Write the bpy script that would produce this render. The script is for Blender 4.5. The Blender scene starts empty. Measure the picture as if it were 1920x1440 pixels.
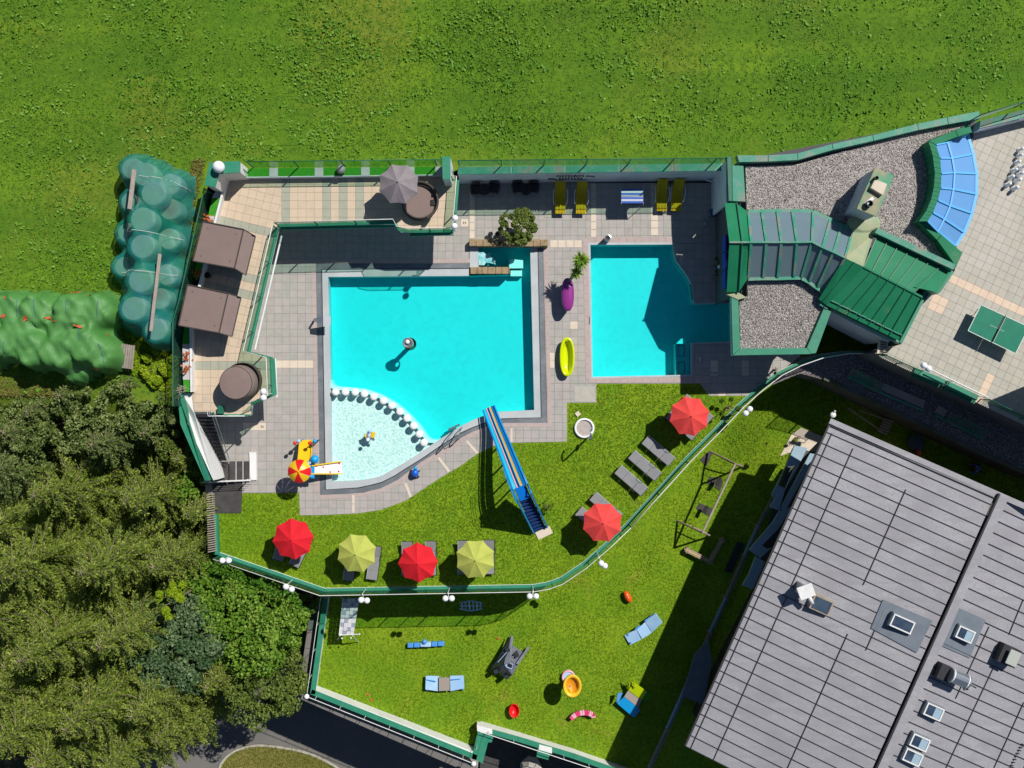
import bpy, math, random
import numpy as np
from mathutils import Vector
R = math.radians
rnd = random.Random(7)
npr = np.random.default_rng(7)
SC = bpy.context.scene
COL = SC.collection
# ---------------------------------------------------------------- camera, sky, sun, exposure
H = 55.0                      # drone height over the pool deck (m)
F = 1815.0                    # focal length in photograph pixels
cam_d = bpy.data.cameras.new('camera'); cam = bpy.data.objects.new('camera', cam_d); COL.objects.link(cam)
cam.location = (0, 0, H); cam.rotation_euler = (0, 0, 0)
cam_d.sensor_width = 36; cam_d.lens = F / 1920 * 36; cam_d.clip_end = 2000
SC.camera = cam
SUN_EL = R(51.3)
w = bpy.data.worlds.new('World'); SC.world = w; w.use_nodes = True
nt = w.node_tree; bg = nt.nodes['Background']
sky = nt.nodes.new('ShaderNodeTexSky'); sky.sky_type = 'NISHITA'; sky.sun_disc = False
sky.sun_elevation = SUN_EL; sky.sun_rotation = R(45); sky.altitude = 900; sky.ozone_density = 3.5; sky.dust_density = .4
nt.links.new(sky.outputs[0], bg.inputs[0]); bg.inputs[1].default_value = 0.055
sd = bpy.data.lights.new('sun', 'SUN'); sun = bpy.data.objects.new('sun', sd); COL.objects.link(sun)
sd.energy = 4.6; sd.angle = R(0.5); sd.color = (1.0, 0.96, 0.9)
dirv = Vector((-math.cos(SUN_EL) * 0.7071, -math.cos(SUN_EL) * 0.7071, -math.sin(SUN_EL)))
sun.rotation_euler = dirv.to_track_quat('-Z', 'Y').to_euler(); sun.location = (30, 30, 60)
SC.view_settings.view_transform = 'Standard'; SC.view_settings.look = 'None'
SC.view_settings.gamma = 1; SC.view_settings.exposure = 0.0
SC.view_settings.use_curve_mapping = False
SC.cycles.max_bounces = 8; SC.cycles.transparent_max_bounces = 16

# ---------------------------------------------------------------- helpers
def P(x, y, z=0.0):           # a point of the place at height z, read off the photograph's plan
    k = (H - z) / F
    return Vector(((x - 960) * k, -(y - 720) * k, z))
def XY(pts, z=0.0): return [tuple(P(x, y, z)[:2]) for x, y in pts]

def noise_mix(nt, scale, detail=4, rough=0.6, coord='world'):
    n = nt.nodes.new('ShaderNodeTexNoise'); n.inputs['Scale'].default_value = scale
    n.inputs['Detail'].default_value = detail; n.inputs['Roughness'].default_value = rough
    g = nt.nodes.new('ShaderNodeNewGeometry')
    nt.links.new(g.outputs['Position'], n.inputs['Vector'])
    return n
def mat(name, c, rough=0.6, c2=None, scale=3.0, lo=0.4, hi=0.65, fine=None, fs=40, bump=0.0, bs=30, metal=0.0, spec=0.4, trans=0.0, dirt=None, ds=0.6, dlo=.55, dhi=.75, alpha=1.0):
    m = bpy.data.materials.new(name); m.use_nodes = True; nt = m.node_tree
    b = nt.nodes['Principled BSDF']; out = nt.nodes['Material Output']
    b.inputs['Roughness'].default_value = rough; b.inputs['Metallic'].default_value = metal
    b.inputs['Specular IOR Level'].default_value = spec
    b.inputs['Base Color'].default_value = (*c, 1)
    sock = None
    def layer(prev, col, n, lo, hi):
        r = nt.nodes.new('ShaderNodeMapRange'); r.inputs['From Min'].default_value = lo; r.inputs['From Max'].default_value = hi
        nt.links.new(n.outputs['Fac'], r.inputs['Value'])
        mx = nt.nodes.new('ShaderNodeMix'); mx.data_type = 'RGBA'
        if prev is None: mx.inputs['A'].default_value = (*c, 1)
        else: nt.links.new(prev, mx.inputs['A'])
        mx.inputs['B'].default_value = (*col, 1)
        nt.links.new(r.outputs['Result'], mx.inputs['Factor'])
        return mx.outputs['Result']
    if c2: sock = layer(sock, c2, noise_mix(nt, scale), lo, hi)
    if dirt: sock = layer(sock, dirt, noise_mix(nt, ds, 6, .65), dlo, dhi)
    if fine: sock = layer(sock, fine, noise_mix(nt, fs, 2), .45, .7)
    if sock is not None: nt.links.new(sock, b.inputs['Base Color'])
    if bump:
        n = noise_mix(nt, bs, 3); bp = nt.nodes.new('ShaderNodeBump'); bp.inputs['Strength'].default_value = bump
        bp.inputs['Distance'].default_value = 0.03
        nt.links.new(n.outputs['Fac'], bp.inputs['Height']); nt.links.new(bp.outputs[0], b.inputs['Normal'])
    if trans:
        t = nt.nodes.new('ShaderNodeBsdfTranslucent'); t.inputs[0].default_value = (*c, 1)
        if sock is not None: nt.links.new(sock, t.inputs[0])
        ms = nt.nodes.new('ShaderNodeMixShader'); ms.inputs[0].default_value = trans
        nt.links.new(b.outputs[0], ms.inputs[1]); nt.links.new(t.outputs[0], ms.inputs[2]); nt.links.new(ms.outputs[0], out.inputs[0])
    if alpha < 1:
        t = nt.nodes.new('ShaderNodeBsdfTransparent')
        ms = nt.nodes.new('ShaderNodeMixShader'); ms.inputs[0].default_value = alpha
        src = out.inputs[0].links[0].from_socket
        nt.links.new(t.outputs[0], ms.inputs[1]); nt.links.new(src, ms.inputs[2]); nt.links.new(ms.outputs[0], out.inputs[0])
    return m
def leafmat(name, ca, cb, cc, trans=0.3, rough=0.55):   # three tones picked by a per-leaf value
    m = bpy.data.materials.new(name); m.use_nodes = True; nt = m.node_tree
    b = nt.nodes['Principled BSDF']; out = nt.nodes['Material Output']
    b.inputs['Roughness'].default_value = rough; b.inputs['Specular IOR Level'].default_value = 0.25
    a = nt.nodes.new('ShaderNodeAttribute'); a.attribute_name = 'tint'
    r = nt.nodes.new('ShaderNodeValToRGB'); r.color_ramp.elements[0].color = (*ca, 1); r.color_ramp.elements[1].color = (*cc, 1)
    e = r.color_ramp.elements.new(0.5); e.color = (*cb, 1)
    nt.links.new(a.outputs['Fac'], r.inputs[0]); nt.links.new(r.outputs[0], b.inputs['Base Color'])
    t = nt.nodes.new('ShaderNodeBsdfTranslucent'); nt.links.new(r.outputs[0], t.inputs[0])
    ms = nt.nodes.new('ShaderNodeMixShader'); ms.inputs[0].default_value = trans
    nt.links.new(b.outputs[0], ms.inputs[1]); nt.links.new(t.outputs[0], ms.inputs[2]); nt.links.new(ms.outputs[0], out.inputs[0])
    return m
def glassmat(name, tint, refl=1.0, rough=0.03, opac=0.0, opc=(.2, .3, .4)):
    m = bpy.data.materials.new(name); m.use_nodes = True; nt = m.node_tree; nt.nodes.remove(nt.nodes['Principled BSDF'])
    out = nt.nodes['Material Output']
    t = nt.nodes.new('ShaderNodeBsdfTransparent'); t.inputs[0].default_value = (*tint, 1)
    g = nt.nodes.new('ShaderNodeBsdfGlossy'); g.inputs['Roughness'].default_value = rough
    fr = nt.nodes.new('ShaderNodeFresnel'); fr.inputs[0].default_value = 1.5
    ge = nt.nodes.new('ShaderNodeNewGeometry'); mu = nt.nodes.new('ShaderNodeMath'); mu.operation = 'MULTIPLY'; iv = nt.nodes.new('ShaderNodeMath'); iv.operation = 'SUBTRACT'; iv.inputs[0].default_value = 1
    nt.links.new(ge.outputs['Backfacing'], iv.inputs[1]); nt.links.new(iv.outputs[0], mu.inputs[0]); nt.links.new(fr.outputs[0], mu.inputs[1])
    ms = nt.nodes.new('ShaderNodeMixShader'); nt.links.new(mu.outputs[0], ms.inputs[0])
    src = t.outputs[0]
    if opac:
        d = nt.nodes.new('ShaderNodeBsdfDiffuse'); d.inputs[0].default_value = (*opc, 1)
        mo = nt.nodes.new('ShaderNodeMixShader'); mo.inputs[0].default_value = opac
        nt.links.new(src, mo.inputs[1]); nt.links.new(d.outputs[0], mo.inputs[2]); src = mo.outputs[0]
    nt.links.new(src, ms.inputs[1]); nt.links.new(g.outputs[0], ms.inputs[2]); nt.links.new(ms.outputs[0], out.inputs[0])
    return m
def watermat(name, tint, bscale=3.0, bstr=0.15):
    m = glassmat(name, tint, rough=0.02); nt = m.node_tree
    n = noise_mix(nt, bscale, 3); bp = nt.nodes.new('ShaderNodeBump'); bp.inputs['Strength'].default_value = bstr; bp.inputs['Distance'].default_value = .05
    nt.links.new(n.outputs['Fac'], bp.inputs['Height'])
    for q in nt.nodes:
        if q.type == 'BSDF_GLOSSY': nt.links.new(bp.outputs[0], q.inputs['Normal'])
        if q.type == 'FRESNEL': q.inputs[0].default_value = 1.33; nt.links.new(bp.outputs[0], q.inputs['Normal'])
    return m

def root_of(o):
    while o.parent: o = o.parent
    return o
class MB:
    def __init__(s): s.v = []; s.f = []; s.m = []
    def add(s, vs, fs, mi=0):
        k = len(s.v); s.v += [tuple(v) for v in vs]; s.f += [tuple(i + k for i in f) for f in fs]; s.m += [mi] * len(fs); return s
    def prism(s, poly, z0, z1, mi=0, side=None):
        n = len(poly)
        a = sum(poly[i][0] * poly[(i + 1) % n][1] - poly[(i + 1) % n][0] * poly[i][1] for i in range(n))
        if a < 0: poly = poly[::-1]; z1 = z1[::-1] if isinstance(z1, (list, tuple)) else z1; z0 = z0[::-1] if isinstance(z0, (list, tuple)) else z0
        zt = z1 if isinstance(z1, (list, tuple)) else [z1] * n; zb = z0 if isinstance(z0, (list, tuple)) else [z0] * n
        k = len(s.v)
        s.v += [(p[0], p[1], z) for p, z in zip(poly, zt)] + [(p[0], p[1], z) for p, z in zip(poly, zb)]
        s.f += [tuple(k + i for i in range(n)), tuple(k + n + i for i in reversed(range(n)))]; s.m += [mi, mi]
        for i in range(n):
            j = (i + 1) % n; s.f.append((k + i, k + n + i, k + n + j, k + j)); s.m.append(mi if side is None else side)
        return s
    def box(s, c, d, rz=0.0, mi=0, rx=0.0):
        x, y, z = d[0] / 2, d[1] / 2, d[2] / 2; ca, sa = math.cos(rz), math.sin(rz); cx, sx = math.cos(rx), math.sin(rx)
        vs = []
        for a in ((-x, -y, -z), (x, -y, -z), (x, y, -z), (-x, y, -z), (-x, -y, z), (x, -y, z), (x, y, z), (-x, y, z)):
            yy = a[1] * cx - a[2] * sx; zz = a[1] * sx + a[2] * cx
            vs.append((c[0] + a[0] * ca - yy * sa, c[1] + a[0] * sa + yy * ca, c[2] + zz))
        return s.add(vs, [(3, 2, 1, 0), (4, 5, 6, 7), (0, 1, 5, 4), (1, 2, 6, 5), (2, 3, 7, 6), (3, 0, 4, 7)], mi)
    def bar(s, a, b, wd, ht, mi=0):          # a beam of rectangular section
        a = Vector(a); b = Vector(b); d = b - a; L = d.length
        if L < 1e-6: return s
        d /= L; up = Vector((0, 0, 1)) if abs(d.z) < .98 else Vector((0, 1, 0)); sx = d.cross(up).normalized(); uz = sx.cross(d)
        vs = [p + sx * (i * wd / 2) + uz * (j * ht / 2) for p in (a, b) for i, j in ((-1, -1), (1, -1), (1, 1), (-1, 1))]
        return s.add(vs, [(0, 1, 2, 3), (7, 6, 5, 4), (0, 4, 5, 1), (1, 5, 6, 2), (2, 6, 7, 3), (3, 7, 4, 0)], mi)
    def tube(s, path, r, n=6, mi=0, r1=None, cap=True):
        path = [Vector(p) for p in path]; m = len(path); k = len(s.v)
        for i, p in enumerate(path):
            d = (path[min(i + 1, m - 1)] - path[max(i - 1, 0)]).normalized()
            up = Vector((0, 0, 1)) if abs(d.z) < .95 else Vector((1, 0, 0)); a = d.cross(up).normalized(); b = a.cross(d)
            rr = r if r1 is None else r + (r1 - r) * i / max(1, m - 1)
            for q in range(n):
                t = 2 * math.pi * q / n; s.v.append(tuple(p + a * math.cos(t) * rr + b * math.sin(t) * rr))
        for i in range(m - 1):
            for q in range(n):
                q2 = (q + 1) % n; s.f.append((k + i * n + q, k + i * n + q2, k + (i + 1) * n + q2, k + (i + 1) * n + q)); s.m.append(mi)
        if cap:
            s.f.append(tuple(k + q for q in reversed(range(n)))); s.f.append(tuple(k + (m - 1) * n + q for q in range(n))); s.m += [mi, mi]
        return s
    def lathe(s, prof, c=(0, 0, 0), n=20, mi=0, sx=1, sy=1):
        k = len(s.v); m = len(prof)
        for r, z in prof:
            for q in range(n):
                t = 2 * math.pi * q / n; s.v.append((c[0] + r * math.cos(t) * sx, c[1] + r * math.sin(t) * sy, c[2] + z))
        for i in range(m - 1):
            for q in range(n):
                q2 = (q + 1) % n; s.f.append((k + i * n + q, k + i * n + q2, k + (i + 1) * n + q2, k + (i + 1) * n + q)); s.m.append(mi)
        return s
    def ball(s, c, r, n=14, m=8, sx=1, sy=1, sz=1, mi=0):
        return s.lathe([(r * math.sin(math.pi * i / m) + 1e-4, -r * sz * math.cos(math.pi * i / m)) for i in range(m + 1)], c, n, mi, sx, sy)
    def build(s, name, mats, parent=None, smooth=False, bevel=0.0, local=False):
        me = bpy.data.meshes.new(name)
        off = Vector((0, 0, 0)) if (parent is None or local) else Vector(root_of(parent).location)
        me.from_pydata([(v[0] - off.x, v[1] - off.y, v[2] - off.z) for v in s.v] if parent is not None else s.v, [], s.f)
        if not isinstance(mats, (list, tuple)): mats = [mats]
        for q in mats: me.materials.append(q)
        if len(mats) > 1: me.polygons.foreach_set('material_index', s.m)
        if smooth: me.polygons.foreach_set('use_smooth', [True] * len(s.f))
        me.update()
        o = bpy.data.objects.new(name, me); COL.objects.link(o); o.parent = parent
        if bevel:
            b = o.modifiers.new('bevel', 'BEVEL'); b.width = bevel; b.segments = 2; b.limit_method = 'ANGLE'
        return o
def thing(name, label, cat, loc=(0, 0, 0), group=None, rz=0.0):
    o = bpy.data.objects.new(name, None); COL.objects.link(o); o.location = loc; o.rotation_euler.z = rz
    o.empty_display_size = .2; o['label'] = label; o['category'] = cat
    if group: o['group'] = group
    return o
def tag(o, label, cat, group=None):
    o['label'] = label; o['category'] = cat
    if group: o['group'] = group
    return o
def struct(o): o['kind'] = 'structure'; return o
def stuff(o): o['kind'] = 'stuff'; return o
def dup(root, loc, rz=0.0, label=None, group=None, scale=None):
    def cp(o, par):
        c = o.copy(); COL.objects.link(c); c.parent = par
        for ch in o.children: cp(ch, c)
        return c
    kids = list(root.children); r = root.copy(); COL.objects.link(r)
    for ch in kids: cp(ch, r)
    r.location = loc; r.rotation_euler.z = rz
    if label: r['label'] = label
    if group: r['group'] = group
    if scale: r.scale = (scale,) * 3 if not isinstance(scale, tuple) else scale
    return r
def heading(dx, dy): return math.atan2(-dy, dx)       # photo direction to an angle in plan
def leaves(name, pts, size, mats, parent=None, flat=0.35, tint=None, aspect=1.0, dirs=None):
    """many small leaf faces as one mesh; pts (n,3) world, size (n,)"""
    n = len(pts); pts = np.asarray(pts, float)
    if parent is not None: pts = pts - np.array(root_of(parent).location)
    nz = npr.normal(size=(n, 3)) * flat; nz[:, 2] += 1; nz /= np.linalg.norm(nz, axis=1)[:, None]
    if dirs is None:
        t = npr.normal(size=(n, 3))
    else: t = np.asarray(dirs, float)
    t = t - nz * np.sum(t * nz, axis=1)[:, None]; t /= np.linalg.norm(t, axis=1)[:, None] + 1e-9
    b = np.cross(nz, t); s = np.asarray(size)[:, None]
    v = np.empty((n, 4, 3)); L = t * s; W = b * s * 0.5 / aspect
    v[:, 0] = pts - L * .5; v[:, 1] = pts + W; v[:, 2] = pts + L * .5; v[:, 3] = pts - W
    me = bpy.data.meshes.new(name)
    me.vertices.add(n * 4); me.vertices.foreach_set('co', v.reshape(-1).astype(np.float32))
    me.loops.add(n * 4); me.loops.foreach_set('vertex_index', np.arange(n * 4, dtype=np.int32))
    me.polygons.add(n); me.polygons.foreach_set('loop_start', np.arange(0, n * 4, 4, dtype=np.int32))
    me.polygons.foreach_set('loop_total', np.full(n, 4, dtype=np.int32))
    if tint is None: tint = npr.random(n)
    at = me.attributes.new('tint', 'FLOAT', 'FACE'); at.data.foreach_set('value', np.asarray(tint, dtype=np.float32))
    if not isinstance(mats, (list, tuple)): mats = [mats]
    for q in mats: me.materials.append(q)
    me.update(calc_edges=True); me.validate()
    o = bpy.data.objects.new(name, me); COL.objects.link(o); o.parent = parent
    return o
def inside(pts, poly):
    x = pts[:, 0]; y = pts[:, 1]; r = np.zeros(len(pts), bool); n = len(poly)
    for i in range(n):
        x1, y1 = poly[i]; x2, y2 = poly[(i + 1) % n]
        c = ((y1 > y) != (y2 > y)) & (x < (x2 - x1) * (y - y1) / ((y2 - y1) or 1e-12) + x1); r ^= c
    return r
def inside1(p, poly): return bool(inside(np.array([p]), poly)[0])
def area(p): return abs(sum(p[i][0] * p[(i + 1) % len(p)][1] - p[(i + 1) % len(p)][0] * p[i][1] for i in range(len(p)))) / 2
def clip(poly, sq):           # a region cut to a square
    out = poly
    for i in range(4):
        a = sq[i]; b = sq[(i + 1) % 4]; ex, ey = b[0] - a[0], b[1] - a[1]
        side = lambda p: ex * (p[1] - a[1]) - ey * (p[0] - a[0])
        new = []
        for k in range(len(out)):
            p = out[k]; q = out[(k + 1) % len(out)]; sp, sq_ = side(p), side(q)
            if sp >= 0: new.append(p)
            if (sp >= 0) != (sq_ >= 0):
                t = sp / (sp - sq_); new.append((p[0] + (q[0] - p[0]) * t, p[1] + (q[1] - p[1]) * t))
        out = new
        if len(out) < 3: return []
    return out
TILES = {}                    # how many single tiles each floor has so far
def tile_field(parent, poly, org, rot, pitch, z, tints, pick, limit=300, name='tile', joint=0.012, th=0.03, rest=None, pitchy=None, near=None):
    """lay tiles over the region poly; whole tiles become parts up to the limit, cut ones and the rest go into `rest`"""
    py = pitchy or pitch
    ca, sa = math.cos(rot), math.sin(rot)
    loc = [((p[0] - org[0]) * ca + (p[1] - org[1]) * sa, -(p[0] - org[0]) * sa + (p[1] - org[1]) * ca) for p in poly]
    i0 = math.floor(min(p[0] for p in loc) / pitch); i1 = math.ceil(max(p[0] for p in loc) / pitch)
    j0 = math.floor(min(p[1] for p in loc) / py); j1 = math.ceil(max(p[1] for p in loc) / py)
    back = lambda p: (org[0] + p[0] * ca - p[1] * sa, org[1] + p[0] * sa + p[1] * ca)
    full = []; g = joint / 2
    for i in range(i0, i1):
        for j in range(j0, j1):
            sq = [(i * pitch + g, j * py + g), ((i + 1) * pitch - g, j * py + g), ((i + 1) * pitch - g, (j + 1) * py - g), (i * pitch + g, (j + 1) * py - g)]
            c = clip(loc, sq); A = area(c) if c else 0
            if A < 0.004: continue
            t = pick(i, j)
            if A > (pitch - joint) * (py - joint) * .995: full.append((i, j, t))
            else: rest.prism([back(p) for p in c], z - th, z + rnd.uniform(-.001, .001), t)
    cen = lambda q: back(((q[0] + .5) * pitch, (q[1] + .5) * py))
    nx = near or (0, 0)
    full.sort(key=lambda q: (cen(q)[0] - nx[0]) ** 2 + (cen(q)[1] - nx[1]) ** 2)
    used = TILES.get(parent.name, 0); keep = full[:max(0, limit - used)]; TILES[parent.name] = used + len(keep)
    cache = {}; base = root_of(parent).location
    for q in keep:
        if q[2] not in cache:
            mb = MB(); mb.box((0, 0, -th / 2), (pitch - joint, py - joint, th)); o = mb.build(name, tints[q[2]], parent, local=True); cache[q[2]] = o.data; 
        else:
            o = bpy.data.objects.new(name, cache[q[2]]); COL.objects.link(o); o.parent = parent
        c = cen(q); o.location = (c[0] - base.x, c[1] - base.y, z - base.z + rnd.uniform(-.0012, .0012)); o.rotation_euler = (rnd.uniform(-.002, .002), rnd.uniform(-.002, .002), rot)
    for q in full[len(keep):]:
        i, j, t = q
        sq = [(i * pitch + g, j * py + g), ((i + 1) * pitch - g, j * py + g), ((i + 1) * pitch - g, (j + 1) * py - g), (i * pitch + g, (j + 1) * py - g)]
        rest.prism([back(p) for p in sq], z - th, z + rnd.uniform(-.001, .001), t)
def offset(path, d):          # shift an open polyline sideways (to its left)
    out = []
    for i, p in enumerate(path):
        a = path[max(i - 1, 0)]; b = path[min(i + 1, len(path) - 1)]
        dx, dy = b[0] - a[0], b[1] - a[1]; L = math.hypot(dx, dy) or 1
        k = 1.0
        if 0 < i < len(path) - 1:
            u = (path[i][0] - a[0], path[i][1] - a[1]); v_ = (b[0] - path[i][0], b[1] - path[i][1])
            c = (u[0] * v_[0] + u[1] * v_[1]) / ((math.hypot(*u) * math.hypot(*v_)) or 1); k = 1 / max(.5, math.sqrt(max(0, (1 + c) / 2)))
        out.append((p[0] - dy / L * d * k, p[1] + dx / L * d * k))
    return out
def strip(path, d0, d1): return offset(path, d0) + offset(path, d1)[::-1]
def along(path, step, start=0.0):   # points and directions every `step` metres of a polyline
    out = []; t = start
    for a, b in zip(path, path[1:]):
        L = math.hypot(b[0] - a[0], b[1] - a[1])
        while t <= L + 1e-6:
            k = t / L; out.append(((a[0] + (b[0] - a[0]) * k, a[1] + (b[1] - a[1]) * k), math.atan2(b[1] - a[1], b[0] - a[0]))); t += step
        t -= L
    return out
def smooth_path(pts, n=6):
    out = []
    for i in range(len(pts) - 1):
        p0 = pts[max(i - 1, 0)]; p1 = pts[i]; p2 = pts[i + 1]; p3 = pts[min(i + 2, len(pts) - 1)]
        for k in range(n):
            t = k / n
            out.append(tuple(.5 * (2 * p1[a] + (p2[a] - p0[a]) * t + (2 * p0[a] - 5 * p1[a] + 4 * p2[a] - p3[a]) * t * t + (3 * p1[a] - p0[a] - 3 * p2[a] + p3[a]) * t ** 3) for a in range(len(p1))))
    out.append(tuple(pts[-1])); return out
# ---------------------------------------------------------------- materials
M = {}
M['grout'] = mat('grout', (.16, .15, .14), .9)
M['g1'] = mat('tile_grey', (.43, .40, .37), .75, c2=(.36, .34, .31), scale=2.2, fine=(.36, .33, .31), fs=60, dirt=(.30, .28, .25), ds=.5, dlo=.58, dhi=.8)
M['g2'] = mat('tile_grey_warm', (.45, .41, .385), .75, c2=(.40, .37, .34), scale=2.5, fine=(.38, .35, .33), fs=60, dirt=(.31, .29, .26), ds=.5, dlo=.58, dhi=.8)
M['g3'] = mat('tile_grey_green', (.41, .40, .36), .75, c2=(.36, .35, .31), scale=2.4, fine=(.34, .33, .3), fs=60)
M['cream'] = mat('tile_cream', (.72, .62, .50), .75, c2=(.66, .55, .43), scale=2, fine=(.6, .52, .42), fs=50)
M['pink'] = mat('tile_pink', (.50, .395, .37), .75, c2=(.44, .35, .33), scale=2, fine=(.4, .33, .3), fs=50)
M['b1'] = mat('tile_beige', (.63, .51, .37), .75, c2=(.57, .46, .33), scale=2.2, fine=(.53, .43, .32), fs=60, dirt=(.44, .37, .28), ds=.6)
M['b2'] = mat('tile_beige_warm', (.66, .52, .375), .75, c2=(.60, .48, .35), scale=2.5, fine=(.55, .44, .33), fs=60)
M['sage'] = mat('tile_sage', (.40, .41, .32), .75, c2=(.35, .36, .285), scale=2.4, fine=(.34, .34, .27), fs=60)
M['r1'] = mat('terrace_tile_stone', (.47, .45, .38), .75, c2=(.42, .40, .34), scale=2.2, fine=(.39, .37, .31), fs=60, dirt=(.55, .50, .44), ds=.25, dlo=.5, dhi=.62)
M['r2'] = mat('terrace_tile_warm', (.50, .47, .395), .75, c2=(.46, .43, .36), scale=2.2, fine=(.43, .39, .32), fs=60, dirt=(.4, .39, .33), ds=.3)
M['rp'] = mat('terrace_tile_peach', (.72, .56, .42), .75, c2=(.66, .50, .38), scale=2.2)
M['white'] = mat('white_render', (.80, .79, .77), .7, c2=(.72, .71, .69), scale=1.2, dirt=(.55, .54, .52), ds=.8, dlo=.62, dhi=.85)
M['whitem'] = mat('white_metal', (.78, .78, .76), .35, c2=(.68, .68, .66), scale=3)
M['wallblue'] = mat('white_render_cool', (.70, .72, .76), .8, c2=(.60, .62, .66), scale=1.0)
M['green'] = mat('green_copper', (.022, .235, .135), .5, c2=(.05, .27, .17), scale=1.3, dirt=(.09, .15, .10), ds=.9, dlo=.6, dhi=.72, fine=(.03, .2, .12), fs=18, bump=.1)
M['greenw'] = mat('green_copper_weathered', (.035, .27, .17), .55, c2=(.11, .36, .27), scale=1.1, dirt=(.24, .24, .19), ds=1.1, dlo=.50, dhi=.60, fine=(.05, .22, .15), fs=16, bump=.1)
M['greenroof'] = mat('green_sheet_metal', (.010, .185, .080), .6, spec=.2, c2=(.018, .205, .10), scale=.9, dirt=(.10, .22, .12), ds=.7, dlo=.58, dhi=.75, bump=.08, bs=12)
M['dgreen'] = mat('dark_green_paint', (.012, .13, .075), .45, c2=(.02, .16, .09), scale=4)
M['turf'] = mat('artificial_turf', (.035, .26, .012), .9, c2=(.05, .32, .015), scale=8, bump=.3, bs=90)
M['steel'] = mat('stainless_steel', (.50, .53, .56), .28, metal=.85, c2=(.42, .45, .48), scale=1.0)
M['steeld'] = mat('gutter_grate', (.17, .19, .21), .5, c2=(.25, .27, .29), scale=1.2, metal=.3, fine=(.13, .14, .15), fs=25)
M['pale'] = mat('pale_pool_edge', (.50, .53, .54), .45, c2=(.42, .46, .47), scale=.8)
M['black'] = mat('black_metal', (.02, .02, .022), .45)
M['dkgrey'] = mat('dark_grey_fabric', (.05, .05, .055), .8, c2=(.065, .065, .07), scale=6)
M['brown'] = mat('taupe_awning_cloth', (.25, .18, .16), .8, c2=(.225, .162, .145), scale=1.5, fine=(.2, .148, .132), fs=80, bump=.1, bs=70)
M['brownd'] = mat('dark_taupe_rattan', (.075, .058, .05), .7, c2=(.05, .04, .035), scale=40)
M['wood'] = mat('weathered_wood', (.40, .32, .24), .8, c2=(.30, .23, .17), scale=3, fine=(.24, .19, .14), fs=30)
M['woodp'] = mat('grey_planks', (.45, .38, .33), .8, c2=(.36, .29, .25), scale=3, fine=(.3, .25, .2), fs=25)
M['stone'] = mat('rough_stone', (.34, .24, .13), .85, c2=(.24, .16, .085), scale=2.5, fine=(.42, .32, .2), fs=14, bump=.4, bs=12)
M['asphalt'] = mat('asphalt', (.16, .15, .14), .9, c2=(.13, .125, .12), scale=.5, fine=(.2, .19, .18), fs=70, dirt=(.24, .22, .2), ds=.3)
M['curb'] = mat('kerb_stone', (.45, .42, .38), .85, c2=(.36, .34, .3), scale=3)
M['soil'] = mat('bare_soil', (.06, .055, .025), .95, c2=(.09, .065, .03), scale=2, bump=.5, bs=10)
M['rubber'] = mat('rubber_mat', (.055, .05, .05), .9, c2=(.075, .07, .068), scale=2)
M['cyan'] = mat('pool_liner_cyan', (.0, .66, .665), .6, c2=(.0, .70, .71), scale=.22, lo=.3, hi=.7, fine=(.0, .63, .64), fs=2.6)  # faint mottling paints rippled light into the liner colour
M['cyanw'] = mat('pool_wall_cyan', (.05, .60, .59), .6, c2=(.03, .55, .55), scale=.7)
M['step'] = mat('pool_step_pale', (.38, .86, .80), .6)
M['grassm'] = mat('meadow_soil_grass', (.078, .19, .005), .95, c2=(.145, .25, .008), scale=.16, lo=.36, hi=.62, dirt=(.19, .215, .02), ds=.13, dlo=.5, dhi=.72, fine=(.06, .14, .004), fs=5, bump=.3, bs=12)
mt = M['grassm'].node_tree; mb_ = mt.nodes['Principled BSDF']; ls_ = mb_.inputs['Base Color'].links[0].from_socket
ge = mt.nodes.new('ShaderNodeNewGeometry'); mp = mt.nodes.new('ShaderNodeMapping'); mp.inputs['Scale'].default_value = (.05, .75, .1); mp.inputs['Rotation'].default_value = (0, 0, R(-7)); mt.links.new(ge.outputs['Position'], mp.inputs['Vector'])
nn_ = mt.nodes.new('ShaderNodeTexNoise'); nn_.inputs['Scale'].default_value = 1.0; nn_.inputs['Detail'].default_value = 3; mt.links.new(mp.outputs[0], nn_.inputs['Vector'])
rr0 = mt.nodes.new('ShaderNodeMapRange'); rr0.inputs['From Min'].default_value = .42; rr0.inputs['From Max'].default_value = .62; rr0.inputs['To Max'].default_value = .45; mt.links.new(nn_.outputs['Fac'], rr0.inputs['Value'])
mx0 = mt.nodes.new('ShaderNodeMix'); mx0.data_type = 'RGBA'; mt.links.new(ls_, mx0.inputs['A']); mx0.inputs['B'].default_value = (.04, .12, .003, 1); mt.links.new(rr0.outputs['Result'], mx0.inputs['Factor']); mt.links.new(mx0.outputs['Result'], mb_.inputs['Base Color'])
M['lawn'] = mat('lawn_grass', (.15, .28, .004), .95, c2=(.22, .325, .006), scale=.42, lo=.4, hi=.62, dirt=(.27, .26, .025), ds=.55, dlo=.60, dhi=.76, fine=(.075, .16, .003), fs=7, bump=.4, bs=16)
def lm(n, a, b, c, t=.3): M[n] = leafmat(n, a, b, c, t)
lm('meadow_leaf', (.055, .155, .006), (.12, .26, .014), (.30, .42, .06), .3)
lm('lawn_leaf', (.09, .205, .002), (.18, .325, .004), (.31, .38, .014), .3)
lm('dry_leaf', (.12, .13, .02), (.2, .2, .04), (.32, .26, .09), .2)
lm('spruce', (.055, .10, .010), (.185, .26, .028), (.48, .52, .11), .32)
lm('spruce_dark', (.04, .075, .014), (.125, .185, .038), (.34, .40, .14), .28)
lm('maple', (.06, .14, .010), (.13, .27, .02), (.28, .42, .06), .3)
lm('bluish', (.03, .075, .025), (.08, .15, .055), (.20, .28, .13), .25)
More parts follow.
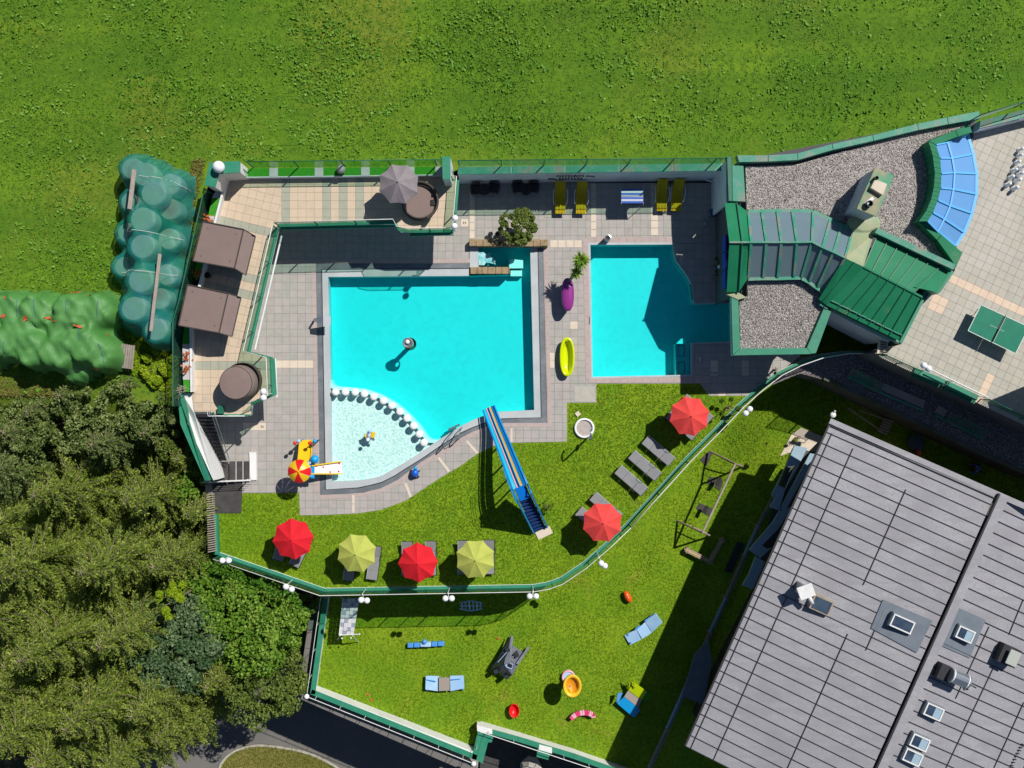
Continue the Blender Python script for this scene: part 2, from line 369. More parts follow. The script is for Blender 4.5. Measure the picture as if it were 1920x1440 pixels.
lm('olive', (.06, .10, .015), (.13, .19, .03), (.26, .32, .07), .3)
lm('lime', (.13, .24, .003), (.26, .40, .01), (.42, .52, .03), .35)
lm('shrub', (.02, .07, .006), (.08, .17, .012), (.22, .32, .03), .3)
lm('yucca', (.05, .16, .01), (.16, .33, .02), (.42, .48, .08), .3)
lm('brownleaf', (.05, .03, .012), (.12, .09, .03), (.2, .17, .06), .2)
M['bark'] = mat('bark', (.30, .25, .15), .9, c2=(.12, .09, .06), scale=6)

# ---------------------------------------------------------------- terrain
UP, LOW, ROAD = 2.3, -4.7, -13.0
def zl(x, y):                 # height of the lower lawn: it climbs a little towards the north-east
    t = min(1, max(0, (x - 11.5) / 5.5)); t = t * t * (3 - 2 * t); return LOW + 1.5 * t
def PL(px, py, h=0.0):
    z = LOW
    for _ in range(6):
        q = P(px, py, z + h); z = zl(q.x, q.y)
    return P(px, py, z + h)
def sheet(name, poly, z, m, parent=None):
    mb = MB(); mb.add([(x, y, z) for x, y in poly], [tuple(range(len(poly)))]); return struct(mb.build(name, m, parent))
# valley floor out to the horizon
g = sheet('ground', [(-600, -600), (600, -600), (600, 600), (-600, 600)], ROAD - .25, mat('forest_ground', (.05, .055, .02), .95, c2=(.07, .06, .03), scale=.5))
# mown meadow: a gently uneven sheet on the uphill side, falling to the valley in the south-west
W_edge = [(-30.5, 13.0)]
def meadow_mesh():
    xs = np.concatenate([np.linspace(-300, -45, 12), np.arange(-43, 43, 1.0), np.linspace(46, 300, 12)])
    ys = np.concatenate([np.arange(-14, 34, 1.0), np.linspace(36, 300, 14)])
    vs = []; idx = {}
    fs = []
    poly = XY([(2300, 120), (1920, 198), (1845, 214), (1600, 282), (1500, 296), (1375, 300), (860, 304), (470, 309), (400, 306)], 2.3) + XY([(372, 350), (333, 590), (322, 760), (322, 900), (322, 1000)], 2.3)
    poly = [(320, poly[0][1])] + [(320, 320), (-320, 320), (-320, -15)] if False else poly
    def ok(x, y):
        # west of the complex or north of it
        lx = [(372, 300), (372, 350), (333, 590), (322, 760), (322, 1000)]
        xw = np.interp(-y, [-P(0, b, 2.3).y for a, b in lx], [P(a, 0, 2.3).x for a, b in lx])
        yn = np.interp(x, [P(a, 0, 2.3).x for a, b in [(330, 306), (1375, 302), (1500, 298), (1600, 284), (1845, 216), (1920, 199), (2400, 90)]], [P(0, b, 2.3).y for a, b in [(330, 306), (1375, 302), (1500, 298), (1600, 284), (1845, 216), (1920, 199), (2400, 90)]])
        return x < xw or y > yn
    for i, x in enumerate(xs):
        for j, y in enumerate(ys):
            # snap is not needed: the walls stand on the sheet's border
            d = max(0, -(y - P(0, 735, 2.3).y)); z = UP + .015 * math.sin(x * .7 + y * .3) + .012 * math.sin(y * .9 - x * .2)
            z -= min(15.5, max(0, d - .3) * 1.25) if x < 5 else 0
            vs.append((x, y, z)); idx[i, j] = len(vs) - 1
    for i in range(len(xs) - 1):
        for j in range(len(ys) - 1):
            cx, cy = (xs[i] + xs[i + 1]) / 2, (ys[j] + ys[j + 1]) / 2
            c = [(xs[a], ys[b]) for a, b in ((i, j), (i + 1, j), (i + 1, j + 1), (i, j + 1))]
            if all(ok(x, y) for x, y in c): fs.append((idx[i, j], idx[i + 1, j], idx[i + 1, j + 1], idx[i, j + 1]))
    mb = MB(); mb.v = vs; mb.f = fs; mb.m = [0] * len(fs); mb.m = [1 if sum(vs[a][1] for a in f_) / 4 < P(0, 788, 2.3).y and vs[f_[0]][0] < 0 else 0 for f_ in fs]; o = mb.build('meadow', [M['grassm'], M['soil']], smooth=True); struct(o)
meadow_mesh()
# the sheet's last metre up to the walls, as one strip a hand lower
rim = XY([(2400, 70), (1920, 197), (1845, 213), (1600, 281), (1500, 296), (1375, 300), (860, 304), (470, 309), (396, 303)], 2.28) + XY([(372, 350), (333, 590), (322, 760)], 2.28)
mb = MB()
rimd = offset(rim, 1.0)
sg = -1 if rimd[3][1] < rim[3][1] else 1
o1 = offset(rim, 2.3 * sg); o2 = offset(rim, -.5 * sg); k = len(rim)
mb.add([(*p, 2.27) for p in o1] + [(*p, 2.33) for p in rim] + [(*p, 2.33) for p in o2], [(i, i + 1, k + i + 1, k + i) for i in range(k - 1)] + [(k + i, k + i + 1, 2 * k + i + 1, 2 * k + i) for i in range(k - 1)])
struct(mb.build('meadow_edge', M['grassm']))
# upper lawn around the pools
UL = [(396, 915), (470, 915), (562, 915), (562, 950), (672, 948), (714, 940), (760, 924), (822, 884), (864, 858), (895, 836), (930, 820), (1050, 815), (1055, 760), (1060, 745), (1112, 740), (1112, 714), (1300, 714), (1330, 731), (1400, 731),
      (1470, 690), (1480, 700), (1420, 742), (1395, 770), (1300, 868), (1180, 990), (1140, 1030), (1095, 1058), (1045, 1086), (1000, 1102), (610, 1108), (412, 1045), (404, 1040)]
sheet('upper_lawn', XY(UL, 0), -.03, M['lawn'])
# lower lawn: a grid that follows zl
def lower_lawn():
    xs = np.arange(-12.6, 46, .6); ys = np.arange(-27, 9, .6); vs = []; fs = []; ix = {}
    for i, x in enumerate(xs):
        for j, y in enumerate(ys):
            ix[i, j] = len(vs); vs.append((x, y, zl(x, y) + .02 * math.sin(x * 1.7) * math.sin(y * 1.3)))
    lim = XY([(603, 1105), (585, 1290), (895, 1410), (905, 1365), (1150, 1440), (1500, 1560), (2500, 1560), (2500, 400), (1440, 640), (1380, 740), (1170, 960), (1090, 1030), (1000, 1075), (603, 1080)], LOW)
    for i in range(len(xs) - 1):
        for j in range(len(ys) - 1):
            if inside1(((xs[i] + xs[i + 1]) / 2, (ys[j] + ys[j + 1]) / 2), lim): fs.append((ix[i, j], ix[i + 1, j], ix[i + 1, j + 1], ix[i, j + 1]))
    mb = MB(); mb.v = vs; mb.f = fs; mb.m = [0] * len(fs); struct(mb.build('lower_lawn', M['lawn'], smooth=True))
lower_lawn()
# road, its kerb and the grass island
road = XY([(215, 1450), (300, 1380), (380, 1300), (560, 1240), (640, 1250), (930, 1330), (1300, 1440), (1300, 1640), (100, 1640), (100, 1500)], ROAD)
sheet('road', road, ROAD, M['asphalt'])
isl = smooth_path([tuple(P(x, y, ROAD)[:2]) for x, y in [(405, 1520), (408, 1446), (430, 1412), (465, 1397), (500, 1395), (560, 1404), (605, 1420), (650, 1450), (700, 1520)]], 5)
mb = MB(); mb.prism(isl, ROAD - .1, ROAD + .12); struct(mb.build('grass_island', M['lawn']))
kerb = MB(); kp = isl
for (a, b) in zip(kp, kp[1:]):
    pass
kpts = along(kp, .62)
kroot = struct(MB().prism(strip(kp, 0, -.16), ROAD - .1, ROAD + .125).build('kerb', M['curb']))
kc = None
for p, a in kpts:
    if kc is None:
        q = MB(); q.box((0, 0, 0), (.59, .13, .10)); o = q.build('kerb_stone', M['curb'], kroot, bevel=.012, local=True); kc = o
    else:
        o = bpy.data.objects.new('kerb_stone', kc.data); COL.objects.link(o); o.parent = kroot
    nx, ny = math.sin(a), -math.cos(a)
    o.location = (p[0] + nx * .08, p[1] + ny * .08, ROAD + .13); o.rotation_euler.z = a

# ---------------------------------------------------------------- pool deck (z = 0)
MAIN = [(592, 494), (880, 494), (880, 462), (1018, 462), (1026, 793), (947, 793), (914, 799), (885, 810), (860, 823), (829, 842), (790, 866), (745, 900), (714, 915.6), (683, 923), (652, 926), (600, 928)]
SECOND = [(1103, 456), (1262, 456), (1263, 470), (1267, 489), (1279, 505), (1290, 520), (1297, 537), (1300, 562), (1301, 569), (1372, 568), (1372, 641), (1297, 644), (1297, 704), (1108, 709)]
D = [
 [(500, 343), (1372, 343), (1372, 456), (1103, 456), (1103, 462), (880, 462), (880, 494), (500, 494)],
 [(430, 494), (592, 494), (600, 928), (600, 966), (562, 966), (561, 924), (385, 925), (385, 700), (430, 700)],
 [(600, 928), (652, 926), (683, 923), (714, 915.6), (745, 900), (790, 866), (829, 842), (860, 823), (885, 810), (914, 799), (947, 793), (1063, 793), (1063, 828), (962, 830), (930, 835), (914, 841.7), (895, 851), (864, 873), (822, 898), (760, 939), (714, 956), (672, 962.5), (600, 966)],
 [(1018, 462), (1103, 462), (1109, 719), (1118, 719), (1118, 755), (1063, 755), (1063, 793), (1026, 793)],
 [(1262, 456), (1372, 456), (1372, 568), (1301, 569), (1300, 562), (1297, 537), (1290, 520), (1279, 505), (1267, 489), (1263, 470)],
 [(1109, 709), (1297, 704), (1297, 644), (1372, 641), (1520, 641), (1500, 668), (1448, 708), (1425, 728), (1412, 742), (1330, 742), (1312, 719), (1109, 719)],
]
mb = MB()
for d in D: mb.prism(XY(d), -.6, -.012)
deck = struct(mb.build('pool_deck', M['grout']))
tints = [M['g1'], M['g2'], M['g3'], M['cream'], M['pink']]
TP = .4424
o0 = tuple(P(558, 646.2)[:2])
def topx(i, j, org=o0, p=TP, rot=0, z=0):
    x = (i + .5) * p; y = (j + .5) * p
    X = org[0] + x * math.cos(rot) - y * math.sin(rot); Y = org[1] + x * math.sin(rot) + y * math.cos(rot)
    return 960 + X * F / (H - z), 720 - Y * F / (H - z)
def pick_deck(i, j):
    x, y = topx(i, j)
    if 675 < y < 690 and x > 495 and x < 592: return 3
    if (735 < y < 750 or 617 < y < 632) and x < 592 and x > 480: return 2
    if 1075 < x < 1118 and 722 < y < 756: return 3 if rnd.random() < .0 else 2
    if 1288 < x < 1420 and 0: return 3
    if (1336 < x < 1352 and 682 < y < 698) or (1392 < x < 1408 and 682 < y < 698) or (1352 < x < 1368 and 728 < y < 742): return 3
    if (1072 < x < 1090 and 608 < y < 624) or (1031 < x < 1044 and 668 < y < 684): return 3
    if 452 < x < 486 and 792 < y < 806: return 3
    return rnd.choice((0, 0, 1, 1, 2))
rest = MB()
for d in D[1:2] + D[3:4] + D[:1] + D[2:3] + D[4:]: tile_field(deck, XY(d), o0, 0, TP, 0.0, tints, pick_deck, rest=rest, near=tuple(P(560, 700)[:2]))
stuff(rest.build('tile_cut', tints, deck))
# cream and pink bands, laid a few millimetres proud
def band(px, nx, ny, m, name, z=.0155, parent=deck, zz=0.0):
    x0, y0, x1, y1 = px
    for i in range(nx):
        for j in range(ny):
            a = (x0 + (x1 - x0) * (i + .04) / nx, y0 + (y1 - y0) * (j + .04) / ny); b = (x0 + (x1 - x0) * (i + .96) / nx, y0 + (y1 - y0) * (j + .96) / ny)
            A = P(*a, zz); B = P(*b, zz); q = MB(); q.box(((A.x + B.x) / 2, (A.y + B.y) / 2, zz + z - .01), (B.x - A.x, A.y - B.y, .02)); q.build(name, M[m], parent)
band((880, 343, 890, 447), 1, 7, 'cream', 'cream_tile'); band((1107.5, 343, 1118, 445), 1, 7, 'cream', 'cream_tile')
band((1220, 343, 1234, 442), 1, 7, 'cream', 'cream_tile'); band((1031, 450, 1091, 464.5), 4, 1, 'cream', 'cream_tile')
band((581, 447, 591, 490), 1, 3, 'g3', 'pale_tile'); band((765, 443, 780, 486), 1, 3, 'g3', 'pale_tile')
band((1277, 446, 1358, 455), 6, 1, 'g3', 'pale_tile'); band((1309, 697, 1352, 702), 3, 1, 'g3', 'pale_tile'); band((1352, 711, 1425, 716), 5, 1, 'g3', 'pale_tile')
band((1020, 395, 1049, 408), 2, 1, 'sage', 'pale_tile'); band((1075.5, 722.5, 1116.5, 754.5), 1, 1, 'r1', 'stone_slab', .012)
band((660, 928, 665, 962), 1, 2, 'cream', 'cream_tile')
for a, b in (((875, 827), (895, 850)), ((822, 858), (842, 884)), ((760, 906), (770, 932))):
    A = P(*a); B = P(*b); q = MB(); q.bar((A.x, A.y, .0062), (B.x, B.y, .0062), .15, .02); q.build('cream_tile', M['cream'], deck)
band((957, 802, 961, 830), 1, 1, 'cream', 'cream_tile', .008)
PK = [0]
def pinkline(pts, wpx, seg=TP, name='border_tile'):
    path = XY(pts); wd = wpx / 33; PK[0] += .0011
    for p, a in along(path, seg, seg / 2):
        q = MB(); q.box((p[0], p[1], -.0035 + PK[0] + rnd.uniform(0, .0008)), (seg - .012, wd, .02), a); q.build(name, M['pink'], deck)
pinkline([(588, 500), (594.5, 930)], 7)
pinkline([(598, 932), (650, 930.5), (685, 927), (716, 919.5), (748, 904), (792, 870), (831, 846), (862, 827), (887, 814), (915, 803), (947, 797), (1028, 797)], 7)
pinkline([(1023, 464), (1031, 797)], 7); pinkline([(520, 490), (878, 489)], 7)
pinkline([(1097.5, 448), (1103.5, 718)], 10); pinkline([(1102, 450), (1264, 449.5)], 10); pinkline([(1103, 714), (1272, 713)], 8)
# small drain covers
for i, (x, y, l) in enumerate(((491.5, 800, 'small pale drain cover on the deck beside the stair foot'), (871, 418, 'pale square drain cover in the shaded corner below the round daybed'))):
    q = MB(); A = P(x, y); q.box((A.x, A.y, .01), (.42, .42, .02)); o = q.build('drain_cover', M['cream']); tag(o, l, 'drain cover')
    for k in (-1, 1): q = MB(); q.box((A.x + k * .05, A.y, .022), (.04, .14, .01)); q.build('drain_slot', M['black'], o)

# ---------------------------------------------------------------- main pool
WZ = -.06
def basin(name, water_px, floor_z, wallmat, floormat, thick=.25):
    poly = XY(water_px, WZ); n = len(poly)
    a = sum(poly[i][0] * poly[(i + 1) % n][1] - poly[(i + 1) % n][0] * poly[i][1] for i in range(n))
    if a < 0: poly = poly[::-1]
    mb = MB(); mb.add([(x, y, floor_z) for x, y in poly], [tuple(range(n))], 1)
    k = len(mb.v); mb.v += [(x, y, WZ - .02) for x, y in poly] + [(x, y, floor_z) for x, y in poly]
    for i in range(n):
        j = (i + 1) % n; mb.f.append((k + i, k + j, k + n + j, k + n + i)); mb.m.append(0)
    return struct(mb.build(name, [wallmat, floormat]))
arc = [(619, 712), (623, 720), (631, 724.6), (654, 726), (685, 729.6), (714, 739.6), (743, 756), (768, 777), (789, 800), (801.7, 818.8), (808, 824), (822, 825)]
deep = [(615, 519), (880, 517), (955, 515), (955, 487), (897, 497), (897, 462), (994, 462), (1001.7, 768.8), (937, 772), (906, 780), (887, 787.5), (864, 799), (822, 825)] + arc[::-1][1:-1] + [(619.5, 712)]
deep = [(615, 519), (880, 517), (955, 515), (955, 499), (893, 499), (893, 462), (994, 462), (1001.7, 768.8), (937, 772), (906, 780), (887, 787.5), (864, 799), (840, 814), (822, 825)] + arc[::-1][1:]
pool = basin('swimming_pool', deep, -.95, M['cyanw'], M['cyan'])
kids = [(619.5, 712)] + [(a - 2, b + 2.5) for a, b in arc[1:]] + [(795, 844), (760, 866.5), (735, 881), (712, 893.8), (690, 899), (672.5, 901), (621.7, 903.8)]
M['kidsfloor'] = mat('children_pool_floor', (.62, .82, .79), .6, c2=(.72, .88, .85), scale=3, lo=.35, hi=.65, fine=(.36, .62, .60), fs=8.5, bump=.6, bs=8)  # mottled light and dark tones imitate ripple light on the shallow floor
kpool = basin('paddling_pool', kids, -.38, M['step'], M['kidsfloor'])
M['water'] = watermat('pool_water', (.80, 1, 1), 2.5, .12); M['water2'] = watermat('shallow_water', (.93, 1, .99), 5, .5)
sheet('pool_water', XY(deep, WZ), WZ, M['water']); sheet('paddling_water', XY(kids, WZ), WZ + .004, M['water2'])
# overflow ledge and grated gutter around it
led_out = [(603, 505), (882, 503), (882, 462), (897, 462), (1008.5, 462), (1014.6, 782.3), (941, 785), (912, 791.7), (885, 802), (864, 811.5), (833, 831), (791, 860), (760, 879), (724.6, 900), (693, 910), (662, 915.6), (610, 917.7)]
pe = MB()
def ring_between(mb, inner, outer, z0, z1, mi=0):
    n = min(len(inner), len(outer))
    for a in range(n - 1): mb.prism(XY([inner[a], inner[a + 1], outer[a + 1], outer[a]]), z0, z1, mi)
inL = [(615, 519), (880, 517)]; ouL = [(603, 505), (882, 503)]
ring_between(pe, [(615, 519), (880, 517), (880, 517)], [(603, 505), (880, 503), (880, 503)], -.5, -.045)
ring_between(pe, [(994, 462), (1001.7, 768.8), (937, 772), (906, 780), (887, 787.5), (864, 799), (822, 825), (795, 844), (760, 866.5), (735, 881), (712, 893.8), (690, 899), (672.5, 901), (621.7, 903.8), (619.5, 712), (615, 519)],
             [(1008.5, 462), (1014.6, 782.3), (941, 785), (912, 791.7), (885, 802), (864, 811.5), (833, 831), (791, 860), (760, 879), (740, 892), (716, 904), (693, 910), (672, 914.5), (610, 917.7), (606, 712), (603, 505)], -.5, -.045)
ledge = pe.build('overflow_ledge', M['pale'], pool)
gm = MB()
ring_between(gm, [(1008.5, 462), (1014.6, 782.3), (941, 785), (912, 791.7), (885, 802), (864, 811.5), (833, 831), (791, 860), (760, 879), (740, 892), (716, 904), (693, 910), (672, 914.5), (610, 917.7), (603, 505), (880, 503)],
             [(1018, 462), (1026, 793), (947, 793), (914, 799), (885, 810), (860, 823), (829, 842), (790, 866), (765, 886), (745, 900), (714, 915.6), (693, 921), (652, 926), (600, 928), (592, 494), (880, 494)], -.5, -.03)
gm.build('gutter', M['steeld'], pool)
lip = MB()
for pth in ([(1008.8, 462), (1015, 782.6), (941, 785.3), (912, 792), (885, 802.3), (864, 811.8), (833, 831.3), (791, 860.3), (760, 879.3), (740, 892.3), (716, 904.3), (693, 910.3), (672, 914.8), (610, 918), (603, 505), (880, 503)],):
    lip.tube([(x, y, -.035) for x, y in XY(pth)], .025, 5)
lip.build('gutter_slot', M['black'], pool)
# dividing wall with the white bollards
dw = MB(); A = XY(arc); B = XY([(a - 2, b + 2.5) for a, b in arc]); 
for a in range(len(arc) - 1):
    dw.prism([A[a], A[a + 1], XY([(arc[a + 1][0] - 5, arc[a + 1][1] + 6)])[0], XY([(arc[a][0] - 5, arc[a][1] + 6)])[0]], -.95, -.075)
dw.build('dividing_wall', M['step'], pool)
M['gloss_white'] = mat('glossy_white', (.86, .87, .87), .25)
proto = thing('pool_bollard', 'white round bollard seat standing at the western end of the pool divider', 'bollard', P(628.7, 735, 0), 'white bollards on the pool divider')
q = MB(); q.lathe([(.17, -.38), (.19, .0), (.19, .12), (.215, .15), (.215, .22), (.19, .26), (.1, .285), (.001, .29)], proto.location, 20); q.build('cap', M['gloss_white'], proto, smooth=True)
pts = [(418, 888), (507, 890), (590, 905), (675, 930), (762, 967), (838, 1010), (910, 1065), (975, 1125), (1033, 1193), (1085, 1268), (1127, 1345)]
words = ['second', 'third', 'fourth', 'fifth', 'sixth', 'seventh', 'eighth', 'ninth', 'tenth', 'eleventh', 'last']
for (x, y), wd in zip(pts, words):
    X, Y = 560 + x / 4.8, 550 + y / 4.8
    a = P(X, Y, .26); dup(proto, (a.x, a.y, 0), 0, f'white round bollard seat, {wd} along the pool divider counted from the western end')
a = P(628.7, 735, .26); proto.location = (a.x, a.y, 0)
# inlet bay: stone wall, side steps, cascade basin
tags = 'stone wall'
cw = thing('stone_wall', 'brown rough stone wall behind the cascade at the head of the big pool', 'wall', P(955, 456))
rr = random.Random(3); x = 880.0
while x < 1027:
    wpx = rr.uniform(11, 19); wpx = min(wpx, 1028 - x)
    for z0, z1 in ((-.05, .22), (.23, .48)):
        A = P(x, 449 + rr.uniform(-.5, .5), .4); B = P(x + wpx - .6, 462 + rr.uniform(-.5, .5), .4); q = MB()
        zt = z1 + rr.uniform(-.02, .03)
        q.prism([(A.x, A.y), (B.x, A.y + rr.uniform(-.02, .02)), (B.x, B.y), (A.x, B.y)], z0, zt); q.build('stone', M['stone'], cw, bevel=.02)
    x += wpx
pl = thing('stone_trough', 'low brown stone trough edging the cascade bay beside the pool', 'trough', P(920, 507))
x = 882.0
while x < 955:
    wpx = min(rr.uniform(9, 15), 956 - x); A = P(x, 500.5, .15); B = P(x + wpx - .5, 513.5, .15); q = MB(); q.prism([(A.x, A.y), (B.x, A.y), (B.x, B.y), (A.x, B.y)], -.95, .15 + rr.uniform(-.02, .03)); q.build('stone', M['stone'], pl, bevel=.02); x += wpx
A = P(889, 482); q = MB(); q.box((A.x, A.y, -.03), (.5, 1.2, .1)); q.build('pale_slab', M['pale'], pool)
for (x0, y0, x1, y1, z) in ((954, 484, 981, 502, -.3), (957, 504, 979, 516, -.5)):
    q = MB(); A, B = P(x0, y0), P(x1, y1); q.prism([(A.x, A.y), (B.x, A.y + (-.08 if z > -.4 else 0)), (B.x, B.y), (A.x, B.y)], -.95, z); q.build('pool_step', M['step'], pool, bevel=.02)
M['foam'] = mat('white_water', (.42, .72, .72), .5, c2=(.10, .52, .54), scale=3.5, lo=.40, hi=.6, bump=.8, bs=12)
q = MB(); cp = [(897, 474), (904, 471), (911, 476), (918, 473), (921, 482), (928, 487), (929, 495), (912, 492), (908, 497), (898, 497)]
q.prism(XY(cp, 0), WZ - .02, WZ + .02); q.build('cascade_foam', M['foam'], pool)

# ---------------------------------------------------------------- second pool
sec = [(1107, 459), (1262, 458.5), (1262.5, 468), (1266.7, 488.8), (1279, 505), (1289.6, 520), (1297, 536.7), (1300, 562), (1301, 570), (1372, 569), (1372, 640), (1296, 643), (1295.5, 702.5), (1111, 706.5)]
pool2 = basin('side_pool', sec, -1.1, M['cyanw'], M['cyan'])
sheet('side_pool_water', XY(sec, WZ), WZ, M['water'])
q = MB(); secp = [(a, b) for a, b in sec]
outr = [(1102, 454.5), (1264, 454.5), (1264.5, 468), (1268.5, 488), (1281, 503.5), (1291.6, 519), (1299, 536), (1302, 560), (1303, 567.5), (1374, 566.5), (1374, 643), (1299, 645), (1298, 705), (1106, 710.5)]
ring_between(q, sec + sec[:1], outr + outr[:1], -.4, .012); q.build('pool_rim', M['pale'], pool2)
q = MB(); A, B = P(1268, 644), P(1295, 703); q.box(((A.x + B.x) / 2, (A.y + B.y) / 2, -.7), (B.x - A.x, A.y - B.y, .75)); q.build('pool_step', M['cyanw'], pool2)
for y0, y1 in ((647, 668), (679, 699)):
    q = MB(); A, B = P(1273, y0), P(1285, y1); pa = [(A.x, A.y, -.30), (B.x, A.y, -.30), (B.x, B.y, -.30), (A.x, B.y, -.30), (A.x, A.y, -.30)]; q.tube(pa, .018, 4); q.build('bubble_grate', M['dgreen'], pool2)
# ---------------------------------------------------------------- railings and lamps
M['railglass'] = glassmat('green_tinted_glass', (.80, .93, .86), opac=.06, opc=(.03, .22, .12))
M['netfence'] = mat('dark_green_netting', (.012, .075, .05), .8, alpha=.55)
M['globe'] = mat('opal_globe', (.88, .88, .90), .3)
def railing(name, label, path, z0, z1, post=2.4, glass=True, rail='whitem', lower=None, pickets=0, postm='dgreen', cat='railing', rr_=.022, zp=None, bars=0):
    a = path[0]; root = thing(name, label, cat, (a[0], a[1], z0))
    q = MB(); q.tube([(x, y, z1) for x, y in path], rr_, 6); q.build('handrail', M[rail], root, smooth=True)
    for k in range(bars):
        q = MB(); q.tube([(x, y, z0 + (z1 - z0) * (k + 1) / (bars + 1)) for x, y in path], .012, 4); q.build('middle_rail', M[rail], root)
    pts = along(path, post, .02)
    for p, an in pts:
        q = MB(); q.box((p[0], p[1], (z0 + z1) / 2), (.05, .05, z1 - z0), an); q.build('post', M[postm], root)
    if glass:
        L = sum(math.hypot(b[0] - a[0], b[1] - a[1]) for a, b in zip(path, path[1:]))
        for a, b in zip(path, path[1:]):
            l = math.hypot(b[0] - a[0], b[1] - a[1]); n = max(1, round(l / post))
            for i in range(n):
                t0, t1 = (i + .006) / n, (i + .994) / n
                A = (a[0] + (b[0] - a[0]) * t0, a[1] + (b[1] - a[1]) * t0, (z0 + z1) / 2 - .01); B = (a[0] + (b[0] - a[0]) * t1, a[1] + (b[1] - a[1]) * t1, A[2])
                q = MB(); q.bar(A, B, .012, z1 - z0 - .02); q.build('glass_panel', M['railglass'], root)
    if pickets:
        q = MB()
        for p, an in along(path, pickets, pickets / 2): q.box((p[0], p[1], (z0 + z1) / 2), (.035, .02, z1 - z0 - .03), an)
        stuff(q.build('picket', M[postm if pickets else 'dgreen'], root))
    if lower:
        q = MB(); q.prism(strip(path, -lower / 2, lower / 2), z0 - .12, z0 + .02); q.build('coping', M['green'], root)
    return root
def globe_lamp(label, a_px, b_px, z=1.7, base=(0, 0), zb=0.0, r=.17, group='twin globe lamps along the terraces'):
    A = P(*a_px, z); B = P(*b_px, z); C = P(*base, zb + .5)
    root = thing('globe_lamp', label, 'lamp', (C.x, C.y, zb), group)
    q = MB(); m = (A + B) / 2
    q.tube([(C.x, C.y, zb), (C.x, C.y, z - .3), (m.x, m.y, z - .2)], .025, 6); q.build('pole', M['whitem'], root)
    q = MB(); q.tube([A - Vector((0, 0, .2)), B - Vector((0, 0, .2))], .02, 5); q.build('arm', M['whitem'], root)
    for c in (A, B): q = MB(); q.ball(c, r, 16, 10); q.build('globe', M['globe'], root, smooth=True)
    return root

# ---------------------------------------------------------------- uphill retaining wall
nw = thing('retaining_wall', 'long white wall with green capping along the shaded uphill side of the pool deck', 'wall', P(1100, 320, 0))
def wallseg(root, px, z0, z1, body='wallblue', cop='greenw', name='wall', inset=.04, ct=.06, n=1):
    pts = XY(px, z1)
    q = MB(); cx = sum(p[0] for p in pts) / len(pts); cy = sum(p[1] for p in pts) / len(pts)
    q.prism([(p[0] + (cx - p[0]) * 0 , p[1] + (inset if p[1] < cy else -inset)) for p in pts], z0, z1 - ct); q.build(name, M[body], root)
    a, b, c, d = pts[0], pts[1], pts[2], pts[3]
    for i in range(n):
        t0, t1 = i / n + .002, (i + 1) / n - .002
        L = lambda u, v, t: (u[0] + (v[0] - u[0]) * t, u[1] + (v[1] - u[1]) * t)
        q = MB(); q.prism([L(a, b, t0), L(a, b, t1), L(d, c, t1), L(d, c, t0)], z1 - ct, z1 + rnd.uniform(0, .006)); q.build('capping', M[cop], root, bevel=.01)
wallseg(nw, [(858, 313), (1364, 306), (1364, 320), (858, 327)], -.6, 2.65, n=5)
railing('glass_fence', 'green glass fence with dark posts above the pool deck wall, against the meadow', XY([(858, 301), (1362, 296)], 3.95), 2.65, 3.95, post=2.28, postm='dgreen', rail='dgreen')
# the painted writing on the wall: two rows of dark script letters with a flourish at each end (not legible from the air)
sg_ = thing('wall_lettering', 'dark two line script lettering with flourishes on the shaded wall above the yellow loungers', 'lettering', P(1070, 330, 1.8))
yw = P(0, 327, 2.65).y + .035
def glyphs(x0, x1, zc, h, n, seed):
    r = random.Random(seed); xa = P(x0, 327, zc).x; xb = P(x1, 327, zc).x; w_ = (xb - xa) / n
    for i in range(n):
        c = xa + (i + .5) * w_; q = MB(); sh = r.random()
        q.bar((c - w_ * .28, yw - .01, zc - h / 2), (c - w_ * .12, yw - .01, zc + h / 2), .02, .09)
        q.bar((c + w_ * .10, yw - .01, zc - h * (.5 if sh > .4 else .1)), (c + w_ * .26, yw - .01, zc + h * (.5 if sh < .7 else .1)), .02, .08)
        if sh > .3: q.bar((c - w_ * .2, yw - .01, zc + h * .4 * (1 if sh > .6 else -1)), (c + w_ * .2, yw - .01, zc + h * .38 * (1 if sh > .6 else -1)), .02, .08)
        q.bar((c - w_ * .2, yw - .01, zc), (c + w_ * .2, yw - .01, zc + .03), .02, .06)
        q.build('letter', M['black'], sg_)
yy = P(0, 327, 2.65).y - 0
yw = yy - .035
glyphs(1043, 1096, 2.42, .32, 10, 1); glyphs(1047, 1092, 1.72, .42, 8, 2)
for pts in ([(1027, 1.62), (1031, 1.72), (1036, 1.74), (1040, 1.62), (1043, 1.55)], [(1098, 2.42), (1104, 2.42), (1110, 2.36), (1115, 2.33)]):
    q = MB(); q.tube([(P(a, 327, z).x, yw - .01, z) for a, z in pts], .045, 5); q.build('flourish', M['black'], sg_)

# ---------------------------------------------------------------- raised west terrace (z = 2.95)
TZ = 2.95
T = [(423, 336), (850, 326), (857, 345), (854, 432), (750, 434), (742, 420), (522, 424), (467, 660), (508, 670), (512, 742), (472, 756), (470, 779), (402, 779), (396, 772), (364, 772), (359, 733), (359, 616), (376, 537), (405, 416)]
wt = MB(); wt.prism(XY(T, TZ), TZ - .38, TZ - .03); wterr = struct(wt.build('sun_terrace', [M['white']]))
q = MB(); q.prism(XY([(423, 340), (815, 336), (815, 375), (770, 385), (700, 372), (490, 380), (425, 620), (440, 690), (430, 750), (366, 768), (362, 733), (362, 616), (378, 540), (405, 416)], 2.5), -.6, TZ - .38); q.build('wall', M['wallblue'], wterr)
btints = [M['b1'], M['b2'], M['sage']]
tp = .4424
def mk_pick(org, rot, fn):
    def f(i, j):
        x, y = topx(i, j, org, tp, rot, TZ); return 2 if fn(x, y, i, j) else rnd.choice((0, 1))
    return f
rest = MB()
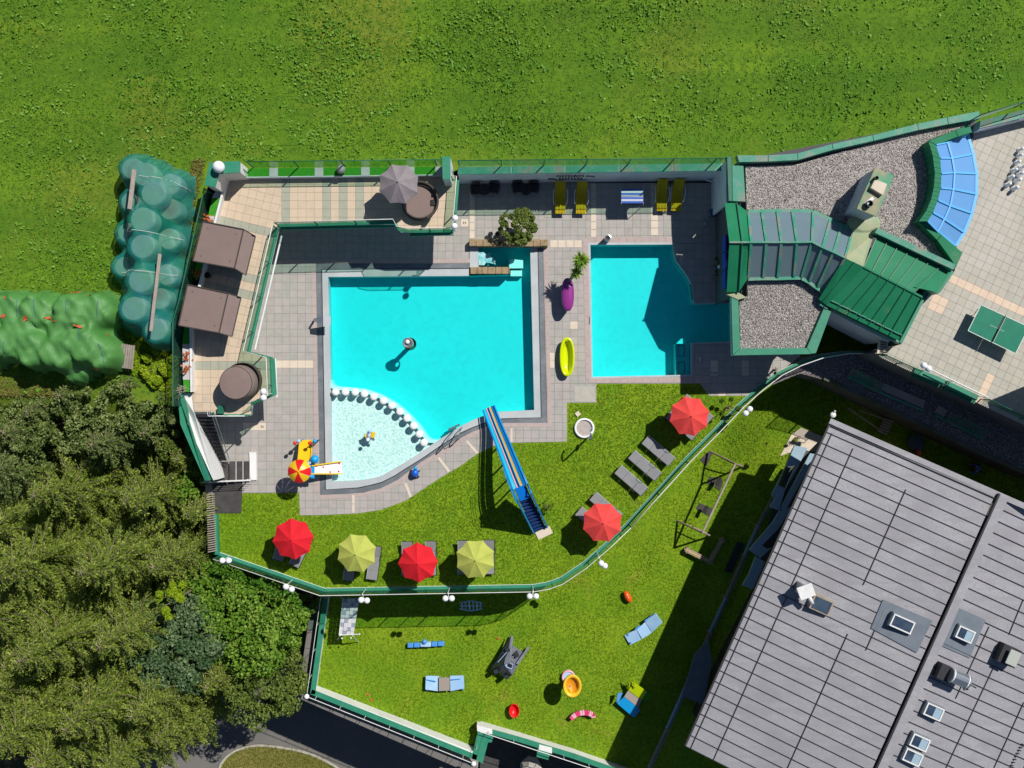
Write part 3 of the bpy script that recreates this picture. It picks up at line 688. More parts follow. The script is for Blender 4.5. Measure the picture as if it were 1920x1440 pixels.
oe = tuple(P(527.6, 330, TZ)[:2])
Te = [(527.6, 333.5), (850, 326), (857, 345), (854, 432), (750, 434), (742, 420), (527.6, 424)]
tile_field(wterr, XY(Te, TZ), oe, 0, tp, TZ, btints, mk_pick(oe, 0, lambda x, y, i, j: i in (0, 5, 7, 9)), rest=rest, limit=130, near=tuple(P(650, 380, TZ)[:2]))
ow = tuple(P(408, 404, TZ)[:2]); rw = R(-13.6)
Tw = [(423, 336), (527.6, 333.5), (527.6, 424), (522, 424), (468, 655), (359, 655), (359, 616), (376, 537), (405, 416)]
tile_field(wterr, XY(Tw, TZ), ow, rw, tp, TZ, btints, mk_pick(ow, rw, lambda x, y, i, j: j in (-1, -7, -9)), rest=rest, limit=240, near=tuple(P(470, 450, TZ)[:2]))
os_ = tuple(P(364, 693, TZ)[:2])
Ts = [(359, 655), (468, 655), (467, 660), (508, 670), (512, 742), (472, 756), (470, 779), (402, 779), (396, 772), (364, 772), (359, 733)]
tile_field(wterr, XY(Ts, TZ), os_, 0, tp, TZ, btints, mk_pick(os_, 0, lambda x, y, i, j: j == 0), rest=rest, limit=300, near=tuple(P(430, 720, TZ)[:2]))
stuff(rest.build('tile_cut', btints, wterr))
# planter bed along the north rim: artificial turf between grey blocks
def flowerbed(name, label, quads, z, mats_names, hbody):
    root = thing(name, label, 'planter', P(quads[0][0][0], quads[0][0][1], TZ))
    for qd, mn in zip(quads, mats_names):
        q = MB(); q.prism(XY(qd, z), z - hbody, z - (.03 if mn == 'turf' else 0)); q.build('turf_strip' if mn == 'turf' else 'block', M[mn], root)
    return root
M['block'] = mat('grey_block', (.55, .53, .53), .8, c2=(.48, .46, .46), scale=3)
def nq(x0, x1): return [(x0, 315.5 - (x0 - 460) * .009), (x1, 315.5 - (x1 - 460) * .009), (x1, 331.5 - (x1 - 460) * .012), (x0, 331.5 - (x0 - 460) * .012)]
qs = []; ms = []
cuts = [(461, 505, 'turf'), (505, 521, 'block'), (521, 590, 'turf'), (590, 606, 'block'), (606, 677, 'turf'), (677, 693, 'block'), (693, 762, 'turf'), (762, 777, 'block'), (777, 816, 'turf'), (816, 829, 'block')]
for a, b, m_ in cuts: qs.append(nq(a, b)); ms.append(m_)
bed = flowerbed('planter_bed', 'long planter bed of bright turf and grey blocks on the meadow side of the terrace', qs, 3.4, ms, 1.6)
q = MB(); A = nq(461, 829); q.prism(XY([A[3], A[2], (829, 328.5), (461, 333)], 3.38), 1.5, 3.385); q.build('wall', M['wallblue'], bed)
railing('glass_fence', 'green glass fence behind the turf planter bed of the beige terrace', XY([(461, 303), (829, 299)], 4.7), 3.3, 4.7, post=2.45, rail='dgreen')
qs = [[(408, 352), (418, 352), (409, 371), (397, 371)], [(397, 371), (411, 371), (403, 405), (390, 405)], [(388, 405), (402, 405), (400, 416), (384, 414)],
      [(384, 414), (400, 416), (375, 520), (362, 520)], [(362, 500), (378, 500), (373, 520), (358, 520)], [(342, 645), (355, 645), (357, 712), (343, 712)], [(343, 712), (358, 712), (358, 735), (344, 735)], [(352, 560), (368, 560), (356, 645), (341, 645)]]
bed2 = flowerbed('planter_bed', 'narrow planter of turf and grey blocks along the western rim of the beige terrace', [qs[0], qs[1], qs[2], qs[3], qs[5], qs[6], qs[7]], 3.3, ['block', 'turf', 'block', 'turf', 'block', 'turf', 'turf'], 1.6)
q = MB(); q.prism(XY([(418, 350), (422, 350), (404, 420), (376, 537), (360, 616), (360, 735), (357, 735), (355, 616), (371, 537), (400, 420)], 3.42), 2.0, 3.42); q.build('white_edge', M['white'], bed2)
# netting fence on the west side
nf = thing('netting_fence', 'dark green netting fence between the hay stack and the beige terrace', 'fence', P(350, 560, 2.3))
wp = XY([(383, 352), (336, 562), (324, 602), (324, 762)], 4.3)
q = MB(); q.tube([(x, y, 4.3) for x, y in wp], .03, 5); q.build('rail', M['dgreen'], nf)
for p, a in along(wp, 1.5, .05): q = MB(); q.box((p[0], p[1], 3.2), (.05, .05, 2.2), a); q.build('post', M['dgreen'], nf)
q = MB()
for a, b in zip(wp, wp[1:]): q.add([(a[0], a[1], 2.2), (b[0], b[1], 2.2), (b[0], b[1], 4.3), (a[0], a[1], 4.3)], [(0, 1, 2, 3)])
q.build('net', M['netfence'], nf)
# corner pier with its green cap and big globe, and the second pier
cp = thing('corner_pier', 'white corner wall with L shaped green cap at the terrace corner nearest the meadow', 'pier', P(420, 330, 3))
Lp = [(394, 305), (449, 303), (449, 322), (411, 325), (402, 350), (384, 346)]
q = MB(); q.prism(XY(Lp, 4.9), 1.8, 4.82); q.build('wall', M['white'], cp)
for pl_ in ([(393, 304), (450, 302), (450, 323), (410.5, 326)], [(393, 304), (410.5, 326), (403, 351), (383, 347)]): q = MB(); q.prism(XY(pl_, 4.9), 4.82, 4.9); q.build('cap', M['green'], cp)
A = P(410, 313, 5.2); gl = MB(); gl.ball(A, .31, 20, 12); o = gl.build('ball_lamp', M['globe'], smooth=True); tag(o, 'large single white globe lamp on the green capped corner pier', 'lamp')
for v in o.data.vertices: v.co -= A
o.location = A
cp2 = thing('wall_pier', 'short white pier with green cap between the beige terrace and the pool deck wall', 'pier', P(836, 320, 2.6))
q = MB(); q.prism(XY([(829.5, 294), (844, 293), (844, 335), (830.5, 336)], 4.8), 1.5, 4.74); q.build('wall', M['wallblue'], cp2)
q = MB(); q.prism(XY([(829, 293.5), (844.5, 293), (844.5, 336), (830, 336.5)], 4.8), 4.74, 4.8); q.build('cap', M['green'], cp2)
# terrace railings
def rpath(px): return XY(px, 4.0)
railing('terrace_railing', 'white railing with green glass along the pool side of the beige terrace', XY([(522, 423), (741, 417), (748, 430), (768, 434), (846, 433), (851, 430), (858, 338), (846, 337)], TZ), TZ, 4.0, post=2.1, lower=.14)
railing('terrace_railing', 'white railing of the beige terrace sloping from the cabanas towards the closed daybed', XY([(520, 428), (466, 659), (508, 671), (511, 741), (471, 757)], TZ), TZ, 4.0, post=1.9, lower=.14)
railing('terrace_railing', 'short white railing at the terrace end beside the stair head', XY([(469, 779), (402, 779), (400, 772)], TZ), TZ, 4.0, post=1.1, glass=False, lower=.12, bars=2)
# green trough along the outside of the terrace edge and a white lower edge
ed = thing('flower_trough', 'long dark green trough hung below the terrace railing over the pool deck', 'trough', P(600, 430, 2.7))
for a, b in (((527, 428), (740, 423)), ((768, 440), (850, 438)), ((517, 440), (466, 655)), ((511, 672), (515, 740))):
    q = MB(); A = P(*a, 2.7); B = P(*b, 2.7); q.bar((A.x, A.y, 2.62), (B.x, B.y, 2.62), .16, .2); q.build('trough', M['green'], ed)
q = MB(); q.tube([P(528, 442, 2.4), P(478, 655, 2.4)], .05, 6); q.build('white_pipe', M['whitem'], ed)
q = MB(); q.tube([P(516, 672, 2.4), P(519, 745, 2.4)], .05, 6); q.build('white_pipe', M['whitem'], ed)
globe_lamp('twin white globe lamp on the terrace railing beside the parasol and open daybed', (853, 409), (852, 424), 4.6, (849, 428), TZ)
globe_lamp('twin white globe lamp on the terrace railing beside the closed brown daybed', (494, 734), (494, 746), 4.6, (506, 738), TZ)

# ---------------------------------------------------------------- stair beside the terrace
st = thing('staircase', 'black metal staircase descending from the beige terrace to the pool deck', 'stairs', P(410, 830, 0))
q = MB(); n = 13
for i in range(n):
    t = i / n; t2 = (i + 1) / n; z = 2.80 - i * .175
    a = (366 + 22 * t, 776 + 88 * t); b = (396 + 29 * t, 776 + 88 * t); c = (396 + 29 * t2, 776 + 88 * t2); d = (366 + 22 * t2, 776 + 88 * t2)
    q = MB(); q.prism(XY([a, b, c, d], z), z - .04, z); q.build('step', M['black'], st, bevel=.008)
q = MB(); q.prism(XY([(390, 866), (428, 866), (428, 904), (396, 905)], .45), .40, .45); q.build('landing', M['rubber'], st)
for i, z in enumerate((.33, .22, .11)):
    q = MB(); q.prism(XY([(430 + i * 13, 865), (442 + i * 13, 865), (442 + i * 13, 903), (430 + i * 13, 903.5)], z), z - .06, z); q.build('step', M['rubber'], st)
    q = MB(); q.tube([P(442.5 + i * 13, 865, z + .02), P(442.5 + i * 13, 903, z + .02)], .02, 4); q.build('nosing', M['whitem'], st)
for off_, nm in ((0, 'inner'), (5, 'outer')):
    q = MB(); q.tube([P(396 + off_, 774, 3.9), P(425 + off_, 862, 1.35)], .025, 6); q.tube([P(396 + off_, 774, 3.5), P(425 + off_, 862, .95)], .018, 5)
    for k in range(9):
        t = k / 8; q.tube([P(396 + 29 * t + off_, 774 + 88 * t, 3.9 - 2.55 * t), P(395.5 + 28.5 * t + off_, 774 + 88 * t, 2.95 - 2.5 * t)], .015, 4)
    q.build('handrail', M['steel'], st)
pw = thing('parapet_wall', 'white sloping parapet wall with green capping along the outer side of the black staircase', 'wall', P(375, 820, 0))
q = MB(); q.prism(XY([(341, 737), (359, 737), (364, 775), (396, 903), (386, 905), (352, 795)], 2.9), -.6, [2.9, 2.9, 2.9, 1.6, 1.6, 2.9]); q.build('wall', M['white'], pw)
q = MB(); q.prism(XY([(334, 737), (344, 737), (352, 790), (380, 905), (372, 905), (338, 795)], 3.0), -.6, [3.1, 3.1, 3.0, 1.9, 1.9, 3.0]); q.build('capping', M['green'], pw)
q = MB(); q.prism(XY([(398, 907), (455, 903), (452, 962), (402, 962)], 0), -.1, .02); o = q.build('rubber_mat', M['rubber']); tag(o, 'dark rubber mat on the lawn at the foot of the stair enclosure', 'mat')
q = MB(); q.prism(XY([(467, 848), (480, 848), (481, 900), (470, 901)], .12), 0, .12); o = q.build('stone_kerb', M['white']); tag(o, 'pale stone kerb block beside the lowest black steps', 'kerb')
railing('stair_railing', 'thin white railing closing the lower stair landing above the trees', XY([(376, 905), (470, 901)], 1.2), .4, 1.2, post=1.2, glass=False, bars=3, postm='whitem')
q = MB(); q.box(P(388, 885, 1.75), (.12, .5, .02), R(10)); o = q.build('blue_sign', mat('sign_blue', (.02, .1, .5), .5)); tag(o, 'small blue plate on the white parapet at the stair foot', 'sign')
# slatted grey fence west of the lawn
sf = thing('slatted_fence', 'grey slatted fence with green capping at the west end of the upper lawn', 'fence', P(395, 1000, 0))
for k in range(26):
    t = k / 25; A = P(402 + 4 * t, 926 + 106 * t, .3); B = P(387 + 3 * t, 928 + 107 * t, .9); q = MB(); q.bar(A, B, .05, .03); q.build('slat', M['woodp'], sf)
q = MB(); q.prism(XY([(401, 965), (407, 965), (410, 1040), (403, 1040)], .3), -.8, .3); q.build('capping', M['green'], sf)

# ---------------------------------------------------------------- the lawn's south wall and curved balustrade
sw = thing('retaining_wall', 'tall retaining wall below the upper lawn with narrow green capping', 'wall', P(800, 1107, -2))
wpth = XY([(402, 1038), (412, 1041), (608, 1108), (800, 1104.5), (1000, 1101), (1028, 1096), (1053, 1087), (1096, 1058), (1138, 1022), (1178, 984), (1234, 922), (1290, 860), (1342, 808), (1386, 762), (1422, 730), (1456, 704), (1492, 686), (1532, 672), (1580, 664), (1620, 664)], 0)
q = MB(); q.prism(strip(wpth, 0, .17), -8, .04); q.build('wall', M['white'], sw)
for a, b in zip(wpth, wpth[1:]):
    q = MB(); q.prism(strip([a, b], -.02, .155), .04, .12); q.build('capping', M['green'], sw)
glasspath = XY([(412, 1041), (608, 1108), (800, 1104.5), (1000, 1101), (1028, 1096), (1053, 1087), (1096, 1058), (1138, 1022), (1178, 984)], 0)
railing('lawn_railing', 'white railing with green glass along the southern edge of the upper lawn', offset(glasspath, .0), .12, 1.25, post=2.4)
pp = XY([(1178, 984), (1234, 922), (1290, 860), (1342, 808), (1386, 762), (1422, 730), (1456, 704), (1492, 686), (1532, 672), (1580, 664), (1620, 664)], 0)
railing('picket_railing', 'curved balustrade of close green pickets with a white top rail beside the red parasol', pp, .12, 1.15, post=2.4, glass=False, pickets=.11, rail='whitem', postm='dgreen', rr_=.03)
globe_lamp('twin white globe lamp at the westernmost corner of the lawn railing above the trees', (417, 1051), (429, 1051), 1.75, (425, 1046))
globe_lamp('twin white globe lamp on the sloping lawn railing below the first red parasol', (536, 1100), (547, 1105), 1.75, (545, 1090))
globe_lamp('twin white globe lamp above the striped garden swing', (677, 1125), (688, 1126), 1.75, (684, 1107))
globe_lamp('twin white globe lamp on the lawn railing above the white lattice rocker', (835, 1122), (847, 1122), 1.75, (842, 1104.5))
globe_lamp('twin white globe lamp where the lawn railing begins to curve', (993, 1118), (1005, 1118), 1.75, (999, 1101.5))
globe_lamp('twin white globe lamp on the curved railing below the red parasol of the lawn', (1127, 1056), (1134, 1061), 1.75, (1120, 1038))
globe_lamp('twin white globe lamp on the picket balustrade beside the round bush', (1398, 775), (1406, 767), 1.75, (1385, 764))

# ---------------------------------------------------------------- lower lawn's outer walls
lw = thing('boundary_wall', 'white parapet with green capping and thin rail around the lower lawn', 'wall', P(600, 1290, LOW))
ZC = LOW + .9
def capline(px, w_in=.28, wgreen=.2, zt=ZC, body='white', nm='wall'):
    p = XY(px, zt)
    q = MB(); q.prism(strip(p, 0, w_in), ROAD - .3 if nm == 'wall' else zt - .8, zt - .05); q.build(nm, M[body], lw)
    for a, b in zip(p, p[1:]):
        q = MB(); q.prism(strip([a, b], -.02, w_in + .03), zt - .05, zt); q.build('capping', M['green'], lw)
cl = [(608, 1121), (585, 1297), (893, 1420)]
def signed(px, d, z): return offset(XY(px, z), d)
capline([(606, 1121), (582, 1301), (893, 1425), (905, 1372), (970, 1390), (1075, 1422), (1160, 1452), (1260, 1490)], .26)
q = MB(); pr = XY([(601, 1121), (575, 1306), (888, 1432), (900, 1372), (1160, 1458), (1260, 1497)], LOW + 1.5); q.tube([(x, y, LOW + 1.5) for x, y in pr], .025, 5)
for p, a in along(pr, 1.6, .1): q.tube([(p[0], p[1], LOW + .7), (p[0], p[1], LOW + 1.5)], .02, 4)
q.build('rail', M['whitem'], lw)
bl_ = MB(); bl_.ball(P(575, 1306, LOW + 1.6), .16, 12, 8); bl_.build('knob', M['globe'], lw, smooth=True); bl_ = MB(); bl_.ball(P(888, 1432, LOW + 1.6), .16, 12, 8); bl_.build('knob', M['globe'], lw, smooth=True)
# ledge of stone slabs outside it
lg = thing('slab_ledge', 'ledge of dark stone slabs outside the lower lawn wall above the road', 'ledge', P(700, 1360, LOW))
for seg in ([(592, 1128), (566, 1303)], [(566, 1303), (893, 1446)]):
    p = XY(seg, LOW - .3)
    for c, a in along(p, .98, .5): q = MB(); q.box((c[0], c[1], LOW - .35 + rnd.uniform(-.02, .02)), (.95, .55, .12), a); q.build('slab', M['asphalt'], lg, bevel=.01)
    q = MB(); q.prism(strip(p, -.15, .25), ROAD - .3, LOW - .42); q.build('wall', M['curb'], lg)
# the stair well at the bottom with green trims
sw2 = thing('stair_well', 'dark entrance stair well with green trim cut into the lower lawn', 'stairwell', P(960, 1410, LOW))
for px_ in ([(905, 1378), (918, 1380), (905, 1432), (893, 1425)], [(918, 1380), (925, 1382), (922, 1392), (915, 1392)], [(1008, 1404), (1032, 1411), (1028, 1425), (1006, 1419)]):
    q = MB(); q.prism(XY(px_, ZC + .02), ZC - .3, ZC + .02); q.build('trim', M['green'], sw2)
for px_ in ([(894, 1360), (923, 1367), (923, 1377), (895, 1371)], [(1011, 1396), (1035, 1402), (1035, 1413), (1011, 1406)]):
    q = MB(); q.prism(XY(px_, ZC + .03), ZC - .7, ZC + .03); q.build('block', M['white'], sw2)
q = MB(); q.prism(XY([(905, 1380), (1200, 1470), (1200, 1560), (890, 1560)], -8), -8.2, -8); q.build('floor', M['rubber'], sw2)
q = MB(); q.lathe([(.0, 0), (.7, .05), (.75, .5), (.5, 1.1), (.0, 1.2)], P(995, 1436, -7.5), 7); o = q.build('boulder', M['curb']); tag(o, 'pale grey boulder in the dark stair well at the bottom', 'rock')
# ---------------------------------------------------------------- pavilion with gravel roofs, glass ridge roof and green metal roof
M['gravel'] = mat('roof_gravel', (.44, .40, .37), .9, c2=(.36, .325, .30), scale=.8, fine=(.17, .15, .14), fs=9, dirt=(.42, .38, .34), ds=.4, bump=1.0, bs=11)
M['pebble'] = leafmat('pebbles', (.16, .14, .13), (.50, .46, .43), (.84, .81, .78), 0.0, .8)
M['darkglass'] = glassmat('roof_glass', (.6, .7, .75), opac=.5, opc=(.27, .38, .43), rough=.04)  # the diffuse blue-grey share stands in for sky reflected in the panes
M['blueglass'] = glassmat('blue_polycarbonate', (.35, .52, .85), opac=.7, opc=(.20, .47, .86), rough=.1)
M['bluef'] = mat('light_blue_frame', (.12, .46, .85), .4)
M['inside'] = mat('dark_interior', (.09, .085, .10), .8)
M['paleg'] = mat('pale_oxidised_sheet', (.33, .36, .21), .55, c2=(.24, .33, .20), scale=1.3, dirt=(.40, .30, .22), ds=.9, dlo=.6, dhi=.75)
def pebbles(name, poly, z, parent, n, s0=.035, s1=.075):
    x0, x1 = min(p[0] for p in poly), max(p[0] for p in poly); y0, y1 = min(p[1] for p in poly), max(p[1] for p in poly)
    pts = np.column_stack([npr.uniform(x0, x1, n), npr.uniform(y0, y1, n)]); pts = pts[inside(pts, poly)]
    p3 = np.column_stack([pts, np.full(len(pts), z + .02)]); p3 = np.repeat(p3, 2, 0); p3[:, 2] += npr.uniform(0, .02, len(p3))
    o = leaves(name, p3, npr.uniform(s0, s1, len(p3)), M['pebble'], parent, flat=.9, aspect=1.2); stuff(o); return o
pav = thing('pavilion', 'pool pavilion with gravel flat roofs, green metal trim and a glazed ridge roof', 'building', P(1450, 500, 0))
GZ = 3.5
G1 = [(1398, 312), (1496, 308), (1740, 240), (1842, 216), (1800, 240), (1741, 263), (1752, 310), (1752, 360), (1738, 395), (1722, 418), (1760, 450), (1793, 482), (1786, 500), (1648, 434), (1605, 425), (1570, 412), (1525, 392), (1400, 395)]
G2 = [(1402, 524), (1500, 524), (1558, 560), (1545, 578), (1513, 652.5), (1388, 653.5), (1386, 560), (1402, 555)]
for g_ in (G1, G2):
    p = XY(g_, GZ); q = MB(); q.prism(p, GZ - .35, GZ); q.build('flat_roof', M['gravel'], pav)
    pebbles('gravel', p, GZ, pav, 26000 if g_ is G1 else 12000)
# supports and shaded interior
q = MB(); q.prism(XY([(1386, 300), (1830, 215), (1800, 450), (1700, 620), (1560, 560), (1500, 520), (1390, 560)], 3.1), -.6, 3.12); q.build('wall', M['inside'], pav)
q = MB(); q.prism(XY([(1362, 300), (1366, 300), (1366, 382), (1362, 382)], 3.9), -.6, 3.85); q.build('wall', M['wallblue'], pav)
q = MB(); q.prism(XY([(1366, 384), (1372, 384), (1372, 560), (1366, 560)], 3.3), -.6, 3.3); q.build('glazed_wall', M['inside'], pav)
q = MB(); q.prism(XY([(1500, 640), (1512, 640), (1548, 585), (1540, 578)], 3.1), 0, 3.3); q.build('wall', M['white'], pav)
M['bluecloth'] = mat('blue_curtain', (.01, .05, .42), .6)
q = MB()
for a, b in ((440, 470), (473, 505), (508, 540)): q.prism(XY([(1360, a), (1363, a), (1363, b), (1360, b)], 3.3), 2.5, 3.3)
q.build('blue_curtain', M['bluecloth'], pav)
# parapet caps
def cap(px, z, m='greenw', h=.5, t=.06, name='parapet', z0=None):
    p = XY(px, z); q = MB(); q.prism(p, (z0 if z0 is not None else z - h), z); return q.build(name, M[m], pav, bevel=.015)
for px in ([(1382, 291), (1440, 291), (1440, 303), (1386, 304)], [(1440.6, 291), (1495, 287.6), (1496, 300), (1440.6, 303)], [(1495.6, 287.4), (1560, 270), (1562, 281), (1496.6, 300)],
           [(1560.6, 269.8), (1636, 253.5), (1638, 264), (1562.6, 281)], [(1636.6, 253.3), (1720, 232), (1722, 244), (1638.6, 264)], [(1720.6, 231.8), (1776, 220), (1778, 233), (1722.6, 244)], [(1776.6, 219.8), (1836, 208), (1839, 222), (1778.6, 233)]): cap(px, 3.9)
cap([(1363, 293), (1372, 293), (1373, 377), (1366, 377)], 4.05, 'dgreen'); cap([(1372.5, 293), (1374, 310), (1394, 311), (1398, 378), (1373.5, 377)], 4.0, 'greenw')
for px in ([(1371, 550), (1384, 548), (1388, 653), (1374, 666)], [(1374, 666.5), (1388, 653.5), (1513, 652.5), (1521, 664)], [(1513, 652), (1521, 663.5), (1530, 662), (1559, 583), (1545, 577.5)]): cap(px, 3.75, 'green', h=.55)
q = MB(); q.tube([P(1370.5, 552, 3.6), P(1372, 667, 3.6)], .05, 5); q.build('gutter_pipe', M['whitem'], pav)
cap([(1362, 552), (1386, 549), (1400, 558), (1384, 562)], 3.8, 'paleg', h=.3)
# glazed ridge roof: north eave, ridge, south eave at each bar
N_ = [(1358, 380), (1381, 381), (1403, 398), (1428, 398), (1457, 397), (1485, 397), (1524, 398), (1556, 413), (1577, 424), (1598, 433)]
R_ = [(1367, 454.5), (1391, 454.5), (1408, 454.4), (1436.5, 454.4), (1464.6, 454.4), (1493.8, 454.4), (1522, 453.8), (1541.7, 464), (1562.5, 473), (1584, 483.5)]
S_ = [(1362, 548), (1385, 548), (1403, 521), (1431, 520), (1458, 520), (1488.5, 519), (1503, 519), (1518, 527), (1533, 538), (1549, 548)]
ZN, ZR, ZS = 3.9, 5.2, 3.9
Nw = [P(*p, ZN) for p in N_]; Rw = [P(*p, ZR) for p in R_]; Sw = [P(*p, ZS) for p in S_]
glz = thing('glazed_roof', 'ridged roof of tinted glass panes in green bars between the two gravel roofs', 'glass roof', P(1470, 460, 3.5))
def quad(root, name, m, a, b, c, d, th=.03, lift=0.0):
    n = (b - a).cross(d - a).normalized()
    if n.z < 0: n = -n
    vs = [p + n * lift for p in (a, b, c, d)] + [p + n * (lift - th) for p in (a, b, c, d)]
    q = MB(); q.add(vs, [(0, 1, 2, 3), (7, 6, 5, 4), (0, 4, 5, 1), (1, 5, 6, 2), (2, 6, 7, 3), (3, 7, 4, 0)]); return q.build(name, M[m], root)
for i in range(len(N_) - 1):
    met = i < 2
    for (E, nm) in ((Nw, 'n'), (Sw, 's')):
        a, b, c, d = Rw[i], Rw[i + 1], E[i + 1], E[i]
        s_ = .03
        a2, b2, c2, d2 = a.lerp(b, s_), b.lerp(a, s_), c.lerp(d, s_), d.lerp(c, s_)
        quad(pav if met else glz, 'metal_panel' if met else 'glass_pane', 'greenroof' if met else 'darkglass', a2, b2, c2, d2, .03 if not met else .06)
for i in range(2, len(N_)):
    for E in (Nw, Sw): q = MB(); q.bar(E[i] + Vector((0, 0, .02)), Rw[i] + Vector((0, 0, .02)), .13, .09); q.build('glazing_bar', M['greenw'], glz)
q = MB()
for a, b in zip(Rw, Rw[1:]): q.bar(a + Vector((0, 0, .05)), b + Vector((0, 0, .05)), .09, .08)
q.build('ridge_cap', M['greenw'], glz)
for E, w_ in ((Nw, .3), (Sw, .3)):
    for a, b in zip(E[2:], E[3:]): q = MB(); q.bar(a + Vector((0, 0, -.05)), b + Vector((0, 0, -.05)), w_, .12); q.build('eave_beam', M['greenw'], glz)
for i in (1,):
    for E in (Nw, Sw): q = MB(); q.bar(E[i] + Vector((0, 0, .06)), Rw[i] + Vector((0, 0, .06)), .05, .08); q.build('standing_seam', M['dgreen'], pav)
# interior seen through the glass: floor and a few pale things
q = MB(); q.prism(XY([(1405, 480), (1424, 492), (1428, 512), (1408, 512)], 2.0), 1.9, 2.0); o = q.build('towel', M['cream']); tag(o, 'cream towel lying under the glass panes of the ridge roof', 'towel')
# metal roof east of the glass, a pale sheet first, then long standing seam panels
mr = thing('metal_roof', 'big green standing seam metal roof between the gravel roof and the table tennis terrace', 'roof', P(1680, 540, 3.5))
nE = [P(1598, 433, 3.9), P(1640, 436, 4.0)]; rE = [P(1584, 483.5, 5.2), P(1619, 500, 5.0)]
quad(mr, 'pale_sheet', 'paleg', nE[0], nE[1], rE[1], rE[0], .05)
q = MB(); q.lathe([(.9, -.3), (.85, -.05), (.6, .03), (.001, .05)], P(1622, 418, 4.0), 14, sy=.7); q.build('pale_sheet', M['paleg'], mr)
NA, NB = P(1646, 438, 4.15), P(1784, 507, 4.15); RA, RB = P(1619, 500, 4.75), P(1729, 557, 4.75)
RB2 = P(1752, 562, 4.6); SA, SB = P(1549, 572, 3.95), P(1686, 639, 3.95)
n = 7
lerp = lambda a, b, t: a.lerp(b, t)
for i in range(n):
    t0, t1 = i / n + .004, (i + 1) / n - .004
    na, nb = lerp(NA, NB, t0), lerp(NA, NB, t1)
    ra, rb = lerp(RA, lerp(RB, NB, .0), t0), lerp(RA, RB, t1)
    if i == n - 1:
        quad(mr, 'roof_panel', 'greenroof', lerp(NA, NB, t0), P(1782, 512, 4.15), P(1758, 548, 4.4), lerp(RA, RB, t0) + Vector((0, .3, 0)), .05)
    else: quad(mr, 'roof_panel', 'greenroof', na, nb, rb, ra, .05)
for i in range(n):
    t0, t1 = i / n + .004, (i + 1) / n - .004
    quad(mr, 'roof_panel', 'greenroof', lerp(RA, RB, t0), lerp(RA, RB, t1), lerp(SA, SB, t1), lerp(SA, SB, t0), .05)
quad(mr, 'roof_panel', 'greenroof', rE[0], rE[1], SA, P(1535, 561, 3.95), .05)
for i in range(n + 1):
    t = i / n
    if i < n: q = MB(); q.bar(lerp(NA, NB, t) + Vector((0, 0, .04)), lerp(RA, RB, t) + Vector((0, 0, .04)), .04, .07); q.build('standing_seam', M['dgreen'], mr)
    q = MB(); q.bar(lerp(RA, RB, t) + Vector((0, 0, .04)), lerp(SA, SB, t) + Vector((0, 0, .04)), .04, .07); q.build('standing_seam', M['dgreen'], mr)
for t in (.5,): q = MB(); q.bar(lerp(rE[0], rE[1], t) + Vector((0, 0, .04)), lerp(P(1535, 561, 3.95), SA, t) + Vector((0, 0, .04)), .04, .07); q.build('standing_seam', M['dgreen'], mr)
q = MB(); q.bar(RA, RB, .10, .08); q.build('ridge_cap', M['greenroof'], mr)
q = MB(); q.bar(P(1640, 433, 4.3), P(1786, 502, 4.3), .30, .5); q.build('upstand', M['greenw'], mr)
q = MB(); q.prism(XY([(1550, 575), (1556, 568), (1690, 636), (1687, 644)], 3.7), 3.3, 3.72); q.build('eave', M['greenw'], mr)
q = MB(); q.prism(XY([(1553, 582), (1556, 577), (1676, 638), (1665, 641)], 3.2), -.2, 3.25); q.build('wall', M['wallblue'], mr)
q = MB(); q.prism(XY([(1686, 642), (1691, 644), (1731, 566), (1739, 543), (1759, 551), (1789, 510), (1784, 507), (1757, 545), (1737, 537), (1726, 562)], 3.75), 2.9, 3.78); q.build('verge', M['green'], mr)
q = MB(); q.prism(XY([(1536, 571), (1543, 561), (1556, 568), (1551, 580)], 3.8), 3.3, 3.82); q.build('gutter_box', M['greenw'], mr)
for k in range(8):
    t = (k + .5) / 8; A = lerp(RA, SA, .88).lerp(lerp(RB, SB, .88), t); q = MB(); q.bar(A + Vector((-.22, .1, .05)), A + Vector((.22, -.1, .05)), .04, .06); q.build('snow_guard', M['greenw'], mr)
# curved blue skylight with its green coping
sk = thing('arched_skylight', 'curved light blue skylight with radial frame beside the patterned terrace', 'skylight', P(1790, 350, 3.5))
inner = [(1755, 272), (1763, 297), (1765, 326), (1764, 353), (1758.5, 376), (1749, 399), (1739, 415)]
mid = [(1776, 267.5), (1784.6, 297), (1789, 324), (1787, 355), (1781, 386), (1770, 411), (1757.5, 434)]
outer = [(1813.7, 252), (1824, 289), (1830.5, 326), (1830, 364), (1821.5, 400), (1807, 436), (1791, 461)]
I = [P(*p, 4.4) for p in inner]; Md = [P(*p, 4.1) for p in mid]; O = [P(*p, 3.1) for p in outer]
for i in range(6):
    s_ = .02
    quad(sk, 'glass_pane', 'blueglass', I[i], I[i + 1], Md[i + 1], Md[i], .02); quad(sk, 'glass_pane', 'blueglass', Md[i], Md[i + 1], O[i + 1], O[i], .02)
for i in range(7):
    q = MB(); q.bar(I[i] + Vector((0, 0, .03)), Md[i] + Vector((0, 0, .03)), .07, .07); q.bar(Md[i] + Vector((0, 0, .03)), O[i] + Vector((0, 0, .03)), .09, .07); q.build('frame_bar', M['bluef'], sk)
for arcx, wd in ((Md, .08), (O, .16)):
    q = MB()
    for a, b in zip(arcx, arcx[1:]): q.bar(a + Vector((0, 0, .03)), b + Vector((0, 0, .03)), wd, .09)
    q.build('frame_arc', M['bluef'], sk)
q = MB(); q.prism([tuple(v[:2]) for v in I] + [tuple(v[:2]) for v in O][::-1], 2.2, 2.25); q.build('floor_below', M['r1'], sk)
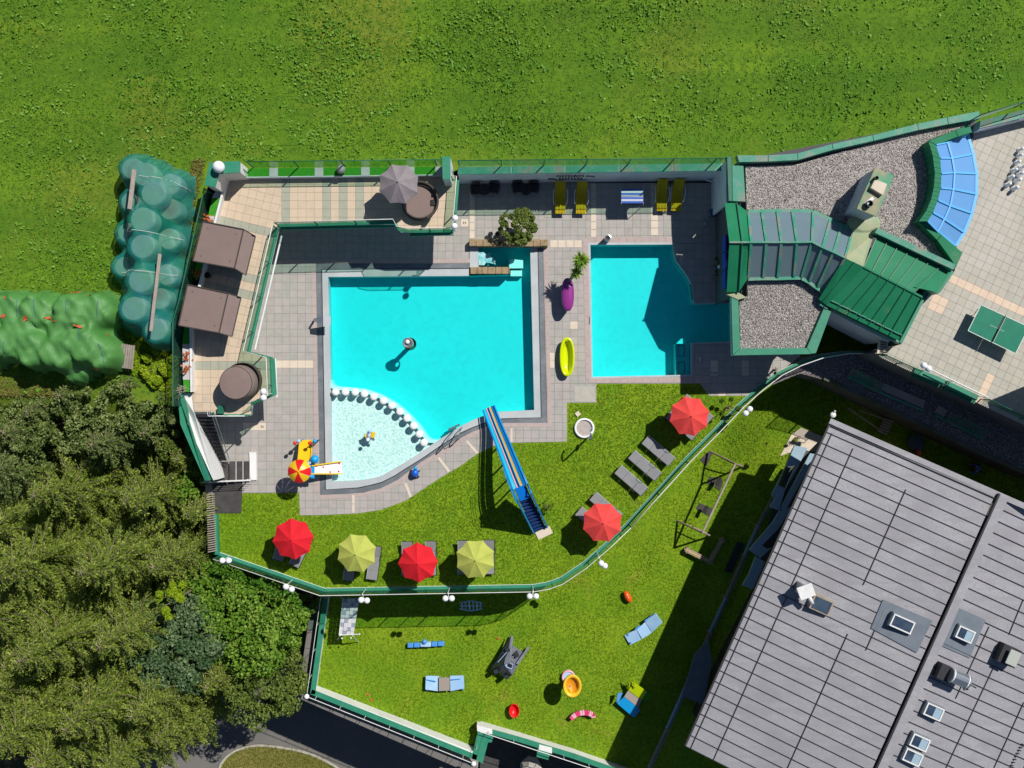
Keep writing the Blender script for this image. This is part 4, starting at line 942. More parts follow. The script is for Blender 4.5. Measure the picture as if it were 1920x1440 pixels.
co = [(1741, 265), (1749, 292), (1753, 324), (1751, 351), (1746, 374), (1737, 395), (1723, 415)]
for i in range(6):
    for k in range(3):
        L2 = lambda u, v, t: (u[0] + (v[0] - u[0]) * t, u[1] + (v[1] - u[1]) * t)
        t0, t1 = k / 3 + .01, (k + 1) / 3 - .01
        q = MB(); q.prism(XY([L2(co[i], co[i + 1], t0), L2(co[i], co[i + 1], t1), L2(inner[i], inner[i + 1], t1), L2(inner[i], inner[i + 1], t0)], 4.45), 3.4, 4.45 + rnd.uniform(0, .01)); q.build('coping', M['greenroof'], sk)
for px in ([(1741, 264), (1791, 244), (1796, 256), (1756, 272)], [(1791.5, 243.8), (1818, 233), (1823, 248), (1796.5, 256)], [(1723, 416), (1739, 415.5), (1766, 440), (1757, 450)], [(1757.5, 450.5), (1766.5, 440.5), (1805, 474), (1793, 500)]):
    cap(px, 4.3 if px[0][1] < 300 else 4.1, 'greenroof', h=1.2, name='coping')
# the wall north of the patterned terrace
nw2 = thing('terrace_wall', 'pale wall with weathered capping and glass fence north of the patterned terrace', 'wall', P(1880, 225, 3))
q = MB(); q.prism(XY([(1838, 226), (1990, 188), (1990, 204), (1836, 243)], 3.9), 0, 3.84); q.build('wall', M['wallblue'], nw2)
for a in range(2):
    q = MB(); q.prism(XY([(1838 + 76 * a + .4, 226 - 19 * a), (1914 + 76 * a, 207 - 19 * a), (1914 + 76 * a, 222 - 19.5 * a), (1836 + 77 * a + .4, 241 - 19.5 * a)], 3.92), 3.85, 3.92); q.build('capping', M['greenw'] if a else M['greenw'], nw2)
railing('glass_fence', 'green glass fence with dark posts at the far end of the uphill wall', XY([(1839, 215), (1992, 169)], 5.1), 3.9, 5.1, post=2.4, rail='dgreen')

# chimney on the gravel roof
ch = thing('chimney', 'tall pale blue chimney block with stained green cap standing on the gravel roof', 'chimney', P(1610, 380, GZ))
q = MB(); q.prism(XY([(1641.5, 316.5), (1674.5, 329.5), (1642.5, 404), (1608, 390.5)], 5.6), 3.3, 5.6); q.build('shaft', mat('pale_blue_render', (.45, .52, .60), .8, c2=(.38, .45, .54), scale=1), ch)
q = MB(); q.prism(XY([(1640.5, 314.5), (1677, 329), (1643.5, 406.5), (1606, 391.5)], 5.7), 5.6, 5.7); q.build('cap', mat('stained_cap', (.16, .26, .14), .6, c2=(.35, .30, .18), scale=.9, dirt=(.03, .3, .17), ds=.5, dlo=.5, dhi=.6), ch, bevel=.02)
q = MB(); q.prism(XY([(1641, 336), (1663.5, 345), (1655.5, 366), (1632.5, 352)], 5.95), 5.7, 5.95); q.build('cover_slab', M['cream'], ch, bevel=.02)
for x, y, r_ in ((1630, 382, .17), (1643, 334, .10)):
    q = MB(); A = P(x, y, 5.9); q.lathe([(r_, -.25), (r_, .1), (r_ * .8, .1), (r_ * .75, -.1), (.001, -.1)], A, 14); q.build('flue', M['black'], ch)
q = MB(); A = P(1630, 377, 5.85); q.box((A.x, A.y, 5.8), (.5, .16, .14), R(40)); q.build('flue', M['steel'], ch)

# ---------------------------------------------------------------- patterned east terrace (z = 2.95)
ET = [(1815, 255), (1835, 238), (2100, 170), (2100, 880), (1925, 799), (1655, 672), (1641, 662), (1690, 645), (1732, 562), (1742, 541), (1762, 549), (1790, 508), (1795, 480), (1793, 462), (1808, 436), (1822, 400), (1831, 364), (1831, 326), (1825, 289)]
q = MB(); q.prism(XY(ET, TZ), -.6, TZ - .015); eterr = struct(q.build('patterned_terrace', M['grout']))
ot = tuple(P(1785, 514, TZ)[:2]); rt = R(-25)
def pick_e(i, j):
    if j == -1 and i >= 0: return 2
    if i == 9 and j < -9: return 2
    if i in (-1, 0) and -6 < j < -3: return 2
    return rnd.choice((0, 0, 1))
rest = MB(); tile_field(eterr, XY(ET, TZ), ot, rt, tp, TZ, [M['r1'], M['r2'], M['rp']], pick_e, rest=rest, near=tuple(P(1750, 640, TZ)[:2])); stuff(rest.build('tile_cut', [M['r1'], M['r2'], M['rp']], eterr))
# railings of its downhill edge: pickets, flower boxes, pickets
railing('picket_railing', 'short run of green pickets where the metal roof meets the patterned terrace', XY([(1642, 664), (1716, 697)], TZ), TZ, 3.95, post=1.2, glass=False, pickets=.11, rail='dgreen')
railing('picket_railing', 'run of green pickets at the far downhill corner of the patterned terrace', XY([(1838, 748), (1925, 790), (2000, 825)], TZ), TZ, 3.95, post=1.2, glass=False, pickets=.11, rail='dgreen')
fb = thing('flower_boxes', 'green flower boxes and white rail on the downhill edge of the patterned terrace', 'flower box', P(1775, 720, TZ))
for a, b in (((1713, 694), (1769, 717)), ((1773, 719), (1831, 746))):
    q = MB(); q.bar(P(*a, 3.4), P(*b, 3.4), .28, .35); q.build('box', M['green'], fb)
    q = MB(); q.bar(P(a[0] - 4, a[1] + 8, 3.0), P(b[0] - 4, b[1] + 8, 3.0), .22, .2); q.build('box', M['dgreen'], fb)
q = MB(); q.tube([P(1745, 693, 4.0), P(1852, 745, 4.0)], .04, 6); q.tube([P(1771, 714, 3.2), P(1792, 715, 4.0)], .025, 5); q.tube([P(1833, 744, 3.2), P(1852, 745, 4.0)], .025, 5); q.build('white_rail', M['whitem'], fb)
globe_lamp('twin white globe lamp by the flower boxes of the patterned terrace', (1732, 685), (1741, 691), 4.7, (1728, 694), TZ)
# vent grille behind the metal roof's corner
vg = thing('bar_grille', 'small white barred grille at the corner below the green metal roof', 'grille', P(1658, 652, 2.9))
for k in range(6): q = MB(); q.bar(P(1651, 641 + k * 4.4, 3.05), P(1664, 643 + k * 4.4, 3.05), .05, .04); q.build('bar', M['black'], vg)
q = MB(); q.prism(XY([(1649, 638), (1666, 640), (1662, 667), (1644, 664)], 3.0), 2.9, 3.0); q.build('frame', M['cream'], vg)
# gravel strip (z = 0) below the terrace, with its white flashing and green fence bits
gs = MB(); GS = [(1448, 722), (1480, 694), (1530, 668), (1650, 660), (2000, 820), (2100, 960), (1925, 885), (1852, 856), (1720, 792), (1600, 735), (1545, 712), (1500, 700)]
gs.prism(XY(GS, 0), -6, -.02); gstrip = struct(gs.build('gravel_terrace', mat('dark_gravel', (.15, .13, .13), .9, c2=(.11, .095, .1), scale=1, fine=(.3, .27, .28), fs=9, bump=1, bs=11)))
pebbles('gravel', XY(GS, 0), -.02, gstrip, 16000)
q = MB(); q.tube([P(1632, 667, .5), P(1925, 800, .5)], .05, 5); q.tube([P(1632, 667, .3), P(1700, 690, .3)], .05, 5); q.build('flashing', M['whitem'], gstrip)
gw = thing('parapet_fence', 'green trimmed parapet with picket sections along the shaded gravel strip', 'fence', P(1700, 770, 0))
for a, b, kind in (((1590, 706), (1650, 736), 'p'), ((1650, 736), (1729, 770), 'c'), ((1752, 778), (1770, 787), 'c'), ((1772, 788), (1842, 822), 'p')):
    q = MB(); q.bar(P(*a, .2), P(*b, .2), .14, .14); q.build('capping', M['greenw'], gw)
    if kind == 'p':
        q = MB(); A = P(*a, .3); B = P(*b, .3)
        for i in range(24): c = A.lerp(B, i / 23); q.bar(c + Vector((0, .02, 0)), c + Vector((.12, .5, .5)), .035, .02)
        stuff(q.build('picket', M['greenw'], gw))
    else:
        q = MB(); A = P(*a, .05); B = P(*b, .05); q.bar(A + Vector((.1, .35, 0)), B + Vector((.1, .35, 0)), .45, .1); q.build('planter_strip', M['pink'], gw)
q = MB(); q.prism(XY([(1545, 705), (1600, 730), (1720, 788), (1852, 850), (1960, 900), (1960, 906), (1850, 858), (1718, 795), (1600, 738), (1545, 712)], .1), -5, .1); q.build('wall', mat('mossy_concrete', (.13, .13, .11), .9, c2=(.08, .09, .06), scale=1), gw)
# ---------------------------------------------------------------- the house with the grey standing seam roof
M['roof'] = mat('grey_sheet_roof', (.36, .36, .385), .6, c2=(.295, .29, .315), scale=.5, fine=(.28, .275, .30), fs=14, dirt=(.38, .375, .40), ds=.9, dlo=.5, dhi=.7, metal=.15, bump=.12, bs=5)
M['roof2'] = mat('grey_sheet_roof_pale', (.385, .38, .40), .6, c2=(.31, .303, .325), scale=.7, fine=(.29, .285, .305), fs=12, dirt=(.28, .275, .295), ds=.5, dlo=.55, dhi=.75, metal=.15, bump=.12, bs=5)
M['wall_shade'] = mat('shade_dark_wall', (.045, .035, .03), .8, c2=(.07, .055, .045), scale=2)  # house wall kept dark: the shade under the eave is put into the colour
for k_ in ('roof', 'roof2'):
    rt_ = M[k_].node_tree; rb_ = rt_.nodes['Principled BSDF']; rs_ = rb_.inputs['Base Color'].links[0].from_socket
    g1 = rt_.nodes.new('ShaderNodeNewGeometry'); m1 = rt_.nodes.new('ShaderNodeMapping'); m1.vector_type = 'POINT'; m1.inputs['Rotation'].default_value = (0, 0, R(24)); m1.inputs['Scale'].default_value = (.35, 3.2, 1)
    n1 = rt_.nodes.new('ShaderNodeTexNoise'); n1.inputs['Scale'].default_value = 1; n1.inputs['Detail'].default_value = 4
    rt_.links.new(g1.outputs['Position'], m1.inputs['Vector']); rt_.links.new(m1.outputs[0], n1.inputs['Vector'])
    r1_ = rt_.nodes.new('ShaderNodeMapRange'); r1_.inputs['From Min'].default_value = .45; r1_.inputs['From Max'].default_value = .7; r1_.inputs['To Max'].default_value = .55; rt_.links.new(n1.outputs['Fac'], r1_.inputs['Value'])
    x1_ = rt_.nodes.new('ShaderNodeMix'); x1_.data_type = 'RGBA'; rt_.links.new(rs_, x1_.inputs['A']); x1_.inputs['B'].default_value = (.27, .265, .27, 1); rt_.links.new(r1_.outputs['Result'], x1_.inputs['Factor']); rt_.links.new(x1_.outputs['Result'], rb_.inputs['Base Color'])
M['seam'] = mat('dark_roof_seam', (.03, .03, .035), .6)
M['bluegrey'] = mat('blue_grey_sheet', (.34, .47, .56), .5, c2=(.28, .40, .49), scale=1.2, fine=(.3, .42, .5), fs=10)
M['flash'] = mat('blue_grey_flashing', (.17, .20, .235), .5, c2=(.14, .17, .2), scale=1.5)
house = thing('house', 'large house with grey standing seam metal roof, skylights and chimneys in the lower garden', 'house', P(1600, 1150, 2))
EZ, RZ = 2.1, 3.5
E0, E1 = P(1557, 789, EZ), P(1284, 1398, EZ)          # eave (west), from the north corner to the south-west corner
R0, R1 = P(1867, 925, RZ), P(1630, 1436, RZ)          # ridge
# extend south past the frame
dE = (E1 - E0); dR = (R1 - R0)
E2 = E1; S2 = R0 + dR * 1.35
SW = P(1284, 1400, EZ)
cross = (R0 - E0)                                     # across the slope
nn = 30; down = dE.normalized(); L = dE.length; Lr = L
Rb = E1 + cross
step = L / nn
for i in range(nn):
    a = E0 + down * (i * step + .012); b = E0 + down * ((i + 1) * step - .012)
    quad(house, 'roof_panel', rnd.choice(('roof', 'roof2')), a, b, b + cross, a + cross, .05, lift=rnd.uniform(-.003, .003))
for i in range(1, nn + 1):
    a = E0 + down * (i * step); q = MB(); q.bar(a + Vector((0, 0, .02)) + cross * .005, a + cross + Vector((0, 0, .02)), .035, .05); q.build('standing_seam', M['seam'], house)
# beyond the south-west corner the eave runs along the house's end: the last strip of roof
cn = cross.normalized()
for off_, a_, b_ in ((11 / 33, .03, 1.0), (55 / 33, .045, .47), (55 / 33, .50, 1), (166 / 33, .09, .38), (215 / 33, .42, .54), (176 / 33, .52, 1.0)):
    k = off_ / cross.length; A = E0 + cross * k + down * (L * a_); B = E0 + cross * k + down * (L * b_)
    q = MB(); q.tube([A + Vector((0, 0, .05)), B + Vector((0, 0, .05))], .022, 6); q.build('snow_rail', M['seam'], house)
# north verge with dark gutter line, ridge cap and a dark bar standing in for its cast shadow
q = MB(); q.bar(E0 + Vector((-.05, .0, .05)), R0 + cross * .5 + Vector((0, 0, -.1)), .30, .1); q.build('verge', M['roof2'], house)
q = MB(); q.bar(E0 + Vector((.0, -.28, .06)), R0 + cross * .0 + Vector((0, -.28, .06)), .05, .06); q.build('verge_seam', M['seam'], house)
q = MB(); q.bar(E0 + Vector((.02, 0, 0)), E1 + Vector((.02, 0, 0)), .10, .08); q.build('gutter', M['seam'], house)
cap_a = R0 + Vector((.12, 0, .1)); cap_b = cap_a + down * L * 1.05
q = MB(); q.bar(cap_a + cn * .25, cap_b + cn * .25, .55, .1); q.build('ridge_cap', M['roof2'], house)
q = MB(); q.bar(cap_a + Vector((0, 0, .03)), cap_b + Vector((0, 0, .03)), .10, .14); q.build('ridge_shadow_bar', M['seam'], house)
# east slope
dn = Vector((cn.x, cn.y, 0)).normalized(); eb = R0 + dn * .55
crossE = Vector((dn.x * 11, dn.y * 11, -1.0))
for i in range(nn + 1):
    a = eb + down * (i * step + .012); b = eb + down * ((i + 1) * step - .012)
    quad(house, 'roof_panel', rnd.choice(('roof', 'roof2')), a, b, b + crossE, a + crossE, .05, lift=rnd.uniform(-.003, .003))
    if i: q = MB(); a = eb + down * (i * step) + Vector((0, 0, .03)); q.bar(a, a + crossE, .035, .05); q.build('standing_seam', M['seam'], house)
def on_east(px, py, lift=0.0):                        # a point of the east slope under a photo position
    z = 3.2
    for _ in range(8):
        p = P(px, py, z + lift); d = (Vector((p.x, p.y, 0)) - Vector((eb.x, eb.y, 0))).dot(dn); z = eb.z - d / 11
    return P(px, py, z + lift)
def on_west(px, py, lift=0.0):
    z = 2.8
    for _ in range(8):
        p = P(px, py, z + lift); d = (Vector((p.x, p.y, 0)) - Vector((E0.x, E0.y, 0))).dot(dn); z = EZ + (RZ - EZ) * d / Vector((cross.x, cross.y, 0)).length
    return P(px, py, z + lift)
for pa, pb in (((1919, 1124), (1892, 1190)), ((1855, 1175), (1792, 1310)), ((1864, 1250), (1774, 1440)), ((1920, 1317), (1864, 1440)), ((1990, 1290), (1920, 1440))):
    q = MB(); q.tube([on_east(*pa, .05), on_east(*pb, .05)], .022, 6); q.build('snow_rail', M['seam'], house)
q = MB(); q.prism([tuple(v[:2]) for v in (E0 + dn * 1.7 + down * .4, E1 + dn * 1.7 - down * .3, E1 + dn * 22 - down * .3, E0 + dn * 22 + down * .4)], -5, 1.9); q.build('wall', M['wall_shade'], house)
# skylights: flashing sheet, frame, pane
def skylight(lab, c, size, ang, fpoly, f, tone='flash', zf=.03, blind=False, hh=.28):
    A = f(*c, hh); s = thing('skylight', lab, 'skylight', A)
    if fpoly: q = MB(); vs = [f(*p, zf + .03) for p in fpoly]; q.add(vs, [tuple(range(len(vs)))]); q.add([v - Vector((0, 0, .04)) for v in vs], [tuple(reversed(range(len(vs))))]); q.build('flashing', M[tone], s)
    w_, l_ = size
    q = MB(); q.box((A.x, A.y, A.z - .12), (l_ + .16, w_ + .16, .3), ang); q.build('curb', M['flash'], s, bevel=.01)
    fr = MB()
    for dx, dy, sx, sy in ((0, w_ / 2, l_ + .08, .07), (0, -w_ / 2, l_ + .08, .07), (l_ / 2, 0, .07, w_ - .07), (-l_ / 2, 0, .07, w_ - .07)):
        ca, sa = math.cos(ang), math.sin(ang); fr.box((A.x + dx * ca - dy * sa, A.y + dx * sa + dy * ca, A.z + .07), (sx, sy, .08), ang)
    fr.build('frame', M['whitem'], s)
    q = MB(); q.box((A.x, A.y, A.z + .05), (l_ - .06, w_ - .06, .03), ang); q.build('pane', M['skyglass'], s)
    if blind:
        ca, sa = math.cos(ang), math.sin(ang); q = MB(); q.box((A.x + l_ * .25 * ca, A.y + l_ * .25 * sa, A.z + .068), (l_ * .45, w_ - .1, .01), ang); q.build('blind', M['bluegrey'], s)
    return s
M['skyglass'] = mat('skylight_glass', (.03, .05, .09), .06, spec=.8, c2=(.06, .09, .13), scale=1.5)
ra = R(-24)
pz = lambda x, y: (1380 + x / 3.556, 1040 + y / 3.556)
skylight('dark skylight in a wide blue grey flashing just west of the house ridge', pz(1105, 460), (.62, 1.15), ra, [pz(980, 300), pz(1310, 440), pz(1205, 655), pz(900, 490)], on_west)
skylight('skylight with half drawn blind in blue grey flashing east of the house ridge', pz(1525, 530), (.60, .85), ra, [pz(1465, 345), pz(1665, 435), pz(1560, 690), pz(1350, 600)], on_east, blind=True)
skylight('single skylight with half drawn blind south of the silver drum ventilator', pz(1315, 1045), (.62, .9), ra, None, on_east, blind=True)
skylight('upper skylight of the close pair near the south end of the roof', pz(1222, 1250), (.62, .9), ra, None, on_east, blind=True)
skylight('lower skylight of the close pair near the south end of the roof', pz(1175, 1348), (.62, .9), ra, None, on_east, blind=True)
hc = thing('roof_hatch', 'dark glass roof hatch with brown frame beside the metal chimney cowl', 'roof hatch', on_west(*pz(570, 335)))
A = on_west(*pz(570, 335), .3); q = MB(); q.box((A.x, A.y, A.z - .2), (1.15, .85, .5), ra); q.build('curb', M['wood'], hc, bevel=.02); q = MB(); q.box((A.x, A.y, A.z + .06), (.95, .66, .04), ra); q.build('pane', M['skyglass'], hc)
cwl = thing('chimney_cowl', 'white metal chimney cowl with angled pipe on the west slope of the house roof', 'chimney', on_west(*pz(460, 250)))
A = on_west(*pz(465, 245), 1.0); q = MB(); q.box((A.x, A.y, A.z - .5), (.55, .55, 1.0), ra); q.build('shaft', M['steel'], cwl)
q = MB(); q.box((A.x, A.y, A.z + .05), (.85, .7, .1), R(20)); q.build('cap', M['whitem'], cwl, bevel=.02)
q = MB(); q.tube([on_west(*pz(478, 262), .9), on_west(*pz(508, 325), .7)], .12, 10); q.build('pipe', M['whitem'], cwl, smooth=True)
q = MB(); q.ball(on_west(*pz(495, 208), .5), .1, 10, 6); q.build('vent_ball', M['steel'], cwl)
dr = thing('drum_ventilator', 'silver drum shaped ventilator on a dark box on the east slope of the house roof', 'ventilator', on_east(*pz(1430, 820)))
A = on_east(*pz(1395, 790), .55); q = MB(); q.box((A.x, A.y, A.z - .3), (.7, .8, .7), ra); q.build('box', M['seam'], dr)
q = MB(); q.tube([on_east(*pz(1425, 800), .75), on_east(*pz(1545, 850), .75)], .36, 16); q.build('drum', M['steel'], dr, smooth=False)
for t in (.1, .9): c = on_east(*pz(1425, 800), .75).lerp(on_east(*pz(1545, 850), .75), t); q = MB(); q.tube([c - dn * .03, c + dn * .03], .38, 16); q.build('band', M['whitem'], dr)
q = MB(); q.tube([on_east(*pz(1535, 900), .1), on_east(*pz(1560, 868), .4), on_east(*pz(1600, 888), .4)], .04, 6); q.build('elbow_pipe', M['seam'], dr)
bx = thing('box_chimney', 'low dark box chimney with pale metal lid at the eastern part of the house roof', 'chimney', on_east(*pz(1810, 670)))
A = on_east(*pz(1812, 670), .4); q = MB(); q.box((A.x, A.y, A.z - .2), (1.0, 1.0, .8), ra); q.build('body', M['seam'], bx)
A = on_east(*pz(1848, 690), .85); q = MB(); q.box((A.x, A.y, A.z), (.6, .8, .08), ra); q.build('lid', mat('pale_lid', (.42, .45, .40), .5), bx, bevel=.02)
sl = thing('roof_ladder', 'short row of dark roof rungs near the bottom corner of the grey roof', 'ladder', on_east(*pz(1880, 1340)))
for k in range(9): q = MB(); A = on_east(*pz(1912 - 10 * k, 1265 + 20 * k), .1); q.box(A, (.12, .06, .05), ra); q.build('rung', M['black'], sl)
# satellite head at the north corner
sh = thing('outdoor_lamp', 'white outdoor lamp head on a short arm at the north corner of the house', 'lamp', P(1562, 778, 1.5))
q = MB(); q.ball(P(1562, 778, 2.0), .17, 12, 8, sz=.6); q.build('head', M['whitem'], sh, smooth=True); q = MB(); q.tube([P(1562, 778, 2.0), P(1566, 770, 2.1)], .06, 6); q.build('arm', M['whitem'], sh)
# blue grey balcony canopies on the shaded west side
bz = -1.2
zz2 = lambda x, y: (1240 + x / 4.8, 780 + y / 4.8)
can = thing('balcony_canopy', 'zigzag blue grey sheet canopies over the shaded balconies beside the house wall', 'canopy', P(1440, 950, bz))
def canopy(px, hole=None):
    p = XY([zz2(*a) for a in px], bz); q = MB(); q.prism(p, bz - .15, bz); q.build('canopy_panel', M['bluegrey'], can)
canopy([(1200, 265), (1315, 287), (1240, 440), (1180, 450), (1122, 455), (1085, 540)])
canopy([(1122, 455), (1052, 622), (1118, 652), (1060, 850), (975, 822), (1025, 742), (990, 715)]); canopy([(1195, 482), (1240, 440), (1105, 700), (1065, 850), (1118, 652)])
canopy([(1340, 335), (1392, 345), (1115, 858), (1068, 842)])
canopy([(1066, 852), (1110, 858), (1180, 815), (1050, 1020), (905, 1165), (955, 1200), (990, 1190), (890, 1280), (790, 1205), (1000, 960)])
canopy([(850, 1265), (930, 1312), (905, 1380), (820, 1560), (730, 1525), (780, 1440)])
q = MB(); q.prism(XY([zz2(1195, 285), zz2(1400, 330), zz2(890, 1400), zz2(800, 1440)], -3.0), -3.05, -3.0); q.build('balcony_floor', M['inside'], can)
# paved corner and planter by the house
q = MB(); pv = [PL(*zz2(*a), .05) for a in [(1070, 360), (1170, 170), (1260, 105), (1450, 185), (1420, 330), (1150, 330)]]; q.add(pv, [tuple(range(len(pv)))]); struct(q.build('paved_corner', M['cream']))
# fence along the foot of the house
fn = thing('ranch_fence', 'weathered wooden and blue fence running along the dark foot of the house', 'fence', PL(1330, 1180))
pa = [(1452, 925), (1420, 985), (1395, 1040), (1360, 1120), (1330, 1185), (1290, 1275), (1250, 1365), (1215, 1440)]
for i, (a, b) in enumerate(zip(pa, pa[1:])):
    q = MB(); q.bar(PL(*a, .9), PL(*b, .9), .13, .05); q.build('rail', M['wood'] if i % 2 == 0 else M['bluegrey'], fn)
    q = MB(); q.bar(PL(a[0] + 5, a[1] + 1, .3), PL(b[0] + 5, b[1] + 1, .3), .10, .05); q.build('rail', M['flash'], fn)
    A = PL(*a, .45); q = MB(); q.box(A, (.1, .1, .95)); q.build('post', M['wood'], fn)
q = MB(); q.prism(XY([(1279, 1305), (1302, 1228), (1328, 1200), (1335, 1240), (1318, 1322)], -3.2), -3.3, -3.2); o = q.build('balcony_deck', M['flash']); tag(o, 'grey balcony deck corner sticking out under the house eave', 'balcony')
# neighbouring wing east of the patterned terrace; only its shadow reaches the picture
wing = thing('house_wing', 'white wing of the hotel beyond the patterned terrace', 'building', P(2010, 640, 3))
q = MB(); q.prism(XY([(1962, 700), (2300, 560), (2300, 950), (1990, 815)], 3), -1, 5.6); q.build('wall', M['white'], wing)
q = MB(); q.prism(XY([(1960, 698), (2302, 556), (2302, 954), (1988, 818)], 5.7), 5.6, 5.75); q.build('roof', M['roof'], wing)
# ---------------------------------------------------------------- parasols
for n, c, c2 in (('red_cloth', (.78, .012, .025), (.70, .01, .02)), ('coral_cloth', (.86, .075, .065), (.80, .06, .055)), ('lime_cloth', (.52, .56, .11), (.46, .50, .095)), ('grey_cloth', (.29, .255, .27), (.25, .22, .235))):
    M[n] = mat(n, c, .85, c2=c2, scale=2.5, trans=.12, bump=.08, bs=60)
def parasol(label, px, z_top, m, r=1.14, base=0.0, rot=0.2, tilt=0.0, group='lawn parasols'):
    A = P(*px, z_top); s = thing('parasol', label, 'parasol', (A.x, A.y, base), group)
    q = MB(); n = 8; sub = 4; rings = 6; drop = .52; vs = []; fs = []
    cx, cy = A.x, A.y
    for k in range(rings + 1):
        t = k / rings
        for a in range(n * sub):
            th = 2 * math.pi * a / (n * sub) + rot; f_ = abs(math.sin(n / 2 * (th - rot)))
            rr_ = r * t * (1 - .075 * t * f_ - (1 - math.cos(math.pi / n)) * f_ * .55)
            z = z_top - drop * (t ** 1.12) - .05 * f_ * t * (1 - .2 * t) + rnd.uniform(-.004, .004)
            vs.append((cx + rr_ * math.cos(th), cy + rr_ * math.sin(th), z + tilt * rr_ * math.cos(th)))
    N = n * sub
    for k in range(rings):
        for a in range(N): fs.append((k * N + a, k * N + (a + 1) % N, (k + 1) * N + (a + 1) % N, (k + 1) * N + a))
    q.add(vs, fs); q.build('canopy', M[m], s)
    q = MB(); last = vs[-N:]; low = [(cx + (v[0] - cx) * .985, cy + (v[1] - cy) * .985, v[2] - .13 - .02 * math.sin(i * 2.1)) for i, v in enumerate(last)]
    q.add([(cx + (v[0] - cx) * 1.002, cy + (v[1] - cy) * 1.002, v[2]) for v in last] + low, [(a, (a + 1) % N, N + (a + 1) % N, N + a) for a in range(N)]); q.build('valance', M[m], s)
    q = MB(); q.tube([(cx, cy, base), (cx, cy, z_top - .02)], .025, 8); q.build('pole', M['steel'], s)
    for k in range(n):
        th = 2 * math.pi * k / n + rot; q = MB(); q.tube([(cx, cy, z_top - .03), (cx + r * .97 * math.cos(th), cy + r * .97 * math.sin(th), z_top - drop - .03)], .009, 4); q.build('rib', M['steel'], s)
    q = MB(); q.lathe([(.001, .07), (.025, .05), (.03, .0), (.02, -.03)], A, 8); q.build('finial', M['black'], s)
    q = MB(); q.lathe([(.26, 0), (.26, .05), (.06, .09), (.04, .3)], (cx, cy, base), 14); q.build('base', M['black'], s)
parasol('red parasol nearest the trees at the west end of the lawn', (545.4, 1013.5), 2.55, 'red_cloth', rot=.12)
parasol('lime yellow parasol second from the trees, between the two bright red ones', (666, 1040.6), 2.55, 'lime_cloth', rot=.32, r=1.1)
parasol('red parasol between the two lime yellow parasols', (782, 1058), 2.55, 'red_cloth', rot=.05, r=1.1)
parasol('lime yellow parasol with dark finial, nearest the slide ladder', (890.6, 1051.7), 2.55, 'lime_cloth', rot=.42, r=1.1)
parasol('coral red parasol beside the balustrade, lower of the two coral ones', (1131, 982), 2.55, 'coral_cloth', rot=.35, r=1.12)
parasol('coral red parasol beside the round bush, upper of the two coral ones', (1296, 781), 2.55, 'coral_cloth', rot=.25, r=1.12)
parasol('grey parasol over the open daybed on the beige terrace', (745.4, 341), TZ + 2.5, 'grey_cloth', base=TZ, rot=.35, r=1.08, group=None)

# ---------------------------------------------------------------- grey loungers
M['mesh'] = mat('grey_mesh_cloth', (.27, .27, .28), .7, c2=(.235, .235, .245), scale=4, fine=(.21, .21, .22), fs=90)
M['frame_l'] = mat('pale_aluminium', (.62, .63, .64), .4, metal=.3)
def lounger_proto():
    s = thing('sun_lounger', 'x', 'sun lounger', (0, 0, 0))
    W = .31
    def pan(x0, z0, x1, z1): q = MB(); q.bar((x0, 0, z0), (x1, 0, z1), W * 2 - .05, .015); return q
    pan(-.97, .33, -.42, .33).build('leg_rest', M['mesh'], s); pan(-.41, .33, .36, .33).build('seat', M['mesh'], s)
    pan(.38, .34, .97, .52).build('backrest', M['mesh'], s)
    for y in (-W, W): q = MB(); q.tube([(-.98, y, .33), (.36, y, .33), (.98, y, .53)], .018, 6); q.build('side_rail', M['frame_l' if y > 0 else 'black'], s)
    for x, z in ((-.98, .33), (.98, .53)): q = MB(); q.tube([(x, -W, z), (x, W, z)], .016, 6); q.build('cross_bar', M['black'], s)
    for x in (-.7, .45):
        for y in (-W, W): q = MB(); q.tube([(x, y, .33), (x + .08 * (1 if x > 0 else -1), y, 0)], .014, 5); q.build('leg', M['black'], s)
    for y in (-W, W):
        q = MB(); q.tube([(.15, y * 1.02, .33), (.18, y * 1.14, .50), (.33, y * 1.2, .55), (.50, y * 1.14, .53), (.55, y * 1.03, .40)], .012, 5); q.build('armrest', M['black'], s)
    return s
LP = lounger_proto()
ls = [((565, 1032), (.44, -.9), 'grey sun lounger on the tree side lawn, right half showing beyond the first red parasol'),
      ((530, 1020), (.28, -.95), 'grey sun lounger almost hidden in the shade of the red parasol nearest the trees'),
      ((701.5, 1055), (.14, -.99), 'grey sun lounger showing beside the lime parasol nearer the trees'),
      ((657, 1057), (.12, -.99), 'grey sun lounger whose foot end sticks out below the lime parasol nearer the trees'),
      ((764, 1047), (0, -1), 'grey sun lounger on the tree side under the red parasol between the lime ones'),
      ((808, 1046), (0, -1), 'grey sun lounger on the slide side under the red parasol between the lime ones'),
      ((869, 1045), (0, -1), 'grey sun lounger on the tree side under the lime parasol nearest the slide'),
      ((917, 1044), (0, -1), 'grey sun lounger on the slide side under the lime parasol nearest the slide'),
      ((1136, 951), (.76, .65), 'grey sun lounger with its head end toward the shower, under the lower coral parasol'),
      ((1109, 979), (.76, .65), 'grey sun lounger half shaded, lowest one under the lower coral parasol'),
      ((1234, 845), (.76, .65), 'uncovered grey sun lounger with a parasol shadow on it, first of the open three'),
      ((1208.5, 873), (.76, .65), 'uncovered grey sun lounger in the middle of the open three'),
      ((1183, 901), (.76, .65), 'uncovered grey sun lounger, last of the open three toward the lower parasol'),
      ((1305.6, 768), (.76, .65), 'grey sun lounger closest to the deck under the upper coral parasol'),
      ((1278, 797), (.76, .65), 'grey sun lounger shaded by the upper coral parasol, on its shower side')]
